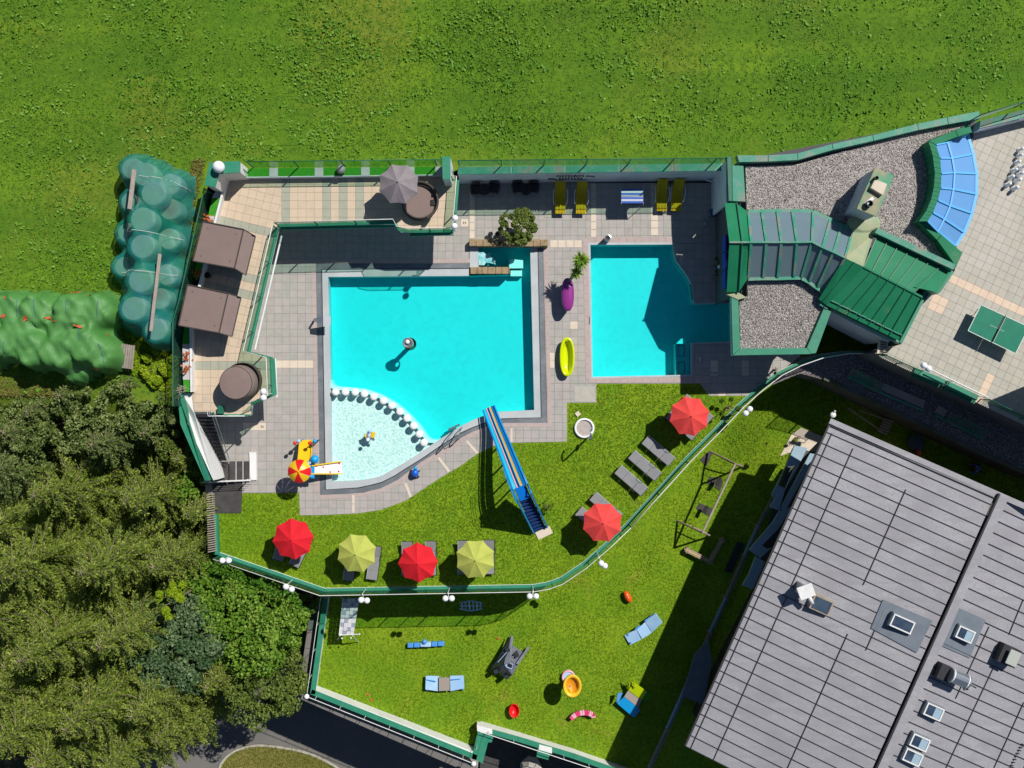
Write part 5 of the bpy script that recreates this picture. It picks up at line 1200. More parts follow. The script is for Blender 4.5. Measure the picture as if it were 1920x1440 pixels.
for i, (c, d, lab) in enumerate(ls):
    A = P(*c, .35); a = heading(*d)
    if i == 0: LP.location = (A.x, A.y, 0); LP.rotation_euler.z = a; LP['label'] = lab; LP['group'] = 'grey sun loungers on the upper lawn'
    else: dup(LP, (A.x, A.y, 0), a, lab, 'grey sun loungers on the upper lawn')
# yellow loungers
M['yellow'] = mat('yellow_cushion', (.62, .46, .008), .75, c2=(.54, .40, .006), scale=3)
M['yellow2'] = mat('yellow_cushion_piping', (.40, .32, .01), .75)
def ylp():
    s = thing('yellow_lounger', 'x', 'sun lounger', (0, 0, 0))
    prof = [(-.85, .34), (-.62, .36), (-.3, .30), (.1, .34), (.4, .48), (.85, .85)]
    pr = smooth_path(prof, 4)
    q = MB(); n = len(pr)
    for y in np.linspace(-.29, .29, 8)[:-1]:
        w_ = .58 / 7
        for (x0, z0), (x1, z1) in zip(pr, pr[1:]): q.add([(x0, y + .006, z0), (x1, y + .006, z1), (x1, y + w_ - .006, z1), (x0, y + w_ - .006, z0), (x0, y + w_ / 2, z0 + .035), (x1, y + w_ / 2, z1 + .035)], [(0, 1, 5, 4), (4, 5, 2, 3)])
    q.build('cushion', M['yellow'], s)
    q = MB()
    for (x0, z0), (x1, z1) in zip(pr, pr[1:]): q.bar((x0, 0, z0 - .03), (x1, 0, z1 - .03), .58, .03)
    q.build('frame', M['yellow2'], s)
    for y in (-.36, .36):
        q = MB(); q.tube([(-.3, y, .32), (-.2, y * 1.06, .58), (.15, y * 1.12, .66), (.45, y * 1.06, .62), (.5, y, .5)], .022, 6); q.build('armrest', M['whitem'], s)
        q = MB(); q.tube([(-.3, y * .95, .5), (-.35, y * .95, 0)], .018, 5); q.build('leg', M['whitem'], s); q = MB(); q.tube([(.4, y * .95, .5), (.5, y * .95, 0)], .018, 5); q.build('leg', M['whitem'], s)
    return s
YP = ylp()
for i, (c, a, lab) in enumerate([((1050.5, 372), 90, 'yellow cushioned lounger in the wall shade, the one nearest the wall lettering start'), ((1090, 372), 88, 'yellow cushioned lounger in the wall shade, just after the first under the wall lettering'),
                                 ((1241, 367), 90, 'yellow cushioned lounger beside the blue and white canopy bench'), ((1270, 367), 85, 'yellow cushioned lounger nearest the coiled hose, slightly tilted')]):
    A = P(*c, .4)
    if i == 0: YP.location = (A.x, A.y, 0); YP.rotation_euler.z = R(a); YP['label'] = lab; YP['group'] = 'yellow loungers along the shaded wall'
    else: dup(YP, (A.x, A.y, 0), R(a), lab, 'yellow loungers along the shaded wall')
# striped canopy bench
M['bcloth'] = mat('blue_stripe_cloth', (.05, .14, .55), .8); M['wcloth'] = mat('white_stripe_cloth', (.66, .68, .74), .8)
s = thing('canopy_bench', 'garden bench with blue and white striped canopy in the wall shade', 'bench', P(1186, 372))
for k in range(7):
    t0, t1 = k / 7, (k + 1) / 7; q = MB(); a = P(1165, 354 + 27 * t0, 1.35 - abs(t0 - .5) * .2); b = P(1206, 354 + 27 * t0, a.z); c = P(1206, 354 + 27 * t1, 1.35 - abs(t1 - .5) * .2); d = P(1165, 354 + 27 * t1, c.z)
    q.add([a, b, c, d, a - Vector((0, 0, .03)), b - Vector((0, 0, .03)), c - Vector((0, 0, .03)), d - Vector((0, 0, .03))], [(3, 2, 1, 0), (4, 5, 6, 7), (0, 1, 5, 4), (2, 3, 7, 6), (1, 2, 6, 5), (3, 0, 4, 7)]); q.build('canopy_stripe', M['bcloth' if k % 2 == 0 else 'wcloth'], s)
q = MB(); A = P(1186, 368, .45); q.box(A, (1.15, .5, .1)); q.build('seat', M['bcloth'], s)
for x in (1165, 1206):
    q = MB(); q.tube([P(x, 354, 0), P(x, 356, 1.3)], .02, 5); q.tube([P(x, 385, 0), P(x, 380, 1.3)], .02, 5); q.build('side_frame', M['whitem'], s)
# dark rattan chairs and little tables in the shade
M['rattan'] = mat('dark_rattan', (.035, .032, .035), .6, c2=(.02, .02, .022), scale=30)
def chair_proto():
    s = thing('rattan_chair', 'x', 'chair'); q = MB(); q.box((0, 0, .38), (.5, .5, .1)); q.build('seat', M['rattan'], s, bevel=.03)
    q = MB(); q.tube([(-.28, .26, .62), (-.3, -.15, .66), (-.2, -.3, .85), (.2, -.3, .85), (.3, -.15, .66), (.28, .26, .62)], .045, 6); q.build('back_rim', M['rattan'], s)
    q = MB(); q.prism([(-.27, -.3), (.27, -.3), (.27, -.25), (-.27, -.25)], .4, .85); q.build('backrest', M['rattan'], s)
    for x in (-.24, .24):
        for y in (-.24, .24): q = MB(); q.tube([(x, y, .35), (x, y, 0)], .02, 5); q.build('leg', M['rattan'], s)
    return s
CP = chair_proto(); cl_ = [((893, 356), 185, 'dark rattan chair closest to the terrace railing in the wall shade'), ((926, 353), 170, 'dark rattan chair on the hose side of the first dark table'), ((971, 352), 190, 'dark rattan chair in the second shaded group, toward the first group'), ((1000, 352), 175, 'dark rattan chair in the second shaded group, toward the yellow loungers')]
for i, (c, a, lab) in enumerate(cl_):
    A = P(*c, .4)
    if i == 0: CP.location = (A.x, A.y, 0); CP.rotation_euler.z = R(a); CP['label'] = lab
    else: dup(CP, (A.x, A.y, 0), R(a), lab)
for c, lab in (((909, 359), 'small dark table between the two chairs nearest the terrace'), ((986, 359), 'small dark table between the chairs beside the yellow loungers')):
    s = thing('side_table', lab, 'table', P(*c)); A = P(*c); q = MB(); q.lathe([(.001, .6), (.33, .6), (.33, .56), (.001, .56)], A, 16); q.build('table_top', M['rattan'], s); q = MB(); q.tube([A, A + Vector((0, 0, .57))], .04, 6); q.build('leg', M['rattan'], s)
# hose, extinguisher, floats at the corner
q = MB(); pth = []
for k in range(64): a = k * .4; pth.append((P(1335, 334).x + math.cos(a) * (.45 + .02 * (k % 7)), P(0, 334).y + math.sin(a) * (.22 + .01 * (k % 5)), .05 + k * .006))
q.tube(pth, .03, 5); o = q.build('garden_hose', M['whitem']); tag(o, 'white coiled hose against the wall at the shaded corner of the deck', 'hose')
q = MB(); A = P(1349, 356, 1); q.lathe([(.001, .8), (.08, .75), (.1, .5), (.1, 0), (.001, 0)], A - Vector((0, 0, .6)), 10); o = q.build('fire_extinguisher', M['red_cloth']); tag(o, 'red extinguisher on the shaded pavilion wall near the coiled hose', 'extinguisher')
s = thing('plastic_chair', 'blue plastic chair in deep shade against the pavilion wall', 'chair', P(1340, 398)); M['bplastic'] = mat('blue_plastic', (.02, .09, .22), .4)
A = P(1340, 398, .42); q = MB(); q.box(A, (.5, .45, .05), .3); q.build('seat', M['bplastic'], s); q = MB(); q.box(A + Vector((.25, .1, .25)), (.06, .45, .5), .3); q.build('backrest', M['bplastic'], s)
for k in range(4): q = MB(); q.tube([A + Vector(((k % 2 - .5) * .4, (k // 2 - .5) * .35, 0)), A + Vector(((k % 2 - .5) * .45, (k // 2 - .5) * .4, -.42))], .02, 4); q.build('leg', M['bplastic'], s)
# litter bin by the side pool
s = thing('litter_bin', 'round grey litter bin at the corner of the side pool', 'bin', P(1137, 449)); A = P(1138, 449, 0)
q = MB(); q.lathe([(.17, 0), (.18, .65), (.15, .66), (.14, .45), (.001, .44)], A, 18); q.build('body', mat('grey_bin', (.45, .45, .44), .5), s, smooth=False); q = MB(); q.lathe([(.185, .62), (.185, .68), (.12, .69)], A, 18); q.build('rim', M['steel'], s)
for c, lab in (((1319, 421), 'small grey speaker stone standing on the shaded deck'), ((1309.5, 673), 'round metal filter lid on the shaded deck beside the pool steps')):
    A = P(*c); q = MB(); q.lathe([(.15, 0), (.15, .12), (.12, .14), (.07, .1), (.001, .12)], A, 14); o = q.build('pool_fitting', M['steel']); tag(o, lab, 'fitting')

# ---------------------------------------------------------------- beige terrace furniture
def cabana(label, roof, visor, tz=TZ):
    c = [P(*p, tz + 2.05) for p in roof]; v = [P(*p, tz + (1.7 if i in (1, 2) else 2.05)) for i, p in enumerate(visor)]
    m = sum(c, Vector()) / 4; s = thing('cabana', label, 'cabana', (m.x, m.y, tz), 'cloth covered cabanas')
    quad(s, 'roof_cloth', 'brown', *c, .03); quad(s, 'visor_cloth', 'brown', *v, .03)
    for a, b in zip(c, c[1:] + c[:1]): q = MB(); q.bar(a + Vector((0, 0, .02)), b + Vector((0, 0, .02)), .05, .06); q.build('frame_bar', M['brownd'], s)
    for a, b in ((v[0], v[1]), (v[1], v[2]), (v[2], v[3])): q = MB(); q.bar(a, b, .045, .05); q.build('frame_bar', M['brownd'], s)
    for a in (c[0], c[3], c[1], c[2]): q = MB(); q.bar((a.x + (m.x - a.x) * .3, a.y + (m.y - a.y) * .3, tz), (a.x + (m.x - a.x) * .3, a.y + (m.y - a.y) * .3, a.z), .05, .05); q.build('post', M['brownd'], s)
    bed = [p.lerp(m, .12) for p in c]; q = MB(); q.prism([tuple(p[:2]) for p in bed], tz + .15, tz + .38); q.build('bed_base', M['brownd'], s, bevel=.02)
    q = MB(); q.prism([tuple(p.lerp(m, .04)[:2]) for p in bed], tz + .38, tz + .52); q.build('mattress', M['brown'], s, bevel=.03)
    bk = [c[0].lerp(m, .1), c[3].lerp(m, .1)]; q = MB(); q.bar((bk[0].x, bk[0].y, tz + .8), (bk[1].x, bk[1].y, tz + .8), .15, .7); q.build('backrest', M['brownd'], s)
    q = MB(); q.bar(v[1].lerp(v[0], .25) + Vector((0, 0, .1)), v[1].lerp(v[0], .02) + Vector((0, 0, .06)), .05, .03); q.build('strut', M['black'], s)
cabana('taupe cloth cabana nearest the corner pier on the beige terrace', [(381, 415), (457, 430), (440, 503), (362, 489)], [(457, 430), (479, 443), (461, 516), (440, 503)])
cabana('taupe cloth cabana nearer the closed round daybed', [(352, 533.5), (428, 550), (411, 624), (335, 610)], [(428, 550), (452, 558), (435, 631), (411, 624)])
A = P(446, 713.5, TZ + 1.3); s = thing('round_daybed', 'round brown daybed with closed flat hood at the end of the beige terrace', 'daybed', (A.x, A.y, TZ))
q = MB(); q.lathe([(.85, 0), (.97, .1), (.97, .45), (.93, .5)], (A.x, A.y, TZ), 40); q.build('base', M['brownd'], s)
q = MB(); q.lathe([(.95, .5), (.93, .9), (.87, 1.27), (.84, 1.31)], (A.x - .1, A.y - .12, TZ), 40); q.build('hood_side', M['brown'], s, smooth=True)
q = MB(); q.lathe([(.84, 1.31), (.845, 1.34), (.5, 1.37), (.001, 1.38)], (A.x - .1, A.y - .12, TZ), 40); q.build('hood_top', M['brown'], s)
q = MB(); q.tube([(A.x - .1 + .845 * math.cos(k * .157), A.y - .12 + .845 * math.sin(k * .157), TZ + 1.33) for k in range(41)], .02, 5); q.build('hood_rim', M['brownd'], s)
A = P(786, 379, TZ + .5); s = thing('round_daybed', 'open round daybed with taupe mattress and folded dark hood beside the grey parasol', 'daybed', (A.x, A.y, TZ))
q = MB(); q.lathe([(.85, .05), (.95, .15), (.95, .42), (.9, .45), (.001, .45)], (A.x, A.y, TZ), 36); q.build('base', M['brownd'], s)
q = MB(); q.lathe([(.86, .45), (.88, .55), (.82, .6), (.001, .61)], (A.x, A.y, TZ), 36); q.build('mattress', M['brown'], s)
for k, (rr_, zz) in enumerate(((.95, .62), (1.0, .72), (1.02, .84))):
    q = MB(); q.tube([(A.x + rr_ * math.cos(R(a)), A.y + rr_ * math.sin(R(a)), TZ + zz) for a in range(-62, 135, 12)], .06, 6); q.build('hood_fold', M['brownd'], s)
q = MB(); q.box((A.x + .75, A.y - .05, TZ + .64), (.25, .3, .06)); o = q.build('cushion', M['black'], s)
q = MB(); A = P(638, 316, 3.85); q.ball((0, 0, 0), .24, 14, 10, sz=.9); o = q.build('stone_ball', mat('grey_stone_ball', (.42, .38, .37), .9, c2=(.3, .27, .27), scale=9, bump=.4, bs=20), smooth=True); o.location = A - Vector((0, 0, .22)); tag(o, 'grey stone ball resting on the turf planter of the beige terrace', 'ball')
A = P(392, 517, TZ); s = thing('flower_pot', 'small dark round pot in the shade between the two cabanas', 'pot', A); q = MB(); q.lathe([(.12, 0), (.17, .3), (.14, .3), (.12, .2), (.001, .2)], A, 14); q.build('pot', M['black'], s)
A = P(440, 767, TZ); s = thing('green_box', 'little green box at the terrace end beside the stair railing', 'box', P(415, 768, TZ)); A = P(415, 768, TZ + .2); q = MB(); q.box(A, (.25, .4, .35)); q.build('body', M['green'], s, bevel=.02); q = MB(); q.box(A + Vector((0, 0, .19)), (.27, .42, .03)); q.build('lid', M['dgreen'], s)
# terracotta butterfly plants on the western planter blocks
for c, lab in (((348, 668), 'rusty orange plant figure on the white planter block, nearer the cabana'), ((349, 692), 'rusty orange butterfly figure on the white planter block, nearer the stair'), ((390, 411), 'tiny rusty orange figure on the planter block beside the first cabana'), ((372, 513), 'reddish pot plant in the planter between the cabanas')):
    A = P(*c, 3.4); pts = np.array([[A.x + rnd.gauss(0, .11), A.y + rnd.gauss(0, .12), A.z + rnd.uniform(0, .15)] for _ in range(26)])
    if 'rust' not in M: M['rust'] = leafmat('rusty_plant', (.35, .07, .02), (.5, .12, .03), (.6, .2, .06), .1)
    o = leaves('rusty_plant', pts, np.full(26, .14), M['rust'], flat=.6); tag(o, lab, 'plant')

# ---------------------------------------------------------------- things in and around the pools
A = P(765, 643, 1.2); s = thing('mushroom_fountain', 'round steel fountain bowl with white dome standing in the big pool', 'fountain', (A.x, A.y, -.95))
q = MB(); q.tube([(A.x, A.y, -.95), (A.x, A.y, 1.15)], .13, 12); q.build('column', M['steel'], s)
q = MB(); q.lathe([(.12, 1.0), (.22, 1.12), (.30, 1.25), (.25, 1.28), (.14, 1.22)], (A.x, A.y, 0), 20); q.build('bowl', M['steeld'], s)
q = MB(); q.ball((A.x - .02, A.y + .05, 1.3), .13, 14, 8); q.build('dome', M['gloss_white'], s, smooth=True)
q = MB(); q.lathe([(.2, .9), (.33, 1.0), (.36, 1.1), (.34, 1.12)], (A.x + .1, A.y - .05, 0), 20); q.build('lower_bowl', M['dgreen'], s)
s = thing('neck_shower', 'broad grey metal water spout arching over the western pool edge', 'spout', P(590, 605))
pp_ = [P(588, 601, 0), P(589, 600, .7), P(594, 600, 1.05), P(606, 600, 1.05), P(620, 601, .9)]
q = MB()
for (a, b, w0, w1) in zip(pp_, pp_[1:], (.18, .2, .3, .42), (.2, .3, .42, .5)):
    q.add([a + Vector((0, w0 / 2, 0)), a - Vector((0, w0 / 2, 0)), b - Vector((0, w1 / 2, 0)), b + Vector((0, w1 / 2, 0)), a + Vector((0, w0 / 2, -.03)), a - Vector((0, w0 / 2, .03)), b - Vector((0, w1 / 2, .03)), b + Vector((0, w1 / 2, -.03))], [(0, 1, 2, 3), (7, 6, 5, 4), (0, 3, 7, 4), (1, 5, 6, 2)])
q.build('spout_sheet', M['steel'], s)
q = MB(); q.tube([P(589, 601, 0), P(589, 600, .75)], .06, 8); q.build('stand', M['steel'], s)
s = thing('pool_ladder', 'pair of dark looped handrails with ladder at the curved pool edge', 'ladder', P(845, 820))
for (c, e) in (((832, 838), (852, 806)), ((858, 824), (866, 802))):
    q = MB(); a, b = P(*c), P(*e); m_ = a.lerp(b, .5); q.tube(smooth_path([tuple(a), tuple(a + Vector((0, 0, .8))), tuple(m_ + Vector((0, 0, .95))), tuple(b + Vector((0, 0, .6))), tuple(b + Vector((0, 0, -.5)))], 5), .028, 6); q.build('handrail', M['steeld'], s)
for k in range(3): q = MB(); q.bar(P(840, 806, -.1 - .22 * k), P(862, 796, -.1 - .22 * k), .12, .03); q.build('rung', M['steeld'], s)
q = MB(); q.tube([P(829, 833, .04), P(834, 842, .04), P(847, 834, .04), P(862, 822, .04)], .02, 5); q.build('foot_rail', M['black'], s)
# spouting figure in the paddling pool
s = thing('water_figure', 'bluish white water spouting figure with yellow wings in the paddling pool', 'figure', P(693, 818, -.38)); M['iceblue'] = mat('ice_blue_plastic', (.36, .52, .78), .35); M['yel'] = mat('yellow_plastic', (.80, .50, .01), .35); M['redp'] = mat('red_plastic', (.75, .012, .012), .35); M['bluep'] = mat('sky_blue_plastic', (.01, .34, .72), .35)
A = P(692, 817, .5); q = MB(); q.ball(A + Vector((0, 0, -.3)), .24, 14, 10, sx=.8, sy=1.2, sz=1.5); q.build('body', M['iceblue'], s, smooth=True)
q = MB(); q.ball(A + Vector((-.05, -.22, .15)), .11, 12, 8); q.build('head', M['gloss_white'], s, smooth=True); q = MB(); q.box(A + Vector((.22, .05, .0)), (.22, .34, .12), -.2); q.build('wing', M['yel'], s, bevel=.03); q = MB(); q.box(A + Vector((-.22, .0, -.15)), (.1, .26, .12), .3); q.build('wing', M['yel'], s, bevel=.03)
q = MB(); q.ball(A + Vector((.02, .24, .05)), .09, 10, 6); q.build('tail', M['iceblue'], s, smooth=True); q = MB(); q.ball(A + Vector((.22, -.22, -.2)), .08, 10, 6); q.build('foot', M['steeld'], s, smooth=True)
# blue turtle beside the paddling pool
s = thing('turtle_figure', 'blue turtle water figure on the deck by the curved pool edge', 'figure', P(777, 888)); A = P(778, 887, .4)
q = MB(); q.ball(A, .2, 14, 10, sy=1.15, sz=.8); q.build('shell', mat('royal_blue', (.01, .12, .60), .3), s, smooth=True); q = MB(); q.ball(A + Vector((.04, .28, .08)), .11, 12, 8); q.build('head', M['bluep'], s, smooth=True)
for dx, dy in ((-.24, .14), (.24, .1), (-.12, -.24), (.2, -.24)): q = MB(); q.tube([A + Vector((dx * .5, dy * .5, 0)), A + Vector((dx, dy, -.3))], .07, 8, r1=.04); q.build('flipper', mat('navy_plastic', (.01, .03, .12), .4) if 'navy' not in M else M['navy'], s)
q = MB(); q.tube([A, P(778, 887, 0)], .07, 8); q.build('stand', M['steel'], s)
# play tower with yellow and white slides
s = thing('play_tower', 'toddler play tower with red and yellow umbrella roof and two slides beside the paddling pool', 'play tower', P(562, 884))
C = P(560, 884, 2.3); M['redroof'] = M['redp']
for k in range(8):
    a0, a1 = R(45 * k + 20 + .6), R(45 * (k + 1) + 20 - .6); q = MB(); vs = [(C.x, C.y, 2.42)]
    for j in range(1, 6):
        t = j / 5
        for a in (a0, (a0 + a1) / 2, a1): rr_ = .645 * t; vs.append((C.x + rr_ * math.cos(a), C.y + rr_ * math.sin(a), 2.42 - .32 * t * t))
    fs = [(0, 1, 2), (0, 2, 3)]
    for j in range(4):
        b_ = 1 + j * 3
        fs += [(b_, b_ + 3, b_ + 4, b_ + 1), (b_ + 1, b_ + 4, b_ + 5, b_ + 2)]
    q.add(vs, fs); q.build('roof_panel', M['yel' if k % 2 == 0 else 'redp'], s, smooth=True)
q = MB(); q.tube([(C.x, C.y, 0), (C.x, C.y, 2.4)], .05, 8); q.build('pole', M['yel'], s); q = MB(); q.ball((C.x, C.y, 2.44), .05, 8, 6); q.build('knob', M['yel'], s)
for k in range(4): q = MB(); a = R(45 + 90 * k); q.tube([(C.x + .5 * math.cos(a), C.y + .5 * math.sin(a), 0), (C.x + .5 * math.cos(a), C.y + .5 * math.sin(a), 1.3)], .05, 8); q.build('post', M['bluep'], s)
q = MB(); q.box((C.x + .1, C.y, 1.0), (1.0, 1.0, .06)); q.build('platform', M['bluep'], s)
a_, b_, c_, d_ = P(563, 825, .5), P(586, 825, .5), P(583, 868, 1.15), P(559, 868, 1.15); quad(s, 'ramp', 'yel', a_, b_, c_, d_, .05)
for u, v_ in ((a_, d_), (b_, c_)): q = MB(); q.bar(u + Vector((0, 0, .06)), v_ + Vector((0, 0, .06)), .05, .14); q.build('ramp_rail', M['yel'], s)
w0, w1, w2, w3 = P(584, 873, 1.0), P(583, 888, 1.0), P(641, 888, .15), P(640, 865, .15); M['gw'] = M['gloss_white']; quad(s, 'slide', 'gw', w0, w1, w2, w3, .05)
for u, v_ in ((w0, w3), (w1, w2)): q = MB(); q.bar(u + Vector((0, 0, .08)), v_ + Vector((0, 0, .08)), .06, .16); q.build('slide_rail', M['yel'], s)
for (x, y) in ((593, 874), (606, 876), (619, 885), (636, 869), (635, 884), (616, 869)):
    t = (x - 584) / 57; z = 1.0 - .85 * t + .02; q = MB(); q.lathe([(.001, .012), (.05, .01), (.055, 0)], P(x, y, z), 10); q.build('dot', M['redp'], s)
for c, m_, r_, z in (((553, 831), 'redp', .11, 1.5), ((581, 831), 'redp', .11, 1.5), ((590, 827), 'bluep', .12, 1.3), ((560, 827), 'iceblue', .12, 1.3), ((590, 861), 'bluep', .25, 1.2), ((584, 893), 'bluep', .14, 1.0)):
    q = MB(); A = P(*c, z); q.ball(A, r_, 14, 8); q.build('ball', M[m_], s, smooth=True); q = MB(); q.tube([A, (A.x, A.y, 0)], .035, 6); q.build('stem', M['steeld'], s)
for k in range(4): q = MB(); A = P(580 - k * .5, 865 + k * 3, 1.3); q.box(A, (.22, .05, .03)); q.build('stripe', M['gw' if k % 2 else 'bluep'], s)
# big slide
s = thing('water_slide', 'long blue water slide with pink and orange lane strips into the big pool', 'slide', P(1013, 996)); M['slideblue'] = mat('slide_blue', (.005, .26, .66), .3, c2=(.005, .22, .58), scale=1); M['slidecyan'] = mat('slide_cyan', (.01, .42, .62), .3); M['slidenavy'] = mat('navy_plastic', (.008, .03, .12), .35); M['pinkp'] = mat('pink_strip', (.72, .42, .55), .4); M['orangep'] = mat('orange_strip', (.78, .36, .01), .4); M['royal'] = mat('royal_blue_plastic', (.0, .14, .55), .3)
cen = [((916, 764), .3, .37), ((928, 795), .75, .38), ((943, 832), 1.6, .40), ((956, 865), 2.3, .42), ((967, 893), 2.8, .44), ((975, 912), 3.0, .45)]
pts = smooth_path([(*P(*c, z), w_) for c, z, w_ in cen], 5)
dvec = (Vector(pts[-1][:3]) - Vector(pts[0][:3])); dvec.z = 0; dvec.normalize(); side = Vector((-dvec.y, dvec.x, 0))   # across the slide
def lane(o0, o1, name, m_, up0=0.0, up1=0.0, th=.03):
    q = MB(); n = len(pts)
    vs = []
    for p in pts:
        w_ = p[3]; c = Vector(p[:3]); vs += [c + side * (o0 * w_) + Vector((0, 0, up0)), c + side * (o1 * w_) + Vector((0, 0, up1)), c + side * (o0 * w_) + Vector((0, 0, up0 - th)), c + side * (o1 * w_) + Vector((0, 0, up1 - th))]
    fs = []
    for i in range(n - 1): a = i * 4; b = a + 4; fs += [(a, a + 1, b + 1, b), (a + 2, b + 2, b + 3, a + 3), (a, b, b + 2, a + 2), (a + 1, a + 3, b + 3, b + 1)]
    q.add(vs, fs); q.build(name, M[m_], s)
lane(-1.05, -.85, 'side_wall', 'slideblue', .16, .18); lane(-.85, -.42, 'lane', 'slidecyan', .10, 0); lane(-.42, -.26, 'pink_strip', 'pinkp', .06, .06); lane(-.26, -.02, 'lane', 'slidenavy', .0, 0); lane(-.02, .10, 'lane', 'slidecyan', .05, .05)
lane(.10, .32, 'orange_strip', 'orangep', .02, .02); lane(.32, .85, 'lane', 'slideblue', .0, .12); lane(.85, 1.05, 'side_wall', 'slideblue', .18, .16)
T0 = Vector(pts[-1][:3]); T1 = T0 + dvec * .75
q = MB(); q.box((T0 + dvec * .38), (.75, .62, .05), math.atan2(dvec.y, dvec.x)); q.build('platform', M['royal'], s, bevel=.03)
foot = P(1013, 993, .05); top = P(984, 934, 2.85)
for sg_n in (-1, 1):
    q = MB(); q.tube(smooth_path([tuple(T0 + side * sg_n * .42 + Vector((0, 0, .1))), tuple(T0 + dvec * .5 + side * sg_n * .43 + Vector((0, 0, .45))), tuple(top + side * sg_n * .42 + Vector((0, 0, .35))), tuple(foot + side * sg_n * .42 + Vector((0, 0, .2)))], 5), .045, 7); q.build('handrail', M['slideblue'], s)
    q = MB(); q.bar(top + side * sg_n * .40, foot + side * sg_n * .40, .05, .14); q.build('string_board', M['slidecyan'], s)
    q = MB(); a_0, b_0 = T0 + side * sg_n * .44, foot + side * sg_n * .44; q.add([a_0 + Vector((0, 0, .4)), top + side * sg_n * .44 + Vector((0, 0, .4)), b_0 + Vector((0, 0, .25)), b_0, a_0 - Vector((0, 0, .9))], [(0, 1, 2, 3, 4)]); q.build('side_panel', M['slidenavy'], s)
for k in range(10): c = top.lerp(foot, (k + .3) / 10); q = MB(); q.box(c, (.22, .66, .035), math.atan2(dvec.y, dvec.x)); q.build('step', M['slidenavy'], s)
q = MB(); q.add([top + side * .33 - Vector((0, 0, .15)), top - side * .33 - Vector((0, 0, .15)), foot - side * .33 - Vector((0, 0, .0)), foot + side * .33 - Vector((0, 0, .0))], [(0, 1, 2, 3)]); q.build('stair_back', M['slidenavy'], s)
for k, (c, z, w_) in enumerate(cen[1:]): A = P(*c, z); q = MB(); q.tube([(A.x, A.y, 0 if k else -.9), (A.x, A.y, z - .02)], .05, 8); q.build('support', M['steel'], s)
for kk in range(3):
    q = MB(); q.tube([tuple(Vector(p[:3]) + side * (-p[3] * 1.1) + Vector((0, 0, .45 + .2 * kk))) for p in pts[16:]] + [tuple(top - side * .47 + Vector((0, 0, .5 + .2 * kk)))], .014, 4); q.build('guard_wire', M['slideblue'], s)
q = MB(); A = P(1020, 999); q.box((A.x, A.y, 0), (.9, .45, .06), R(25)); o = q.build('stone_slab', M['cream']); tag(o, 'pale stone slab on the lawn at the foot of the slide ladder', 'slab')
# shower with foot basin
s = thing('garden_shower', 'chrome garden shower with curved head on the lawn beside the round basin', 'shower', P(1103, 819)); a = P(1103, 819, 0)
q = MB(); q.tube(smooth_path([tuple(a), tuple(a + Vector((0, 0, 2.2))), tuple(a + Vector((-.05, .12, 2.5))), tuple(a + Vector((-.05, .42, 2.5))), tuple(a + Vector((-.05, .5, 2.3)))], 5), .05, 8); q.build('pipe', M['steel'], s, smooth=True)
q = MB(); q.ball(a + Vector((.02, 0, 1.1)), .13, 12, 8, sx=.7, sy=1.3); q.build('valve', M['steel'], s, smooth=True)
s = thing('foot_basin', 'round white rimmed foot basin on the lawn below the garden shower', 'basin', P(1095, 802)); a = P(1095.5, 802.5)
q = MB(); q.lathe([(.57, 0), (.57, .12), (.54, .15), (.47, .15), (.45, .05)], a, 40); q.build('rim', M['gloss_white'], s, smooth=False); q = MB(); q.lathe([(.46, .05), (.001, .04)], a, 40); q.build('floor', mat('basin_floor', (.45, .40, .36), .7, c2=(.38, .33, .3), scale=3), s)
q = MB(); q.box(P(1083.5, 776, .03), (.25, .25, .06), .7); o = q.build('stone_block', M['cream']); tag(o, 'little square stone set in the lawn near the round foot basin', 'stone')
# boat shaped planters
def boat(name, label, cat, c, hl, hw, h, col, hollow=True, lean=.0, rz=0):
    A = P(*c, h); s = thing(name, label, cat, (A.x, A.y, 0)); m_ = mat(name + '_glaze', col, .22, spec=.6)
    q = MB(); n = 36
    def ringp(l, w_, z, dy=0): return [(A.x + w_ * math.copysign(abs(math.cos(t)) ** .8, math.cos(t)), A.y + dy + l * math.copysign(abs(math.sin(t)) ** .9, math.sin(t)), z) for t in [2 * math.pi * k / n for k in range(n)]]
    rs = [ringp(hl * .80, hw * .62, 0), ringp(hl * .93, hw * .86, h * .4), ringp(hl, hw, h * .93), ringp(hl * .985, hw * .95, h)]
    if hollow: rs += [ringp(hl * .86, hw * .70, h * .98), ringp(hl * .78, hw * .58, h * .45), ringp(hl * .6, hw * .4, h * .2)]
    else: rs += [ringp(hl * .8, hw * .7, h * 1.07), ringp(hl * .4, hw * .35, h * 1.12)]
    vs = [v for r_ in rs for v in r_]; fs = []
    for i in range(len(rs) - 1):
        for k in range(n): fs.append((i * n + k, i * n + (k + 1) % n, (i + 1) * n + (k + 1) % n, (i + 1) * n + k))
    fs.append(tuple((len(rs) - 1) * n + k for k in range(n))); q.add(vs, fs); q.build('shell', m_, s, smooth=True)
    return s
boat('lime_lounge_shell', 'hollow lime green boat shaped seat between the two pools', 'seat', (1063.5, 669), 1.10, .42, .5, (.60, .70, .0))
boat('boat_planter', 'glossy purple boat shaped planter under the spiky palm between the pools', 'planter', (1064.5, 552), .93, .36, .95, (.28, .035, .24), hollow=False)

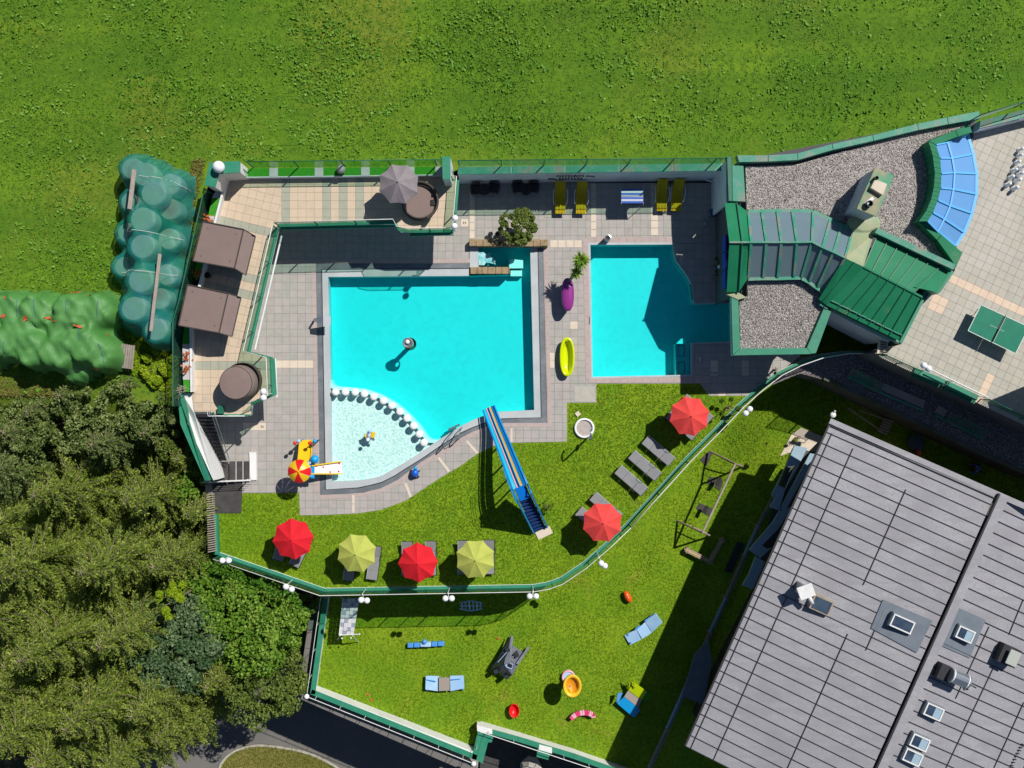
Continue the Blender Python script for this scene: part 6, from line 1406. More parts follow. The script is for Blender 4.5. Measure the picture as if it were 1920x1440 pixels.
# ---------------------------------------------------------------- east terrace: table tennis, giant chess
s = thing('table_tennis_table', 'green table tennis table with white edge lines on the patterned terrace', 'table', P(1870, 615, TZ)); ttz = TZ + .76
cs = [(1839.5, 571.5), (1815, 620), (1904, 663), (1929, 613)]
pts4 = [P(*c, ttz) for c in cs]
m_tt = mat('table_green', (.004, .20, .115), .35, c2=(.004, .17, .10), scale=2)
M['tt'] = m_tt
L2 = lambda u, v, t: u + (v - u) * t
W0, W1, X1, X0 = pts4
for t0, t1 in ((0, .495), (.505, 1)): quad(s, 'table_top', 'tt', L2(W0, X0, t0), L2(W1, X1, t0), L2(W1, X1, t1), L2(W0, X0, t1), .03)
for a, b in ((W0, W1), (W1, X1), (X1, X0), (X0, W0)): q = MB(); q.bar(a + Vector((0, 0, .006)), b + Vector((0, 0, .006)), .03, .012); q.build('edge_line', M['whitem'], s)
q = MB(); q.bar(L2(W0, W1, .5) + (X0 - W0) * .32 + Vector((0, 0, .004)), L2(W0, W1, .5) + (X0 - W0) * .62 + Vector((0, 0, .004)), .012, .008); q.build('centre_line', M['whitem'], s)
q = MB(); q.bar(L2(W0, X0, .5) + Vector((0, 0, .08)), L2(W1, X1, .5) + Vector((0, 0, .08)), .012, .15); q.build('net', M['black'], s); q = MB(); q.tube([L2(W0, X0, .5) + Vector((0, 0, .16)), L2(W1, X1, .5) + Vector((0, 0, .16))], .012, 5); q.build('net_tape', M['whitem'], s)
for u in (.15, .85):
    for v_ in (.12, .88): a = L2(L2(W0, X0, u), L2(W1, X1, u), v_); q = MB(); q.tube([(a.x, a.y, TZ), (a.x, a.y, ttz - .02)], .03, 6); q.build('leg', M['steeld'], s)
q = MB(); q.tube([P(1834, 579, ttz - .05), P(1826, 590, TZ + .05)], .02, 5); q.build('brace', M['wood'], s)
def chess():
    s = thing('chess_pawn', 'x', 'chess piece', (0, 0, 0)); q = MB(); q.lathe([(.13, 0), (.14, .04), (.11, .08), (.075, .14), (.06, .28), (.09, .30), (.05, .33)], (0, 0, 0), 16); q.build('body', M['gloss_white'], s, smooth=True)
    q = MB(); q.ball((0, 0, .40), .085, 12, 8); q.build('head', M['gloss_white'], s, smooth=True); return s
CH = chess()
pw_ = [((1917, 279), 'white giant chess pawn topmost in the outer row at the terrace edge'), ((1915, 290), 'white giant chess pawn second from the top of the outer row'), ((1911, 303), 'white giant chess pawn third in the outer row beside its shadow'), ((1905, 318), 'white giant chess pawn fourth in the outer row'), ((1899, 331), 'white giant chess pawn fifth in the outer row'), ((1893, 345), 'white giant chess pawn lowest in the outer row'),
       ((1916, 325), 'white giant chess piece at the picture side of the inner row'), ((1911, 337), 'white giant chess piece next to last in the inner row'), ((1906, 352), 'white giant chess piece lowest in the inner row'), ((1920, 312), 'white giant chess piece cut by the picture edge')]
for i, (c, lab) in enumerate(pw_):
    A = P(*c, TZ + .35)
    if i == 0: CH.location = (A.x, A.y, TZ); CH['label'] = lab; CH['group'] = 'giant white chess pieces'
    else: dup(CH, (A.x, A.y, TZ), 0, lab, 'giant white chess pieces', 1.0 if i < 6 else 1.15)

# ---------------------------------------------------------------- toys and furniture on the lower lawn
def LL(c, h=0.0): return PL(c[0], c[1], h)
M['ltblue'] = mat('light_blue_plastic', (.34, .56, .82), .35, c2=(.42, .62, .84), scale=2); M['midblue'] = mat('mid_blue_plastic', (.08, .30, .70), .35); M['tan'] = mat('taupe_plastic', (.34, .29, .25), .5); M['limep'] = mat('lime_plastic', (.45, .58, .0), .35); M['greyp'] = mat('grey_plastic', (.13, .14, .17), .35, c2=(.17, .18, .21), scale=3); M['dgreyp'] = mat('charcoal_plastic', (.035, .04, .05), .3); M['rosep'] = mat('rose_plastic', (.75, .05, .16), .35); M['rosew'] = mat('pale_rose_plastic', (.80, .42, .52), .35)
def lquad(s, name, m_, px, h, th=.05):
    v = [LL(c, hh) for c, hh in zip(px, h if isinstance(h, (list, tuple)) else [h] * 4)]; return quad(s, name, m_, *v, th)
# striped garden swing
s = thing('garden_swing', 'garden swing seat with white and blue chequered canopy below the lawn wall', 'garden swing', LL((655, 1160)))
M['plaid'] = mat('chequered_cloth', (.66, .64, .66), .8, c2=(.56, .56, .6), scale=1.5); M['plaidb'] = mat('chequered_cloth_dark', (.30, .33, .42), .8)
for i in range(9):
    t0, t1 = i / 9 + .004, (i + 1) / 9 - .004; l = lambda t: (644 - 9 * t, 1122 + 68 * t); r_ = lambda t: (674 - 11 * t, 1122 + 70 * t); hz = lambda t: 1.95 - .12 * (2 * t - 1) ** 2
    for j in range(4):
        u0, u1 = j / 4 + .01, (j + 1) / 4 - .01; pt = lambda t, u: (l(t)[0] + (r_(t)[0] - l(t)[0]) * u, l(t)[1] + (r_(t)[1] - l(t)[1]) * u)
        lquad(s, 'canopy_square', 'plaidb' if (i + j) % 3 == 0 else 'plaid', [pt(t0, u0), pt(t0, u1), pt(t1, u1), pt(t1, u0)], [hz(t0), hz(t0), hz(t1), hz(t1)], .02)
for c1, c2_, h1, h2 in (((637, 1191), (674, 1189), 1.9, 1.9), ((640, 1190), (632, 1200), 1.85, 0), ((662, 1192), (672, 1204), 1.85, 0), ((643, 1122), (633, 1115), 1.85, 0), ((672, 1122), (682, 1116), 1.85, 0), ((636, 1190), (643, 1122), 1.9, 1.9)):
    q = MB(); q.tube([LL(c1, h1), LL(c2_, h2)], .03, 6); q.build('frame_tube', M['whitem'], s)
for c in ((637, 1191), (674, 1189), (641, 1197), (658, 1196)): q = MB(); q.ball(LL(c, 1.9), .06, 8, 6); q.build('knob', M['whitem'], s)
lquad(s, 'seat', 'plaid', [(646, 1130), (668, 1130), (660, 1182), (640, 1180)], .5, .1)
# lattice rocker in the shade
s = thing('lattice_rocker', 'white and blue lattice rocking boat in the dark shade of the lawn wall', 'rocker', LL((883, 1136)))
for k in range(6):
    x = 866 + k * 7; q = MB(); q.bar(LL((x, 1128 + abs(k - 2.5)), .5), LL((x + .5, 1144 - abs(k - 2.5)), .5), .08, .04); q.build('slat', M['iceblue' if k % 2 else 'whitem'], s)
for y in (1127, 1136, 1145): q = MB(); q.tube(smooth_path([tuple(LL((862, 1136 + (y - 1136) * .6), .55)), tuple(LL((883, y), .45)), tuple(LL((904, 1136 + (y - 1136) * .6), .55))], 5), .035, 6); q.build('runner', M['iceblue'], s)
for c in ((868, 1130), (898, 1142), (868, 1143), (898, 1130)): q = MB(); q.tube([LL(c, .5), LL(c, .05)], .03, 5); q.build('leg', M['midblue'], s)
# blue see-saw
s = thing('see_saw', 'long blue plastic seesaw with a hump in the middle on the lower lawn', 'seesaw', LL((797, 1209)))
for x0, x1, y0, h in ((764, 775, 1210, .32), (776, 787, 1209.5, .36), (788, 808, 1208.5, .42), (809, 820, 1207.8, .36), (821, 833, 1207, .32)):
    q = MB(); a = LL((x0, y0 - 4), h); b = LL((x1, y0 + 4.5), h); q.box(((a.x + b.x) / 2, (a.y + b.y) / 2, a.z - h / 2 + .06), (b.x - a.x, a.y - b.y, h - .05)); q.build('segment', M['midblue' if x0 != 788 else 'ltblue'], s, bevel=.04)
q = MB(); q.ball(LL((796, 1203), .5), .16, 12, 8); q.build('hump', M['midblue'], s, smooth=True)
# picnic tables
def picnic(label, quads, group=None):
    c = quads[0][1][0]; s = thing('picnic_table', label, 'picnic table', LL(c), group)
    for nm, px, m_, h, th in quads: lquad(s, nm, m_, px, h, th)
    return s
a_ = 1100; b_ = 560
zz8 = lambda *p: [(560 + x / 4.8, 1100 + y / 4.8) for x, y in p]
s = picnic('children picnic set with two light blue seats and taupe table top', [('seat_shell', zz8((1145, 803), (1262, 806), (1258, 942), (1140, 925)), 'ltblue', [.45, .35, .35, .45], .08), ('table_top', zz8((1262, 818), (1360, 818), (1358, 935), (1262, 940)), 'tan', .5, .06), ('seat_shell', zz8((1362, 803), (1485, 800), (1490, 915), (1365, 942)), 'ltblue', [.35, .45, .45, .35], .08), ('armrest', zz8((1362, 835), (1455, 828), (1455, 834), (1362, 842)), 'midblue', .5, .04), ('armrest', zz8((1150, 835), (1235, 850), (1235, 858), (1150, 842)), 'midblue', .5, .04)])
for c in ((801, 1270), (801, 1293), (868, 1270), (868, 1292), (834, 1282)): q = MB(); q.tube([LL(c, .42), LL(c, 0)], .05, 6); q.build('leg', M['midblue'], s)
zz9 = lambda *p: [(900 + x / 4.8, 1100 + y / 4.8) for x, y in p]
s = picnic('children picnic set in lime, grey and blue with raised backs at the shade edge', [('seat_shell', zz9((1385, 865), (1500, 945), (1455, 1022), (1335, 930)), 'limep', [.75, .75, .6, .6], .08), ('table_top', zz9((1333, 935), (1455, 1028), (1425, 1088), (1298, 990)), 'tan', .62, .06), ('seat_shell', zz9((1297, 993), (1422, 1090), (1385, 1180), (1232, 1050)), 'bluep', [.6, .6, .45, .45], .08),
    ('side_wing', zz9((1510, 925), (1545, 975), (1490, 1040), (1465, 1025)), 'turf', .5, .05), ('side_wing', zz9((1240, 960), (1285, 955), (1255, 1025), (1228, 1045)), 'midblue', .7, .05), ('backrest', zz9((1345, 870), (1385, 862), (1335, 935), (1318, 915)), 'limep', [.8, .8, .4, .4], .05), ('side_wing', zz9((1425, 1090), (1440, 1110), (1395, 1175), (1385, 1170)), 'midblue', .5, .05)])
q = MB(); q.tube([LL((1190, 1290), .8), LL((1188, 1271), 1.2)], .04, 6); q.build('handle', M['limep'], s)
for c in ((1160, 1318), (1188, 1343), (1182, 1285), (1210, 1300)): q = MB(); q.tube([LL(c, .5), LL(c, 0)], .05, 6); q.build('leg', M['midblue'], s)
# grey climbing slide
s = thing('climbing_slide', 'grey plastic climbing tower with slide and dark side panel on the lower lawn', 'play slide', LL((957, 1235)))
lquad(s, 'chute', 'greyp', zz9((300, 530), (390, 590), (330, 700), (250, 650)), [.25, .25, 1.0, 1.0], .06)
lquad(s, 'side_wall', 'greyp', zz9((280, 435), (302, 450), (270, 690), (215, 700)), [.35, .35, 1.3, 1.3], .06); lquad(s, 'side_wall', 'greyp', zz9((430, 538), (450, 548), (345, 705), (325, 690)), [.3, .3, 1.2, 1.2], .06)
lquad(s, 'platform', 'greyp', zz9((250, 645), (345, 700), (290, 800), (215, 720)), 1.05, .08); lquad(s, 'dark_panel', 'dgreyp', zz9((275, 445), (245, 600), (195, 700), (100, 745)), [.7, 1.0, 1.35, .75], .05); lquad(s, 'dark_panel', 'dgreyp', zz9((105, 730), (215, 705), (290, 800), (230, 830)), [.7, 1.3, 1.05, .5], .05)
lquad(s, 'window_frame', 'iceblue', zz9((245, 675), (300, 700), (285, 745), (215, 720)), 1.15, .03); lquad(s, 'window', 'black', zz9((257, 686), (295, 705), (283, 735), (242, 715)), 1.18, .02)
for c in ((300, 630), (330, 605)): q = MB(); q.lathe([(.001, .05), (.05, .03), (.06, 0)], LL(zz9(c)[0], .85), 10); q.build('knob', M['cream'], s)
q = MB(); q.bar(LL(zz9((160, 680))[0], 1.3), LL(zz9((240, 590))[0], 1.3), .03, .05); q.build('rail', M['iceblue'], s)
for c in ((930, 1255), (950, 1265), (952, 1215), (968, 1225)): q = MB(); q.box(LL(c, .5), (.25, .25, 1.0), .5); q.build('leg', M['dgreyp'], s)
# blue plastic lounger, beans, tubs
s = thing('toy_lounger', 'light blue plastic lounger in three curved sections at the edge of the house shade', 'lounger', LL((1205, 1180)))
for px_, h in ((zz9((1300, 440), (1405, 385), (1450, 475), (1350, 525)), [.15, .35, .35, .15]), (zz9((1410, 388), (1485, 320), (1545, 415), (1460, 470)), [.38, .42, .42, .38]), (zz9((1485, 315), (1580, 240), (1640, 325), (1550, 410)), [.42, .75, .75, .42])): lquad(s, 'section', 'ltblue', px_, h, .08)
for px_ in (zz9((1395, 380), (1440, 345), (1448, 355), (1404, 392)), zz9((1480, 305), (1575, 238), (1580, 250), (1490, 318))): lquad(s, 'edge', 'midblue', px_, .5, .06)
for c in ((1178, 1190), (1183, 1205), (1222, 1155), (1232, 1175)): q = MB(); q.tube([LL(c, .3), LL(c, 0)], .05, 6); q.build('leg', M['midblue'], s)
s = thing('bean_toy', 'orange red bean shaped rocking toy on the lower lawn', 'toy', LL((1176, 1119))); A = LL((1177, 1119), .3)
q = MB(); vv = []; q.ball((0, 0, 0), .2, 14, 10, sx=1.0, sy=2.0); o = q.build('body', mat('orange_red_plastic', (.85, .10, .01), .3), None, smooth=True); o.parent = s; o.location = A - s.location; o.rotation_euler.z = R(28)
q = MB(); q.ball(A + Vector((.02, 0, .2)), .03, 8, 6); q.build('knob', M['gloss_white'], s); q = MB(); q.tube([A, A + Vector((0, 0, -.3))], .06, 8); q.build('spring', M['steeld'], s)
s = thing('play_sculpture', 'yellow round plastic shade on a post over a small pink rimmed water tub', 'play sculpture', LL((1060, 1270)))
A = LL((1073, 1286), 1.9); q = MB(); q.lathe([(.30, -.5), (.42, -.15), (.60, .02), (.62, .06), (.56, .09), (.44, .02), (.40, -.1)], (A.x, A.y, A.z), 32, sx=.9, sy=1.12); q.build('ring', mat('warm_yellow_plastic', (.85, .52, .03), .35), s, smooth=True)
q = MB(); q.lathe([(.40, -.12), (.30, -.25), (.001, -.28)], A, 28, sx=.9, sy=1.12); q.build('bowl', mat('orange_plastic', (.72, .28, .01), .4), s, smooth=True)
for dx, dy in ((-.12, -.1), (.22, .15)): q = MB(); q.lathe([(.001, .01), (.07, 0)], A + Vector((dx, dy, -.24)), 10); q.build('hole', M['wood'], s)
q = MB(); q.ball(A + Vector((-.1, -.34, -.1)), .12, 10, 8); q.build('ball', M['yel'], s, smooth=True)
B = LL((1066, 1270), .25); q = MB(); q.tube([(A.x, A.y, B.z - .25), (A.x, A.y, A.z - .4)], .2, 10); q.build('post', M['orangep'], s); q = MB(); q.lathe([(.40, -.25), (.42, 0), (.34, .02), (.3, -.1)], B, 28); q.build('tub_rim', M['rosew'], s, smooth=True); q = MB(); q.lathe([(.31, -.05), (.001, -.05)], B, 24); q.build('water_disc', M['ltblue'], s)
s = thing('red_tub', 'red oval plastic tub on the lower lawn', 'tub', LL((963, 1333))); B = LL((964, 1333), .5); q = MB(); q.lathe([(.25, -.5), (.34, -.1), (.36, 0), (.31, 0), (.28, -.2), (.001, -.25)], B, 28, sx=.9, sy=1.22); q.build('body', M['redp'], s, smooth=True); q = MB(); q.tube([(B.x + .33 * .9 * math.cos(k * .26), B.y + .33 * 1.22 * math.sin(k * .26), B.z + .01) for k in range(26)], .022, 5); q.build('rim', M['redp'], s)
s = thing('see_saw', 'pink and pale rose plastic rocker near the red tub', 'seesaw', LL((1091, 1343)))
zc = zz9((820, 1190), (860, 1150), (940, 1132), (1010, 1150), (1018, 1175))
pa_ = smooth_path([(*LL(c, .35),) for c in zc], 4)
for i in range(len(pa_) - 1):
    q = MB(); q.bar(Vector(pa_[i]), Vector(pa_[i + 1]) , .3, .22); q.build('segment', M['rosew' if (i // 2) % 2 else 'rosep'], s, bevel=.03)
# swing set
s = thing('swing_set', 'wooden A frame swing set with long pale beam and two swings', 'swing', LL((1350, 930)))
b0, b1 = LL((1378.5, 869.6), 2.3), LL((1317, 998.7), 2.3); gz = LOW
q = MB(); q.tube([b0, b1], .07, 8); q.build('beam', M['woodp'], s)
dd = (b1 - b0).normalized(); pn = Vector((dd.y, -dd.x, 0))
for b, out_ in ((b0, -1), (b1, 1)):
    for sgn in (-1, 1): q = MB(); q.tube([b, Vector((b.x, b.y, zl(b.x, b.y))) + pn * sgn * 1.15 + dd * out_ * .1], .06, 8); q.build('leg', M['wood'], s)
    q = MB(); m_ = Vector((b.x, b.y, zl(b.x, b.y) + 1.0)); q.tube([m_ - pn * .6, m_ + pn * .6], .04, 6); q.build('brace', M['wood'], s)
for t, kind in ((.3, 'ring'), (.72, 'seat')):
    c = b0.lerp(b1, t)
    for sgn in (-1, 1): q = MB(); q.tube([c + dd * sgn * .25, c + dd * sgn * .22 - Vector((0, 0, 1.75))], .012, 4); q.build('rope', M['black'], s)
    q = MB(); q.box(c - Vector((0, 0, 1.78)), (.22, .5, .05), math.atan2(dd.y, dd.x) + math.pi / 2 * 1.0); q.build('seat', M['black'], s)
for i, (px_, lab) in enumerate((([(1312, 862), (1330, 845), (1336, 850), (1325, 874)], 'grey rubber mat by the balustrade above the swings'), ([(1331, 893), (1344, 897), (1338, 914), (1326, 905)], 'grey rubber mat under the tyre swing shadow'), ([(1345, 893), (1356, 903), (1350, 920), (1341, 914)], 'grey rubber mat beside the pale swing beam'), ([(1311, 943), (1337, 955), (1331, 968), (1305, 954)], 'grey rubber mat under the seat swing'))):
    q = MB(); p = [LL(c, .04) for c in px_]; q.add(p, [(0, 1, 2, 3)]); q.add([v - Vector((0, 0, .03)) for v in p], [(3, 2, 1, 0)]); o = q.build('rubber_mat', M['rubber']); tag(o, lab, 'mat')
# benches
s = thing('corner_bench', 'L shaped wooden corner bench half in the house shade', 'bench', LL((1330, 1050)))
for a, b in (((1286, 1030), (1329, 1052)), ((1332, 1050), (1354, 1012))):
    for k in (-1, 0, 1):
        A, B = LL(a, .45), LL(b, .45); d = (B - A).normalized(); n_ = Vector((d.y, -d.x, 0)); q = MB(); q.bar(A + n_ * k * .1, B + n_ * k * .1, .085, .04); q.build('slat', M['wood'] if k else mat('honey_wood', (.55, .38, .2), .7) if 'sw' not in M else M['sw'], s)  # middle slat in a paler, warmer wood
for c in ((1288, 1031), (1330, 1052), (1353, 1013)): q = MB(); q.box(LL(c, .22), (.3, .3, .42), .4); q.build('leg', M['wood'], s)
s = thing('plank_bench', 'dark plank bench beside the fence in the deep house shade', 'bench', LL((1376, 1045)))
for k in (-1, 0, 1):
    A, B = LL((1365 , 1073), .45), LL((1388, 1018), .45); d = (B - A).normalized(); n_ = Vector((d.y, -d.x, 0)); q = MB(); q.bar(A + n_ * k * .16, B + n_ * k * .16, .14, .05); q.build('plank', M['dgreyp'], s)
for c in ((1367, 1068), (1386, 1023)): q = MB(); q.box(LL(c, .2), (.5, .12, .4), .4); q.build('leg', M['dgreyp'], s)
# things in the shade behind the house
s = thing('deck_chair', 'weathered wooden swing frame with slatted seat in the shade behind the house', 'garden swing', LL((1640, 790)))
for a, b, h in (((1590, 765), (1608, 778), .8), ((1608, 778), (1644, 802), .8), ((1612, 770), (1655, 785), .8), ((1655, 785), (1676, 790), .5), ((1644, 802), (1662, 815), .5)): q = MB(); q.bar(LL(a, h), LL(b, h), .07, .06); q.build('beam', M['woodp'], s)
for k in range(6): q = MB(); q.bar(LL((1646 + 2.2 * k, 808 - 4.5 * k), .45), LL((1664 + 2.2 * k, 814 - 4.5 * k), .45), .09, .03); q.build('slat', M['woodp'], s)
for c in ((1592, 766), (1648, 806), (1672, 790)): q = MB(); q.bar(LL(c, 0), LL(c, .75), .06, .06); q.build('leg', M['woodp'], s)
s = thing('garden_chair', 'orange backed garden chair beside a dark round table behind the house', 'chair', LL((1721, 847))); A = LL((1721, 847), .45)
q = MB(); q.box(A, (.45, .42, .06)); q.build('seat', mat('orange_cushion', (.62, .16, .04), .7), s, bevel=.02); q = MB(); q.box(A + Vector((-.22, 0, .25)), (.06, .42, .45)); q.build('backrest', M['rust'], s)
for k in range(4): q = MB(); q.tube([A + Vector(((k % 2 - .5) * .4, (k // 2 - .5) * .36, 0)), A + Vector(((k % 2 - .5) * .5, (k // 2 - .5) * .42, -.45))], .015, 4); q.build('leg', M['whitem'], s)
s = thing('round_table', 'dark round garden table behind the house beside the orange chair', 'table', LL((1718, 828))); A = LL((1718, 830), .7); q = MB(); q.lathe([(.001, .02), (.5, .02), (.5, -.02), (.001, -.02)], A, 24); q.build('table_top', M['dgreyp'], s); q = MB(); q.tube([A, A - Vector((0, 0, .7))], .05, 6); q.build('leg', M['dgreyp'], s)
# a person in a blue top kneeling on the shaded lawn behind the house
A = LL((1822, 877), 0); s = thing('person', 'person in bright blue top and dark trousers crouching on the shaded lawn behind the house', 'person', A)
def skin(name, V, E, rad, m_, parent, lv=2):
    me = bpy.data.meshes.new(name); off = Vector(root_of(parent).location); me.from_pydata([tuple(Vector(v)) for v in V], E, []); me.materials.append(m_)
    o = bpy.data.objects.new(name, me); COL.objects.link(o); o.parent = parent
    md = o.modifiers.new('skin', 'SKIN'); 
    for i, r_ in enumerate(rad): me.skin_vertices[0].data[i].radius = (r_, r_) if not isinstance(r_, tuple) else r_
    me.skin_vertices[0].data[0].use_root = True
    sb = o.modifiers.new('sub', 'SUBSURF'); sb.levels = lv; sb.render_levels = lv; me.polygons.foreach_set('use_smooth', [True] * len(me.polygons)); return o
bd = mat('skin_tone', (.45, .24, .15), .6)
# crouching body: pelvis, spine leaning to the west, head, arms reaching forward, legs folded
V = [(0.25, 0, .35), (.12, 0, .55), (-.08, 0, .72), (-.2, 0, .82), (-.28, 0, .92),
     (-.08, .19, .72), (-.25, .26, .5), (-.42, .22, .3), (-.08, -.19, .72), (-.25, -.26, .5), (-.42, -.22, .3),
     (.22, .12, .3), (-.12, .2, .38), (.15, .2, .06), (-.02, .2, .04), (.22, -.12, .3), (-.12, -.2, .38), (.15, -.2, .06), (-.02, -.2, .04)]
E = [(0, 1), (1, 2), (2, 3), (3, 4), (2, 5), (5, 6), (6, 7), (2, 8), (8, 9), (9, 10), (0, 11), (11, 12), (12, 13), (13, 14), (0, 15), (15, 16), (16, 17), (17, 18)]
Rr = [.15, .14, .15, .06, .10, .07, .045, .03, .07, .045, .03, .11, .075, .05, .035, .11, .075, .05, .035]
skin('body', V, E, Rr, bd, s)
skin('shirt', V[:3] + [V[5], V[6], V[8], V[9]], [(0, 1), (1, 2), (2, 3), (3, 4), (2, 5), (5, 6)], [.17, .165, .175, .095, .065, .095, .065], mat('bright_blue_shirt', (.01, .16, .62), .8), s)
skin('trousers', [V[0], V[11], V[12], V[13], V[15], V[16], V[17]], [(0, 1), (1, 2), (2, 3), (0, 4), (4, 5), (5, 6)], [.17, .13, .095, .065, .13, .095, .065], mat('dark_trousers', (.04, .035, .04), .9), s)
q = MB(); q.ball((-.27, 0, .98), .115, 14, 10, sy=.9); o = q.build('hair', mat('brown_hair', (.10, .05, .02), .7), s, smooth=True, local=True)
# ---------------------------------------------------------------- hay bales under nets
M['bale'] = mat('wrapped_bale', (.72, .80, .66), .6, c2=(.62, .71, .58), scale=4)
def netm(n, c, c2, al):
    M[n] = mat(n, c, .55, c2=c2, scale=.8, lo=.35, hi=.65, bump=.3, bs=5, alpha=al)
netm('teal_net', (.010, .23, .15), (.015, .20, .20), .66); netm('green_net', (.07, .24, .05), (.11, .31, .08), .88)
M['orangenet'] = mat('torn_orange_net', (.62, .13, .05), .8)
def stack(label, outline, bales, m_, z0, nzs, seed, lines, linem, sag=.25):
    cx = sum(p[0] for p in outline) / len(outline); cy = sum(p[1] for p in outline) / len(outline)
    A = P(cx, cy, z0); s = thing('hay_cover', label, 'net cover', (A.x, A.y, z0))
    bl = [(P(x, y, z), r_, z) for (x, y, r_, z) in bales]
    poly = XY(outline, z0 + 1.2)
    x0, x1 = min(p[0] for p in poly), max(p[0] for p in poly); y0, y1 = min(p[1] for p in poly), max(p[1] for p in poly); x0 -= .9; x1 += .9; y0 -= .9; y1 += .9; st_ = .13
    xs = np.arange(x0, x1 + st_, st_); ys = np.arange(y0, y1 + st_, st_); X, Y = np.meshgrid(xs, ys, indexing='ij')
    Z = np.full(X.shape, z0 - .05)
    for (c, r_, z) in bl:
        d = np.hypot(X - c.x, Y - c.y); rn = r_ + .05; Z = np.maximum(Z, np.where(d < rn, z + .05, z + .05 - np.maximum(0, d - rn) * 1.4 - np.maximum(0, d - rn - .18) ** 2 * 26))
    d_in = np.full(X.shape, 9.0)
    for a, b in zip(poly, poly[1:] + poly[:1]):
        ex, ey = b[0] - a[0], b[1] - a[1]; L = ex * ex + ey * ey; t = np.clip(((X - a[0]) * ex + (Y - a[1]) * ey) / L, 0, 1); d_in = np.minimum(d_in, np.hypot(X - a[0] - t * ex, Y - a[1] - t * ey))
    inp = inside(np.column_stack([X.ravel(), Y.ravel()]), poly).reshape(X.shape)
    rg = np.random.default_rng(seed)
    Z = np.where(inp, np.maximum(Z, z0 + np.minimum(.9, d_in * 3)), Z)
    for _ in range(4):
        Z2 = Z.copy(); Z2[1:-1, 1:-1] = (Z[1:-1, 1:-1] + Z[:-2, 1:-1] + Z[2:, 1:-1] + Z[1:-1, :-2] + Z[1:-1, 2:]) / 5; Z = np.maximum(Z2, Z)
    ins = (Z > z0 + .12)
    a1 = rg.uniform(0, 6, 4); amp = 1.0 if m_ == 'teal_net' else 1.9
    top = Z > z0 + .35
    fold = .07 * np.sin(X * 5.1 + Y * 2.2 + a1[0] + 1.5 * np.sin(Y * 1.3)) * np.sin(Y * 3.3 - X * 1.7 + a1[1]) + .035 * np.sin(X * 11 + Y * 7 + a1[2])
    flat = np.zeros(X.shape)
    for (c, r_, z) in bl: flat = np.maximum(flat, np.clip(1 - (np.hypot(X - c.x, Y - c.y) - r_ * .85) / .25, 0, 1))
    ww = np.sin(X * 2.3 + 1.1 * np.sin(Y * 1.9) + a1[3]) + np.sin(Y * 2.9 - 1.3 * np.sin(X * 1.1)); fold = fold * amp - .10 * amp * np.exp(-(ww * 3.2) ** 2) - .05 * amp * np.exp(-(np.sin(X * 3.7 + Y * 1.9 + 2 * np.sin(X * .9)) * 5) ** 2)
    Z = Z + fold * top * (1 - (.9 if amp < 1.5 else .5) * flat)
    q = MB(); idx = -np.ones(X.shape, int)
    for i in range(X.shape[0]):
        for j in range(X.shape[1]):
            if ins[i, j]: idx[i, j] = len(q.v); q.v.append((X[i, j], Y[i, j], Z[i, j]))
    for i in range(X.shape[0] - 1):
        for j in range(X.shape[1] - 1):
            f_ = (idx[i, j], idx[i + 1, j], idx[i + 1, j + 1], idx[i, j + 1])
            if min(f_) >= 0: q.f.append(f_); q.m.append(0)
    q.build('net', M[m_], s, smooth=True)
    def zat(x, y): i = int(round((x - x0) / st_)); j = int(round((y - y0) / st_)); i = min(max(i, 0), X.shape[0] - 1); j = min(max(j, 0), X.shape[1] - 1); return Z[i, j]
    for ln in lines:
        pth = []
        for a, b in zip(ln, ln[1:]):
            for k in range(10):
                t = k / 10; w_ = P(a[0] + (b[0] - a[0]) * t, a[1] + (b[1] - a[1]) * t, z0 + 2.0); pth.append((w_.x, w_.y, zat(w_.x, w_.y) + .03))
        q = MB(); q.tube(pth, .016, 4); q.build('cord', linem, s)
    return s, bl, zat
R_ = .66
b1 = [(270, 327, R_, 4.3), (247, 316, .6, 4.0), (286, 363, R_, 4.75), (266, 411, R_, 4.75), (266, 462, R_, 4.7), (262, 526, R_, 4.75), (249, 579, R_, 4.7), (244, 378, .55, 3.5), (238, 436, .55, 3.5), (232, 500, .55, 3.5), (318, 345, .6, 3.7), (318, 392, .6, 3.6), (316, 448, .6, 3.5), (312, 515, .6, 3.5), (298, 560, .6, 3.6), (291, 618, .62, 4.2)]
out1 = [(236, 305), (258, 297), (285, 303), (296, 318), (330, 320), (362, 322), (358, 345), (352, 380), (345, 410), (336, 460), (330, 520), (324, 580), (323, 612), (300, 637), (272, 640), (240, 630), (213, 612), (210, 590), (214, 540), (214, 500), (224, 470), (225, 420), (232, 380), (233, 330)]
M['cordw'] = mat('white_cord', (.6, .68, .62), .7); M['cordb'] = mat('blue_cord', (.03, .12, .2), .7)
l1 = [[(262, 330), (290, 334), (320, 338), (345, 350)], [(228, 436), (260, 434), (305, 440), (336, 446)], [(218, 508), (250, 508), (290, 512), (328, 514)]]
sA, bl1, zf1 = stack('teal green net draped over the stacked round bales beside the terrace fence', out1, b1, 'teal_net', UP, 3, 3, l1, M['cordw'])
b2 = [(10, 580, R_, 4.0), (62, 582, R_, 4.2), (125, 583, R_, 4.5), (174, 582, R_, 4.3), (2, 640, R_, 4.3), (52, 655, R_, 4.5), (100, 660, R_, 4.6), (150, 648, R_, 4.6), (180, 663, .6, 4.3), (110, 625, .6, 4.2), (40, 620, .6, 4.1), (-45, 600, R_, 4.3), (-50, 660, R_, 4.3), (140, 690, .5, 3.4)]
out2 = [(-80, 540), (20, 541), (80, 546), (120, 548), (150, 545), (196, 556), (212, 560), (208, 590), (200, 612), (218, 630), (224, 650), (215, 680), (185, 690), (170, 705), (130, 706), (100, 690), (40, 678), (-80, 672)]
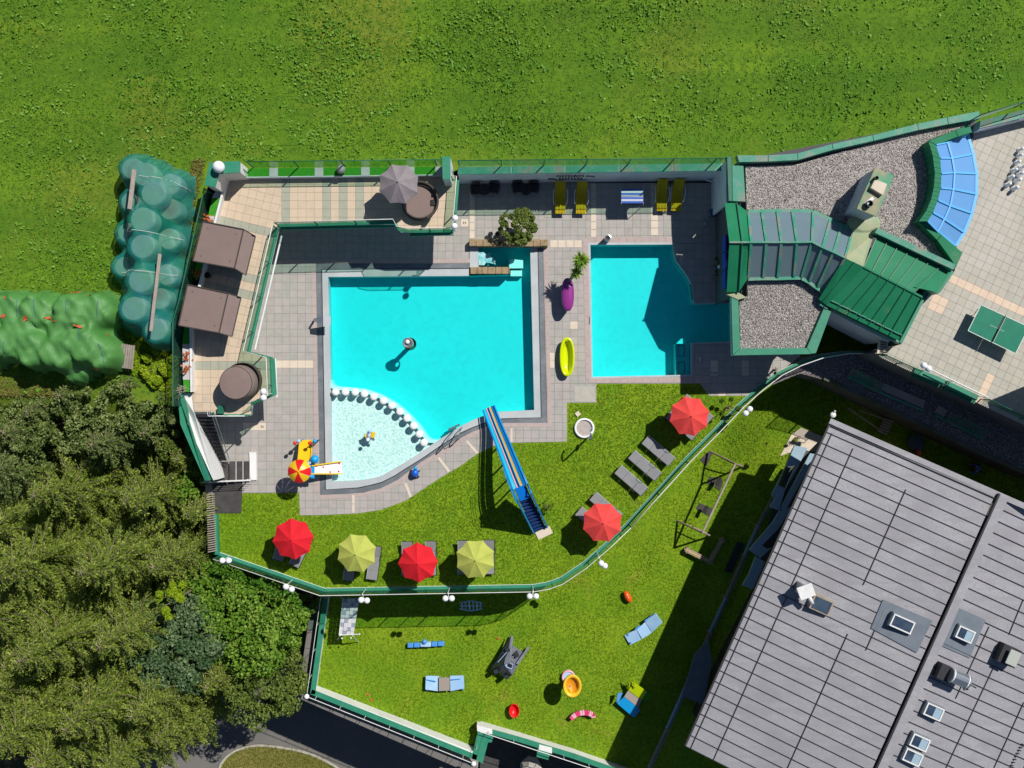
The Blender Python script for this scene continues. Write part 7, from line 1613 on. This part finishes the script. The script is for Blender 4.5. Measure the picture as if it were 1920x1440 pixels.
l2 = [[(185, 563), (182, 600)], [(128, 563), (126, 590)], [(25, 560), (26, 610)], [(150, 610), (153, 640)], [(188, 645), (196, 685)], [(8, 640), (8, 665)], [(60, 560), (66, 600)]]
sB, bl2, zf2 = stack('moss green net draped over the double row of round bales above the spruces', out2, b2, 'green_net', UP, 3, 9, l2, M['cordb'])
for (bl, who) in ((bl1, 'teal'), (bl2, 'moss green')):
    place = ['topmost, under the thick plank end', 'topmost on the meadow side', 'pale disc third from the top', 'pale disc beside the upper white cord', 'pale disc above the middle cord', 'pale disc below the middle cord', 'large clear disc level with the long plank foot', 'lower one on the meadow side under the thick plank', 'lower one on the meadow side between the cords', 'lower one on the meadow side below the middle cord',
             'uppermost along the fence', 'second along the fence', 'third along the fence', 'fourth along the fence', 'fifth along the fence', 'lowest of all at the plank foot'] if who == 'teal' else ['upper row beside the picture border', 'upper row second from the border', 'upper row third from the border', 'upper row nearest the teal stack', 'lower row at the border', 'lower row second from the border', 'lower row in the middle', 'lower row beside the largest crease',
             'lower row nearest the pallet', 'low one between the rows in the middle', 'low one between the rows near the border', 'upper row mostly beyond the border', 'lower row mostly beyond the border', 'small bulge hanging toward the spruces']
    proto = None
    for i, (c, r_, z) in enumerate(bl):
        if proto is None:
            q = MB(); q.lathe([(.62, -1.15), (.66, -1.05), (.66, -.12), (.60, -.02), (.001, 0)], (0, 0, 0), 24); proto = q.build('hay_bale', M['bale']); o = proto
        else: o = bpy.data.objects.new('hay_bale', proto.data); COL.objects.link(o)
        k = r_ / R_ * .97; o.scale = (k, k, 1); o.location = (c.x, c.y, z - (.03 if who == 'teal' else .26))
        tag(o, f'round bale under the {who} net, {place[i]}', 'hay bale', f'round bales under the {who} net')
for a, b, w_, lab in (((252, 318), (243, 392), .22, 'thick weathered plank lying on the upper end of the teal net'), ((300, 476), (283, 621), .17, 'long thin weathered plank lying along the lower half of the teal net')):
    A = P(*a, 5.0); B = P(*b, 4.9); q = MB(); q.bar(A, B, w_, .07); o = q.build('plank', M['woodp'], bevel=.01); tag(o, lab, 'plank')
rr = random.Random(11)
for k, (x, y, l) in enumerate(((5, 557, 10), (52, 557, 4), (3, 592, 16), (48, 597, 20), (90, 597, 14), (106, 602, 10), (150, 612, 16), (124, 545, 18), (160, 552, 14), (174, 693, 18), (191, 626, 6))):
    a = rr.uniform(0, 3); pts_ = []
    for j in range(9):
        t = j / 9 * 6.283; rx, ry = l * rr.uniform(.3, .6), l * rr.uniform(.12, .3); u = (x + rx * math.cos(t) * math.cos(a) - ry * math.sin(t) * math.sin(a), y + rx * math.cos(t) * math.sin(a) * .6 + ry * math.sin(t) * math.cos(a)); w_ = P(*u, 4.2); pts_.append((w_.x, w_.y, zf2(w_.x, w_.y) + .05))
    q = MB(); q.add(pts_, [tuple(range(9))]); q.build('torn_patch', M['orangenet'], sB)
s = thing('pallet', 'pale wooden pallet leaning on the grass below the bale stacks', 'pallet', P(235, 667, 2.5))
for k in range(6):
    a = P(230 + 4.3 * k, 645 + .6 * k, 3.3); b = P(225 + 4.3 * k, 689 + .6 * k, 2.9); q = MB(); q.bar(a, b, .105, .03); q.build('slat', M['woodp'], s)
for y in (648, 667, 687): q = MB(); q.bar(P(228, y, 3.2 - (y - 648) * .01), P(250, y + 3, 3.2 - (y - 648) * .01), .1, .1); q.build('bearer', M['wood'], s)

# ---------------------------------------------------------------- vegetation
def tree(name, label, foot, group=None): return thing(name, label, 'tree', foot, group)
def spruce(label, tip, zt, h, r, m_='spruce', seed=1, dens=1.0):
    g_ = np.random.default_rng(seed); T_ = P(*tip, zt); s = tree('spruce_tree', label, (T_.x, T_.y, zt - h), 'spruces of the wood below the terrace')
    q = MB(); q.tube([(T_.x, T_.y, zt - h), (T_.x, T_.y, zt - .1)], .16, 7, r1=.015)
    P3 = []; S3 = []; D3 = []; TT = []
    z = zt - .15; first = True
    while z > zt - h * .80:
        t = (zt - z) / h; rl = r * min(1, (t * 1.75) ** .8 + .05) * g_.uniform(.88, 1.08); nb = int(5 + 3 * min(1, t * 2)); a0 = g_.uniform(0, 6.28)
        for k in range(nb):
            a = a0 + k * 6.283 / nb + g_.normal(0, .12); L = rl * g_.uniform(.72, 1.12); ca, sa = math.cos(a), math.sin(a); n = max(3, int(L / .095)); sp = []
            up = .30 - .85 * t
            for i in range(n + 1):
                u = i / n; x = L * u; zz = z + L * (up * u - .22 * u + .30 * u * u * (1 if t > .25 else .4)); sp.append((T_.x + ca * x, T_.y + sa * x, zz))
            q.tube([(a_[0], a_[1], a_[2] + .045) for a_ in sp[::max(1, n // 4)]], .032, 3, r1=.008, cap=False)
            for i, p in enumerate(sp):
                u = i / n; wid = .10 + .34 * L / 3 * (1 - u) ** .6 * min(1, u * 3.5 + .25)
                for sg_ in (-1, 1):
                    for kk in range(max(1, int(round(wid / .105 * dens)))):
                        fr = (kk + g_.uniform(.2, 1)) / max(1, round(wid / .105 * dens)); off_ = wid * fr
                        dx = ca * .62 - sg_ * sa * .78; dy = sa * .62 + sg_ * ca * .78
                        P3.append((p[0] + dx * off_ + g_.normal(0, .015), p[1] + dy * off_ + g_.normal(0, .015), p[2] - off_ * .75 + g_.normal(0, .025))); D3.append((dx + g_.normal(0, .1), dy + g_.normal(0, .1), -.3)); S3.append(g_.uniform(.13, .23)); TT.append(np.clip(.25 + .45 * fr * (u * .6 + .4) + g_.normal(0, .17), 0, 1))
        z -= .18 + .46 * min(1, t * 2.2)
    q.build('trunk', M['bark'], s)
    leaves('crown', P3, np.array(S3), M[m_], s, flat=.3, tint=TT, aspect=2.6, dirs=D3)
    return s, len(P3)
G_ = 'spruce'; tot = 0
sp = [((110, 742), 3.5, 14, 3.1, 'spruce_dark', 'dark spruce crown nearest the bale stacks, at the edge of the lit grass'),
      ((232, 722), 3.0, 13, 3.0, 'spruce_dark', 'dark spruce crown directly below the wooden pallet'),
      ((320, 765), 2.0, 12, 2.6, 'spruce_dark', 'dark spruce crown touching the netting fence by the white parapet'),
      ((5, 812), 4.0, 15, 3.2, 'spruce_dark', 'dark spruce crown at the picture border below the lit grass patch'),
      ((170, 835), 4.0, 15, 3.3, 'spruce_dark', 'dark spruce crown in the middle of the upper part of the wood'),
      ((330, 862), 2.0, 12, 2.5, 'spruce', 'lighter spruce crown beside the stair parapet'),
      ((62, 930), 6.0, 18, 3.7, 'spruce', 'tall spruce with long radiating pale branches near the picture border'),
      ((235, 940), 5.0, 17, 3.4, 'spruce', 'tall spruce with pale branch ribs in the centre of the wood'),
      ((350, 965), 2.5, 13, 2.6, 'spruce', 'spruce crown beside the grey slatted fence'),
      ((-20, 1080), 7.0, 20, 4.2, 'spruce', 'very tall spruce leaning over the picture border halfway down the wood'),
      ((150, 1075), 6.5, 19, 3.9, 'spruce', 'tall spruce with curved sweeping branches in the middle of the wood'),
      ((285, 1065), 4.5, 17, 3.2, 'spruce', 'spruce crown between the maple and the sweeping tall spruce'),
      ((35, 1240), 7.0, 20, 4.3, 'spruce', 'tall spruce with star shaped tip low in the corner of the wood'),
      ((185, 1215), 6.0, 19, 3.8, 'spruce', 'tall spruce just on the corner side of the bluish tree'),
      ((120, 1370), 6.0, 19, 4.1, 'spruce', 'spruce crown at the bottom border, beside the one with a pale tip'),
      ((245, 1345), 4.5, 17, 3.5, 'spruce', 'yellowish spruce crown hanging over the road'),
      ((-20, 1405), 6.0, 19, 4.0, 'spruce', 'spruce crown in the very bottom corner of the picture'),
      ((-30, 890), 5.0, 16, 3.6, 'spruce_dark', 'spruce crown mostly beyond the picture border above the tall radiating one'),
      ((60, 1442), 4.0, 16, 3.8, 'spruce', 'spruce cut off by the bottom border, near the corner'),
      ((190, 1446), 3.0, 15, 3.4, 'spruce', 'spruce cut off by the bottom border, nearer the road'),
      ((292, 1392), 1.0, 13, 2.7, 'spruce', 'spruce hanging furthest over the road bend'),
      ((-65, 1010), 6.0, 18, 4.2, 'spruce', 'spruce mostly beyond the picture border, level with the fence end'),
      ((-60, 1180), 6.0, 18, 4.4, 'spruce', 'spruce mostly beyond the picture border, level with the bluish tree'),
      ((-70, 1330), 6.0, 18, 4.4, 'spruce', 'spruce mostly beyond the picture border, low down'),
      ((48, 772), 3.5, 14, 2.6, 'spruce_dark', 'small dark spruce crown between the grass patch and the border spruce'),
      ((268, 812), 3.0, 14, 2.6, 'spruce_dark', 'dark spruce crown behind the white parapet, among the darker crowns'),
      ((385, 1290), 1.0, 13, 2.5, 'spruce', 'small spruce crown at the road edge below the bluish tree')]
for i, (tip, zt, h, r_, m_, lab) in enumerate(sp):
    s, n_ = spruce(lab, tip, zt, h, r_, m_, 20 + i); tot += n_
print('spruce quads', tot)
def broad(name, label, c, zt, h, rad, m_, n, seed, leaf=.15, cl=.42, cat='tree', group=None, squash=.7, ncl=None, trunk=True, sub=1.0):
    g_ = np.random.default_rng(seed); T_ = P(*c, zt - rad * squash * .6); zc = T_.z; s = thing(name, label, cat, (T_.x, T_.y, zt - h), group)
    if trunk:
        q = MB(); q.tube([(T_.x, T_.y, zt - h), (T_.x, T_.y, zc)], .05 + rad * .05, 7, r1=.03 + rad * .02)
        for k in range(7): a = k * .9; q.tube([(T_.x, T_.y, zc - rad * .5), (T_.x + rad * .6 * math.cos(a), T_.y + rad * .6 * math.sin(a), zc + rad * .15)], .02 + rad * .012, 5, r1=.01)
        q.build('trunk', M['bark'], s)
    ncl = ncl or int(60 * (rad / 2) ** 2); u = g_.normal(size=(ncl, 3)); u[:, 2] = np.abs(u[:, 2]) * 1.0 - .25; u /= np.linalg.norm(u, axis=1)[:, None]
    rr_ = rad * g_.uniform(.62, 1.04, ncl); cc = u * rr_[:, None]; cc[:, 2] *= squash
    w_ = g_.uniform(.5, 1.3, ncl); pick = g_.choice(ncl, n, p=w_ / w_.sum()); v = g_.normal(size=(n, 3)); v /= np.linalg.norm(v, axis=1)[:, None]; v[:, 2] = v[:, 2] * .7 + .25
    cr = cl * rad / 2 * g_.uniform(.6, 1.15, ncl)
    pts = np.array([T_.x, T_.y, zc]) + cc[pick] + v * (cr[pick] * g_.uniform(.55, 1, n) ** .5)[:, None]
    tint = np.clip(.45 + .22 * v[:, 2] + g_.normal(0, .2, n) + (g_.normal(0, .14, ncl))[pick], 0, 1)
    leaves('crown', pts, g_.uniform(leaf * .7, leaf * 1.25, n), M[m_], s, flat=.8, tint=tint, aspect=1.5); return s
broad('maple_tree', 'large bright green maple crown beside the boundary rail', (468, 1158), -.4, 12, 3.0, 'maple', 21000, 1, .19)
broad('maple_tree', 'smaller bright maple crown toward the slatted fence', (400, 1100), -.6, 11, 1.9, 'maple', 8000, 2, .18)
broad('bluish_tree', 'bluish green tree crown between the spruces and the maple', (325, 1205), 1.0, 14, 2.6, 'bluish', 15000, 3, .19)
broad('olive_tree', 'olive green tree crown above the road bend', (490, 1270), -2.5, 10, 2.6, 'olive', 13000, 4, .17)
broad('dark_bush', 'dull dark bush squeezed between the lawn rail and the maple', (560, 1135), -3, 7, 1.3, 'olive', 5000, 5, .14)
broad('dark_bush', 'dark bushy crown just below the moss net, toward the pallet', (205, 742), 2.4, 9, 1.9, 'spruce_dark', 7500, 31, .14)
broad('dark_bush', 'dark bushy crown between the pallet and the white parapet', (285, 765), 2.2, 9, 1.8, 'spruce_dark', 7000, 32, .14)
broad('dark_bush', 'dark bushy crown beside the small grass patch', (130, 785), 2.2, 9, 1.9, 'spruce_dark', 7500, 33, .14)
broad('dark_bush', 'olive bushy crown pressed against the parapet capping', (332, 812), 1.0, 9, 1.5, 'olive', 5500, 34, .14)
broad('dark_bush', 'dark bushy crown at the picture border under the grass patch', (35, 815), 2.5, 9, 2.0, 'spruce_dark', 7500, 35, .14)
broad('lime_bush', 'small yellow green tree tip between maple and spruces', (330, 1125), 2.8, 12, .95, 'lime', 2600, 6, .15)
broad('lime_bush', 'fresh green bush at the foot of the stair parapet', (372, 918), .4, 6, 1.3, 'maple', 4200, 7, .15)
broad('lime_bush', 'yellow green weeds thicket between pallet and netting fence', (296, 688), 2.8, 2, 1.1, 'lime', 3600, 8, .13, squash=.35)
for i, (c, lab) in enumerate((((150, 900), 'dark undergrowth'), ((330, 1300), 'undergrowth'))): pass
# shrubs on the lawns
broad('round_bush', 'round leafy bush against the picket balustrade', (1368, 765), 1.0, 1.0, .62, 'shrub', 3000, 11, .09, cat='bush', squash=.8)
broad('pine_shrub', 'big spreading conifer shrub behind the brown stone wall', (971, 424), 1.7, 1.7, .98, 'olive', 7500, 12, .11, cat='bush', squash=.6, ncl=75, cl=.34)
broad('brown_shrub', 'small half dry bush beside the big conifer shrub on the stone wall', (932, 447), 1.0, 1.0, .42, 'brownleaf', 1100, 13, .09, cat='bush')
broad('flower_bush', 'small reddish bush alone on the lower lawn near the house', (1447, 830), zl(14, -3) + .6, .6, .38, 'brownleaf', 800, 14, .09, cat='bush')
broad('potted_shrub', 'small yellow green shrub on the paved corner by the house', (1497, 822), zl(16, -3) + .9, .9, .30, 'lime', 800, 15, .09, cat='bush')
broad('roof_shrub', 'fresh green shrub growing out of the dark gravel strip', (1794, 744), 1.1, 1.1, .52, 'lime', 1600, 16, .10, cat='bush')
broad('lawn_weed', 'sparse bush beside the slide ladder', (1026, 950), .7, .7, .4, 'shrub', 500, 17, .07, cat='bush', ncl=16)
broad('corner_plant', 'small plant where the deck meets the balustrade', (1455, 694), .7, .7, .3, 'shrub', 500, 18, .09, cat='bush')
broad('shade_plant', 'larger potted plant in the dark corner under the pavilion eave', (1346, 492), 1.3, 1.3, .35, 'olive', 700, 19, .1, cat='plant'); broad('shade_plant', 'second potted plant nearer the pool in the pavilion shade', (1344, 516), 1.2, 1.2, .32, 'olive', 600, 20, .1, cat='plant')
q = MB(); q.ball(P(1350, 500, 1.0), .13, 12, 8); o = q.build('lantern', M['globe'], smooth=True); tag(o, 'white round lantern between the two shaded potted plants', 'lamp')
# dead branches over the terrace corner
q = MB(); g_ = random.Random(5); A = P(342, 729, 3.6)
for k in range(14): a = g_.uniform(2.2, 4.6) if k < 9 else g_.uniform(0, 6.3); L = g_.uniform(.4, 1.3); q.tube([A + Vector((g_.uniform(-.3, .3), g_.uniform(-.2, .2), 0)), A + Vector((math.cos(a) * L, math.sin(a) * L * .5, g_.uniform(-.2, .3)))], .018, 4, r1=.005)
o = q.build('dead_branches', M['woodp']); tag(o, 'tangle of dead branches lying across the planter end near the spruces', 'branches')
# yucca palm in the purple planter
def yucca(label, c, zt, r, n, seed):
    g_ = np.random.default_rng(seed); T_ = P(*c, zt); s = thing('yucca_palm', label, 'palm', (T_.x, T_.y, .9)); F0 = P(1066, 528, .95)
    q = MB(); q.tube([F0, (T_.x, T_.y, zt - .15)], .07, 7, r1=.05); q.build('trunk', M['bark'], s)
    q = MB()
    for k in range(n):
        a = g_.uniform(0, 6.283); el = g_.uniform(-.25, 1.2); L = r * g_.uniform(.75, 1.1); d = Vector((math.cos(a) * math.cos(el), math.sin(a) * math.cos(el), math.sin(el))); sd_ = Vector((-math.sin(a), math.cos(a), 0)) * .028
        b = T_ + d * .05; m_ = T_ + d * L * .55; e = T_ + d * L + Vector((0, 0, -.12 * L)); q.add([b - sd_ * .6, b + sd_ * .6, m_ + sd_, m_ - sd_, e], [(0, 1, 2, 3), (3, 2, 4)])
    o = q.build('leaf', M['yucca'], s); stuff(o); at = o.data.attributes.new('tint', 'FLOAT', 'FACE'); at.data.foreach_set('value', np.repeat(g_.random(n), 2).astype(np.float32)); return s
yucca('spiky green palm head highest over the purple planter', (1089, 489), 2.5, .58, 150, 1); yucca('lower spiky palm head just over the purple planter', (1081, 512), 1.9, .45, 90, 2)

lm('clover', (.08, .22, .012), (.17, .36, .03), (.30, .50, .09), .3)
# ---------------------------------------------------------------- grass: real tufts
def scatter(name, poly_px, z, n, s0, s1, m_, zf=None, dens=None, flat=.6, nq=2, parent=None, spread=.05, aspect=1.6):
    poly = XY(poly_px, z); x0, x1 = min(p[0] for p in poly), max(p[0] for p in poly); y0, y1 = min(p[1] for p in poly), max(p[1] for p in poly)
    pts = np.column_stack([npr.uniform(x0, x1, n), npr.uniform(y0, y1, n)]); pts = pts[inside(pts, poly)]
    if dens is not None: pts = pts[npr.random(len(pts)) < dens(pts)]
    zz = np.full(len(pts), z) if zf is None else np.array([zf(*p) for p in pts]); p3 = np.column_stack([pts, zz]); p3 = np.repeat(p3, nq, 0); p3 += npr.normal(0, spread, p3.shape) * [1, 1, .3]; p3[:, 2] += s0 * .35
    big = .4 + .3 * np.sin(p3[:, 0] * .35 + 1.3 * np.sin(p3[:, 1] * .3)) * np.sin(p3[:, 1] * .5 + .7 * np.sin(p3[:, 0] * .4))
    tint = np.clip(big * .5 + npr.normal(.25, .2, len(p3)), 0, 1)
    return stuff(leaves(name, p3, npr.uniform(s0, s1, len(p3)), M[m_], parent, flat=flat, tint=tint, aspect=aspect))
mead = [(-340, -300), (2300, -300), (2300, 110), (1980, 182), (1840, 206), (1600, 268), (1498, 286), (1380, 290), (860, 296), (470, 300), (390, 298), (366, 345), (330, 585), (318, 640), (300, 700), (260, 720), (90, 735), (-340, 738)]
def md(p): # denser, leafier in the middle of the meadow
    X = 960 + p[:, 0] * F / (H - 2.3); Y = 720 - p[:, 1] * F / (H - 2.3)
    b = .42 + .5 * np.exp(-((X - 850) / 420) ** 2) * (Y < 290) + .3 * np.exp(-((X - 120) / 200) ** 2); b = b * np.clip(1 + (Y + 20) / 230, 0, 1) * np.clip(1 + (X + 20) / 260, 0, 1) * np.clip(1 - (X - 1940) / 300, 0, 1); return np.clip(b, 0, 1)
t_ = scatter('meadow_grass', mead, 2.30, 235000, .045, .12, 'meadow_leaf', dens=md, flat=.55, nq=2, spread=.06)
def cl2(p):
    X = 960 + p[:, 0] * F / (H - 2.3); Y = 720 - p[:, 1] * F / (H - 2.3); q_ = np.sin(X * .021 + 1.7 * np.sin(Y * .03)) * np.sin(Y * .034 + 1.2 * np.sin(X * .017)); return np.clip(.12 + .75 * (q_ > .15) * np.exp(-((X - 760) / 420) ** 2) + .25 * (q_ > .4), 0, 1)
scatter('meadow_clover', mead, 2.33, 42000, .10, .20, 'clover', dens=cl2, flat=.5, nq=3, spread=.09, aspect=1.3)
t_ = scatter('dry_grass', [(-40, 705), (60, 708), (110, 730), (90, 770), (-40, 775)], 2.0, 3500, .08, .16, 'dry_leaf', zf=lambda x, y: 2.25 - max(0, -(y - P(0, 738, 2.3).y)) * 1.2)
t_ = scatter('dry_grass', [(362, 300), (384, 300), (372, 352), (334, 590), (322, 600), (336, 480), (350, 400)], 2.33, 5000, .08, .18, 'dry_leaf')
t_ = scatter('weeds', [(240, 640), (322, 600), (322, 740), (300, 730), (250, 700)], 2.3, 3500, .10, .22, 'lime', zf=lambda x, y: 2.35 - max(0, -(y - P(0, 738, 2.3).y)) * 1.2)
ulp = UL[:0] + [(402, 930), (452, 965), (452, 927), (560, 927), (560, 968), (673, 965), (716, 958), (762, 941), (824, 900), (866, 875), (896, 854), (930, 838), (962, 833), (1066, 831), (1066, 758), (1119, 758), (1119, 722), (1272, 722), (1312, 724), (1330, 744), (1400, 744), (1386, 760), (1342, 806), (1290, 857), (1234, 918), (1178, 980), (1138, 1018), (1096, 1053), (1053, 1082), (1028, 1091), (1000, 1096), (800, 1099), (610, 1103), (412, 1036), (404, 1036)]
scatter('lawn_grass', ulp, -.02, 62000, .05, .10, 'lawn_leaf', flat=.55, nq=2, spread=.03, aspect=2.2)
lop = [(609, 1125), (590, 1292), (893, 1408), (900, 1360), (925, 1362), (1150, 1432), (1215, 1440), (1300, 1290), (1460, 925), (1540, 800), (1400, 765), (1290, 868), (1180, 990), (1100, 1065), (1030, 1104), (1000, 1112), (620, 1122)]
scatter('lawn_grass', lop, LOW, 95000, .05, .11, 'lawn_leaf', zf=zl, flat=.55, nq=2, spread=.03, aspect=2.2)
scatter('lawn_grass', [(1400, 765), (1540, 700), (1600, 740), (1860, 860), (1960, 910), (1960, 960), (1860, 925), (1560, 790), (1540, 800)], LOW + 1.5, 16000, .06, .12, 'lawn_leaf', zf=zl, flat=.55)
scatter('lawn_grass', [(412, 1446), (432, 1414), (466, 1400), (502, 1398), (560, 1407), (604, 1423), (640, 1450)], ROAD + .13, 6000, .08, .18, 'dry_leaf', flat=.55)
# dandelions / pale leaves fallen on the lower lawn
for (x, y), lab in (((934, 1197), 'single pale dry leaf on the lawn above the climbing slide'), ((691, 1303), 'single orange dry leaf on the lawn near the white parapet, upper one'), ((697, 1312), 'single orange dry leaf on the lawn near the white parapet, lower one')):
    A = PL(x, y, .04); o = leaves('fallen_leaf', np.array([[A.x, A.y, A.z + .03]] * 3) + npr.normal(0, .03, (3, 3)) * [1, 1, .2], np.full(3, .16), M['rust'], flat=.3); tag(o, lab, 'leaf')
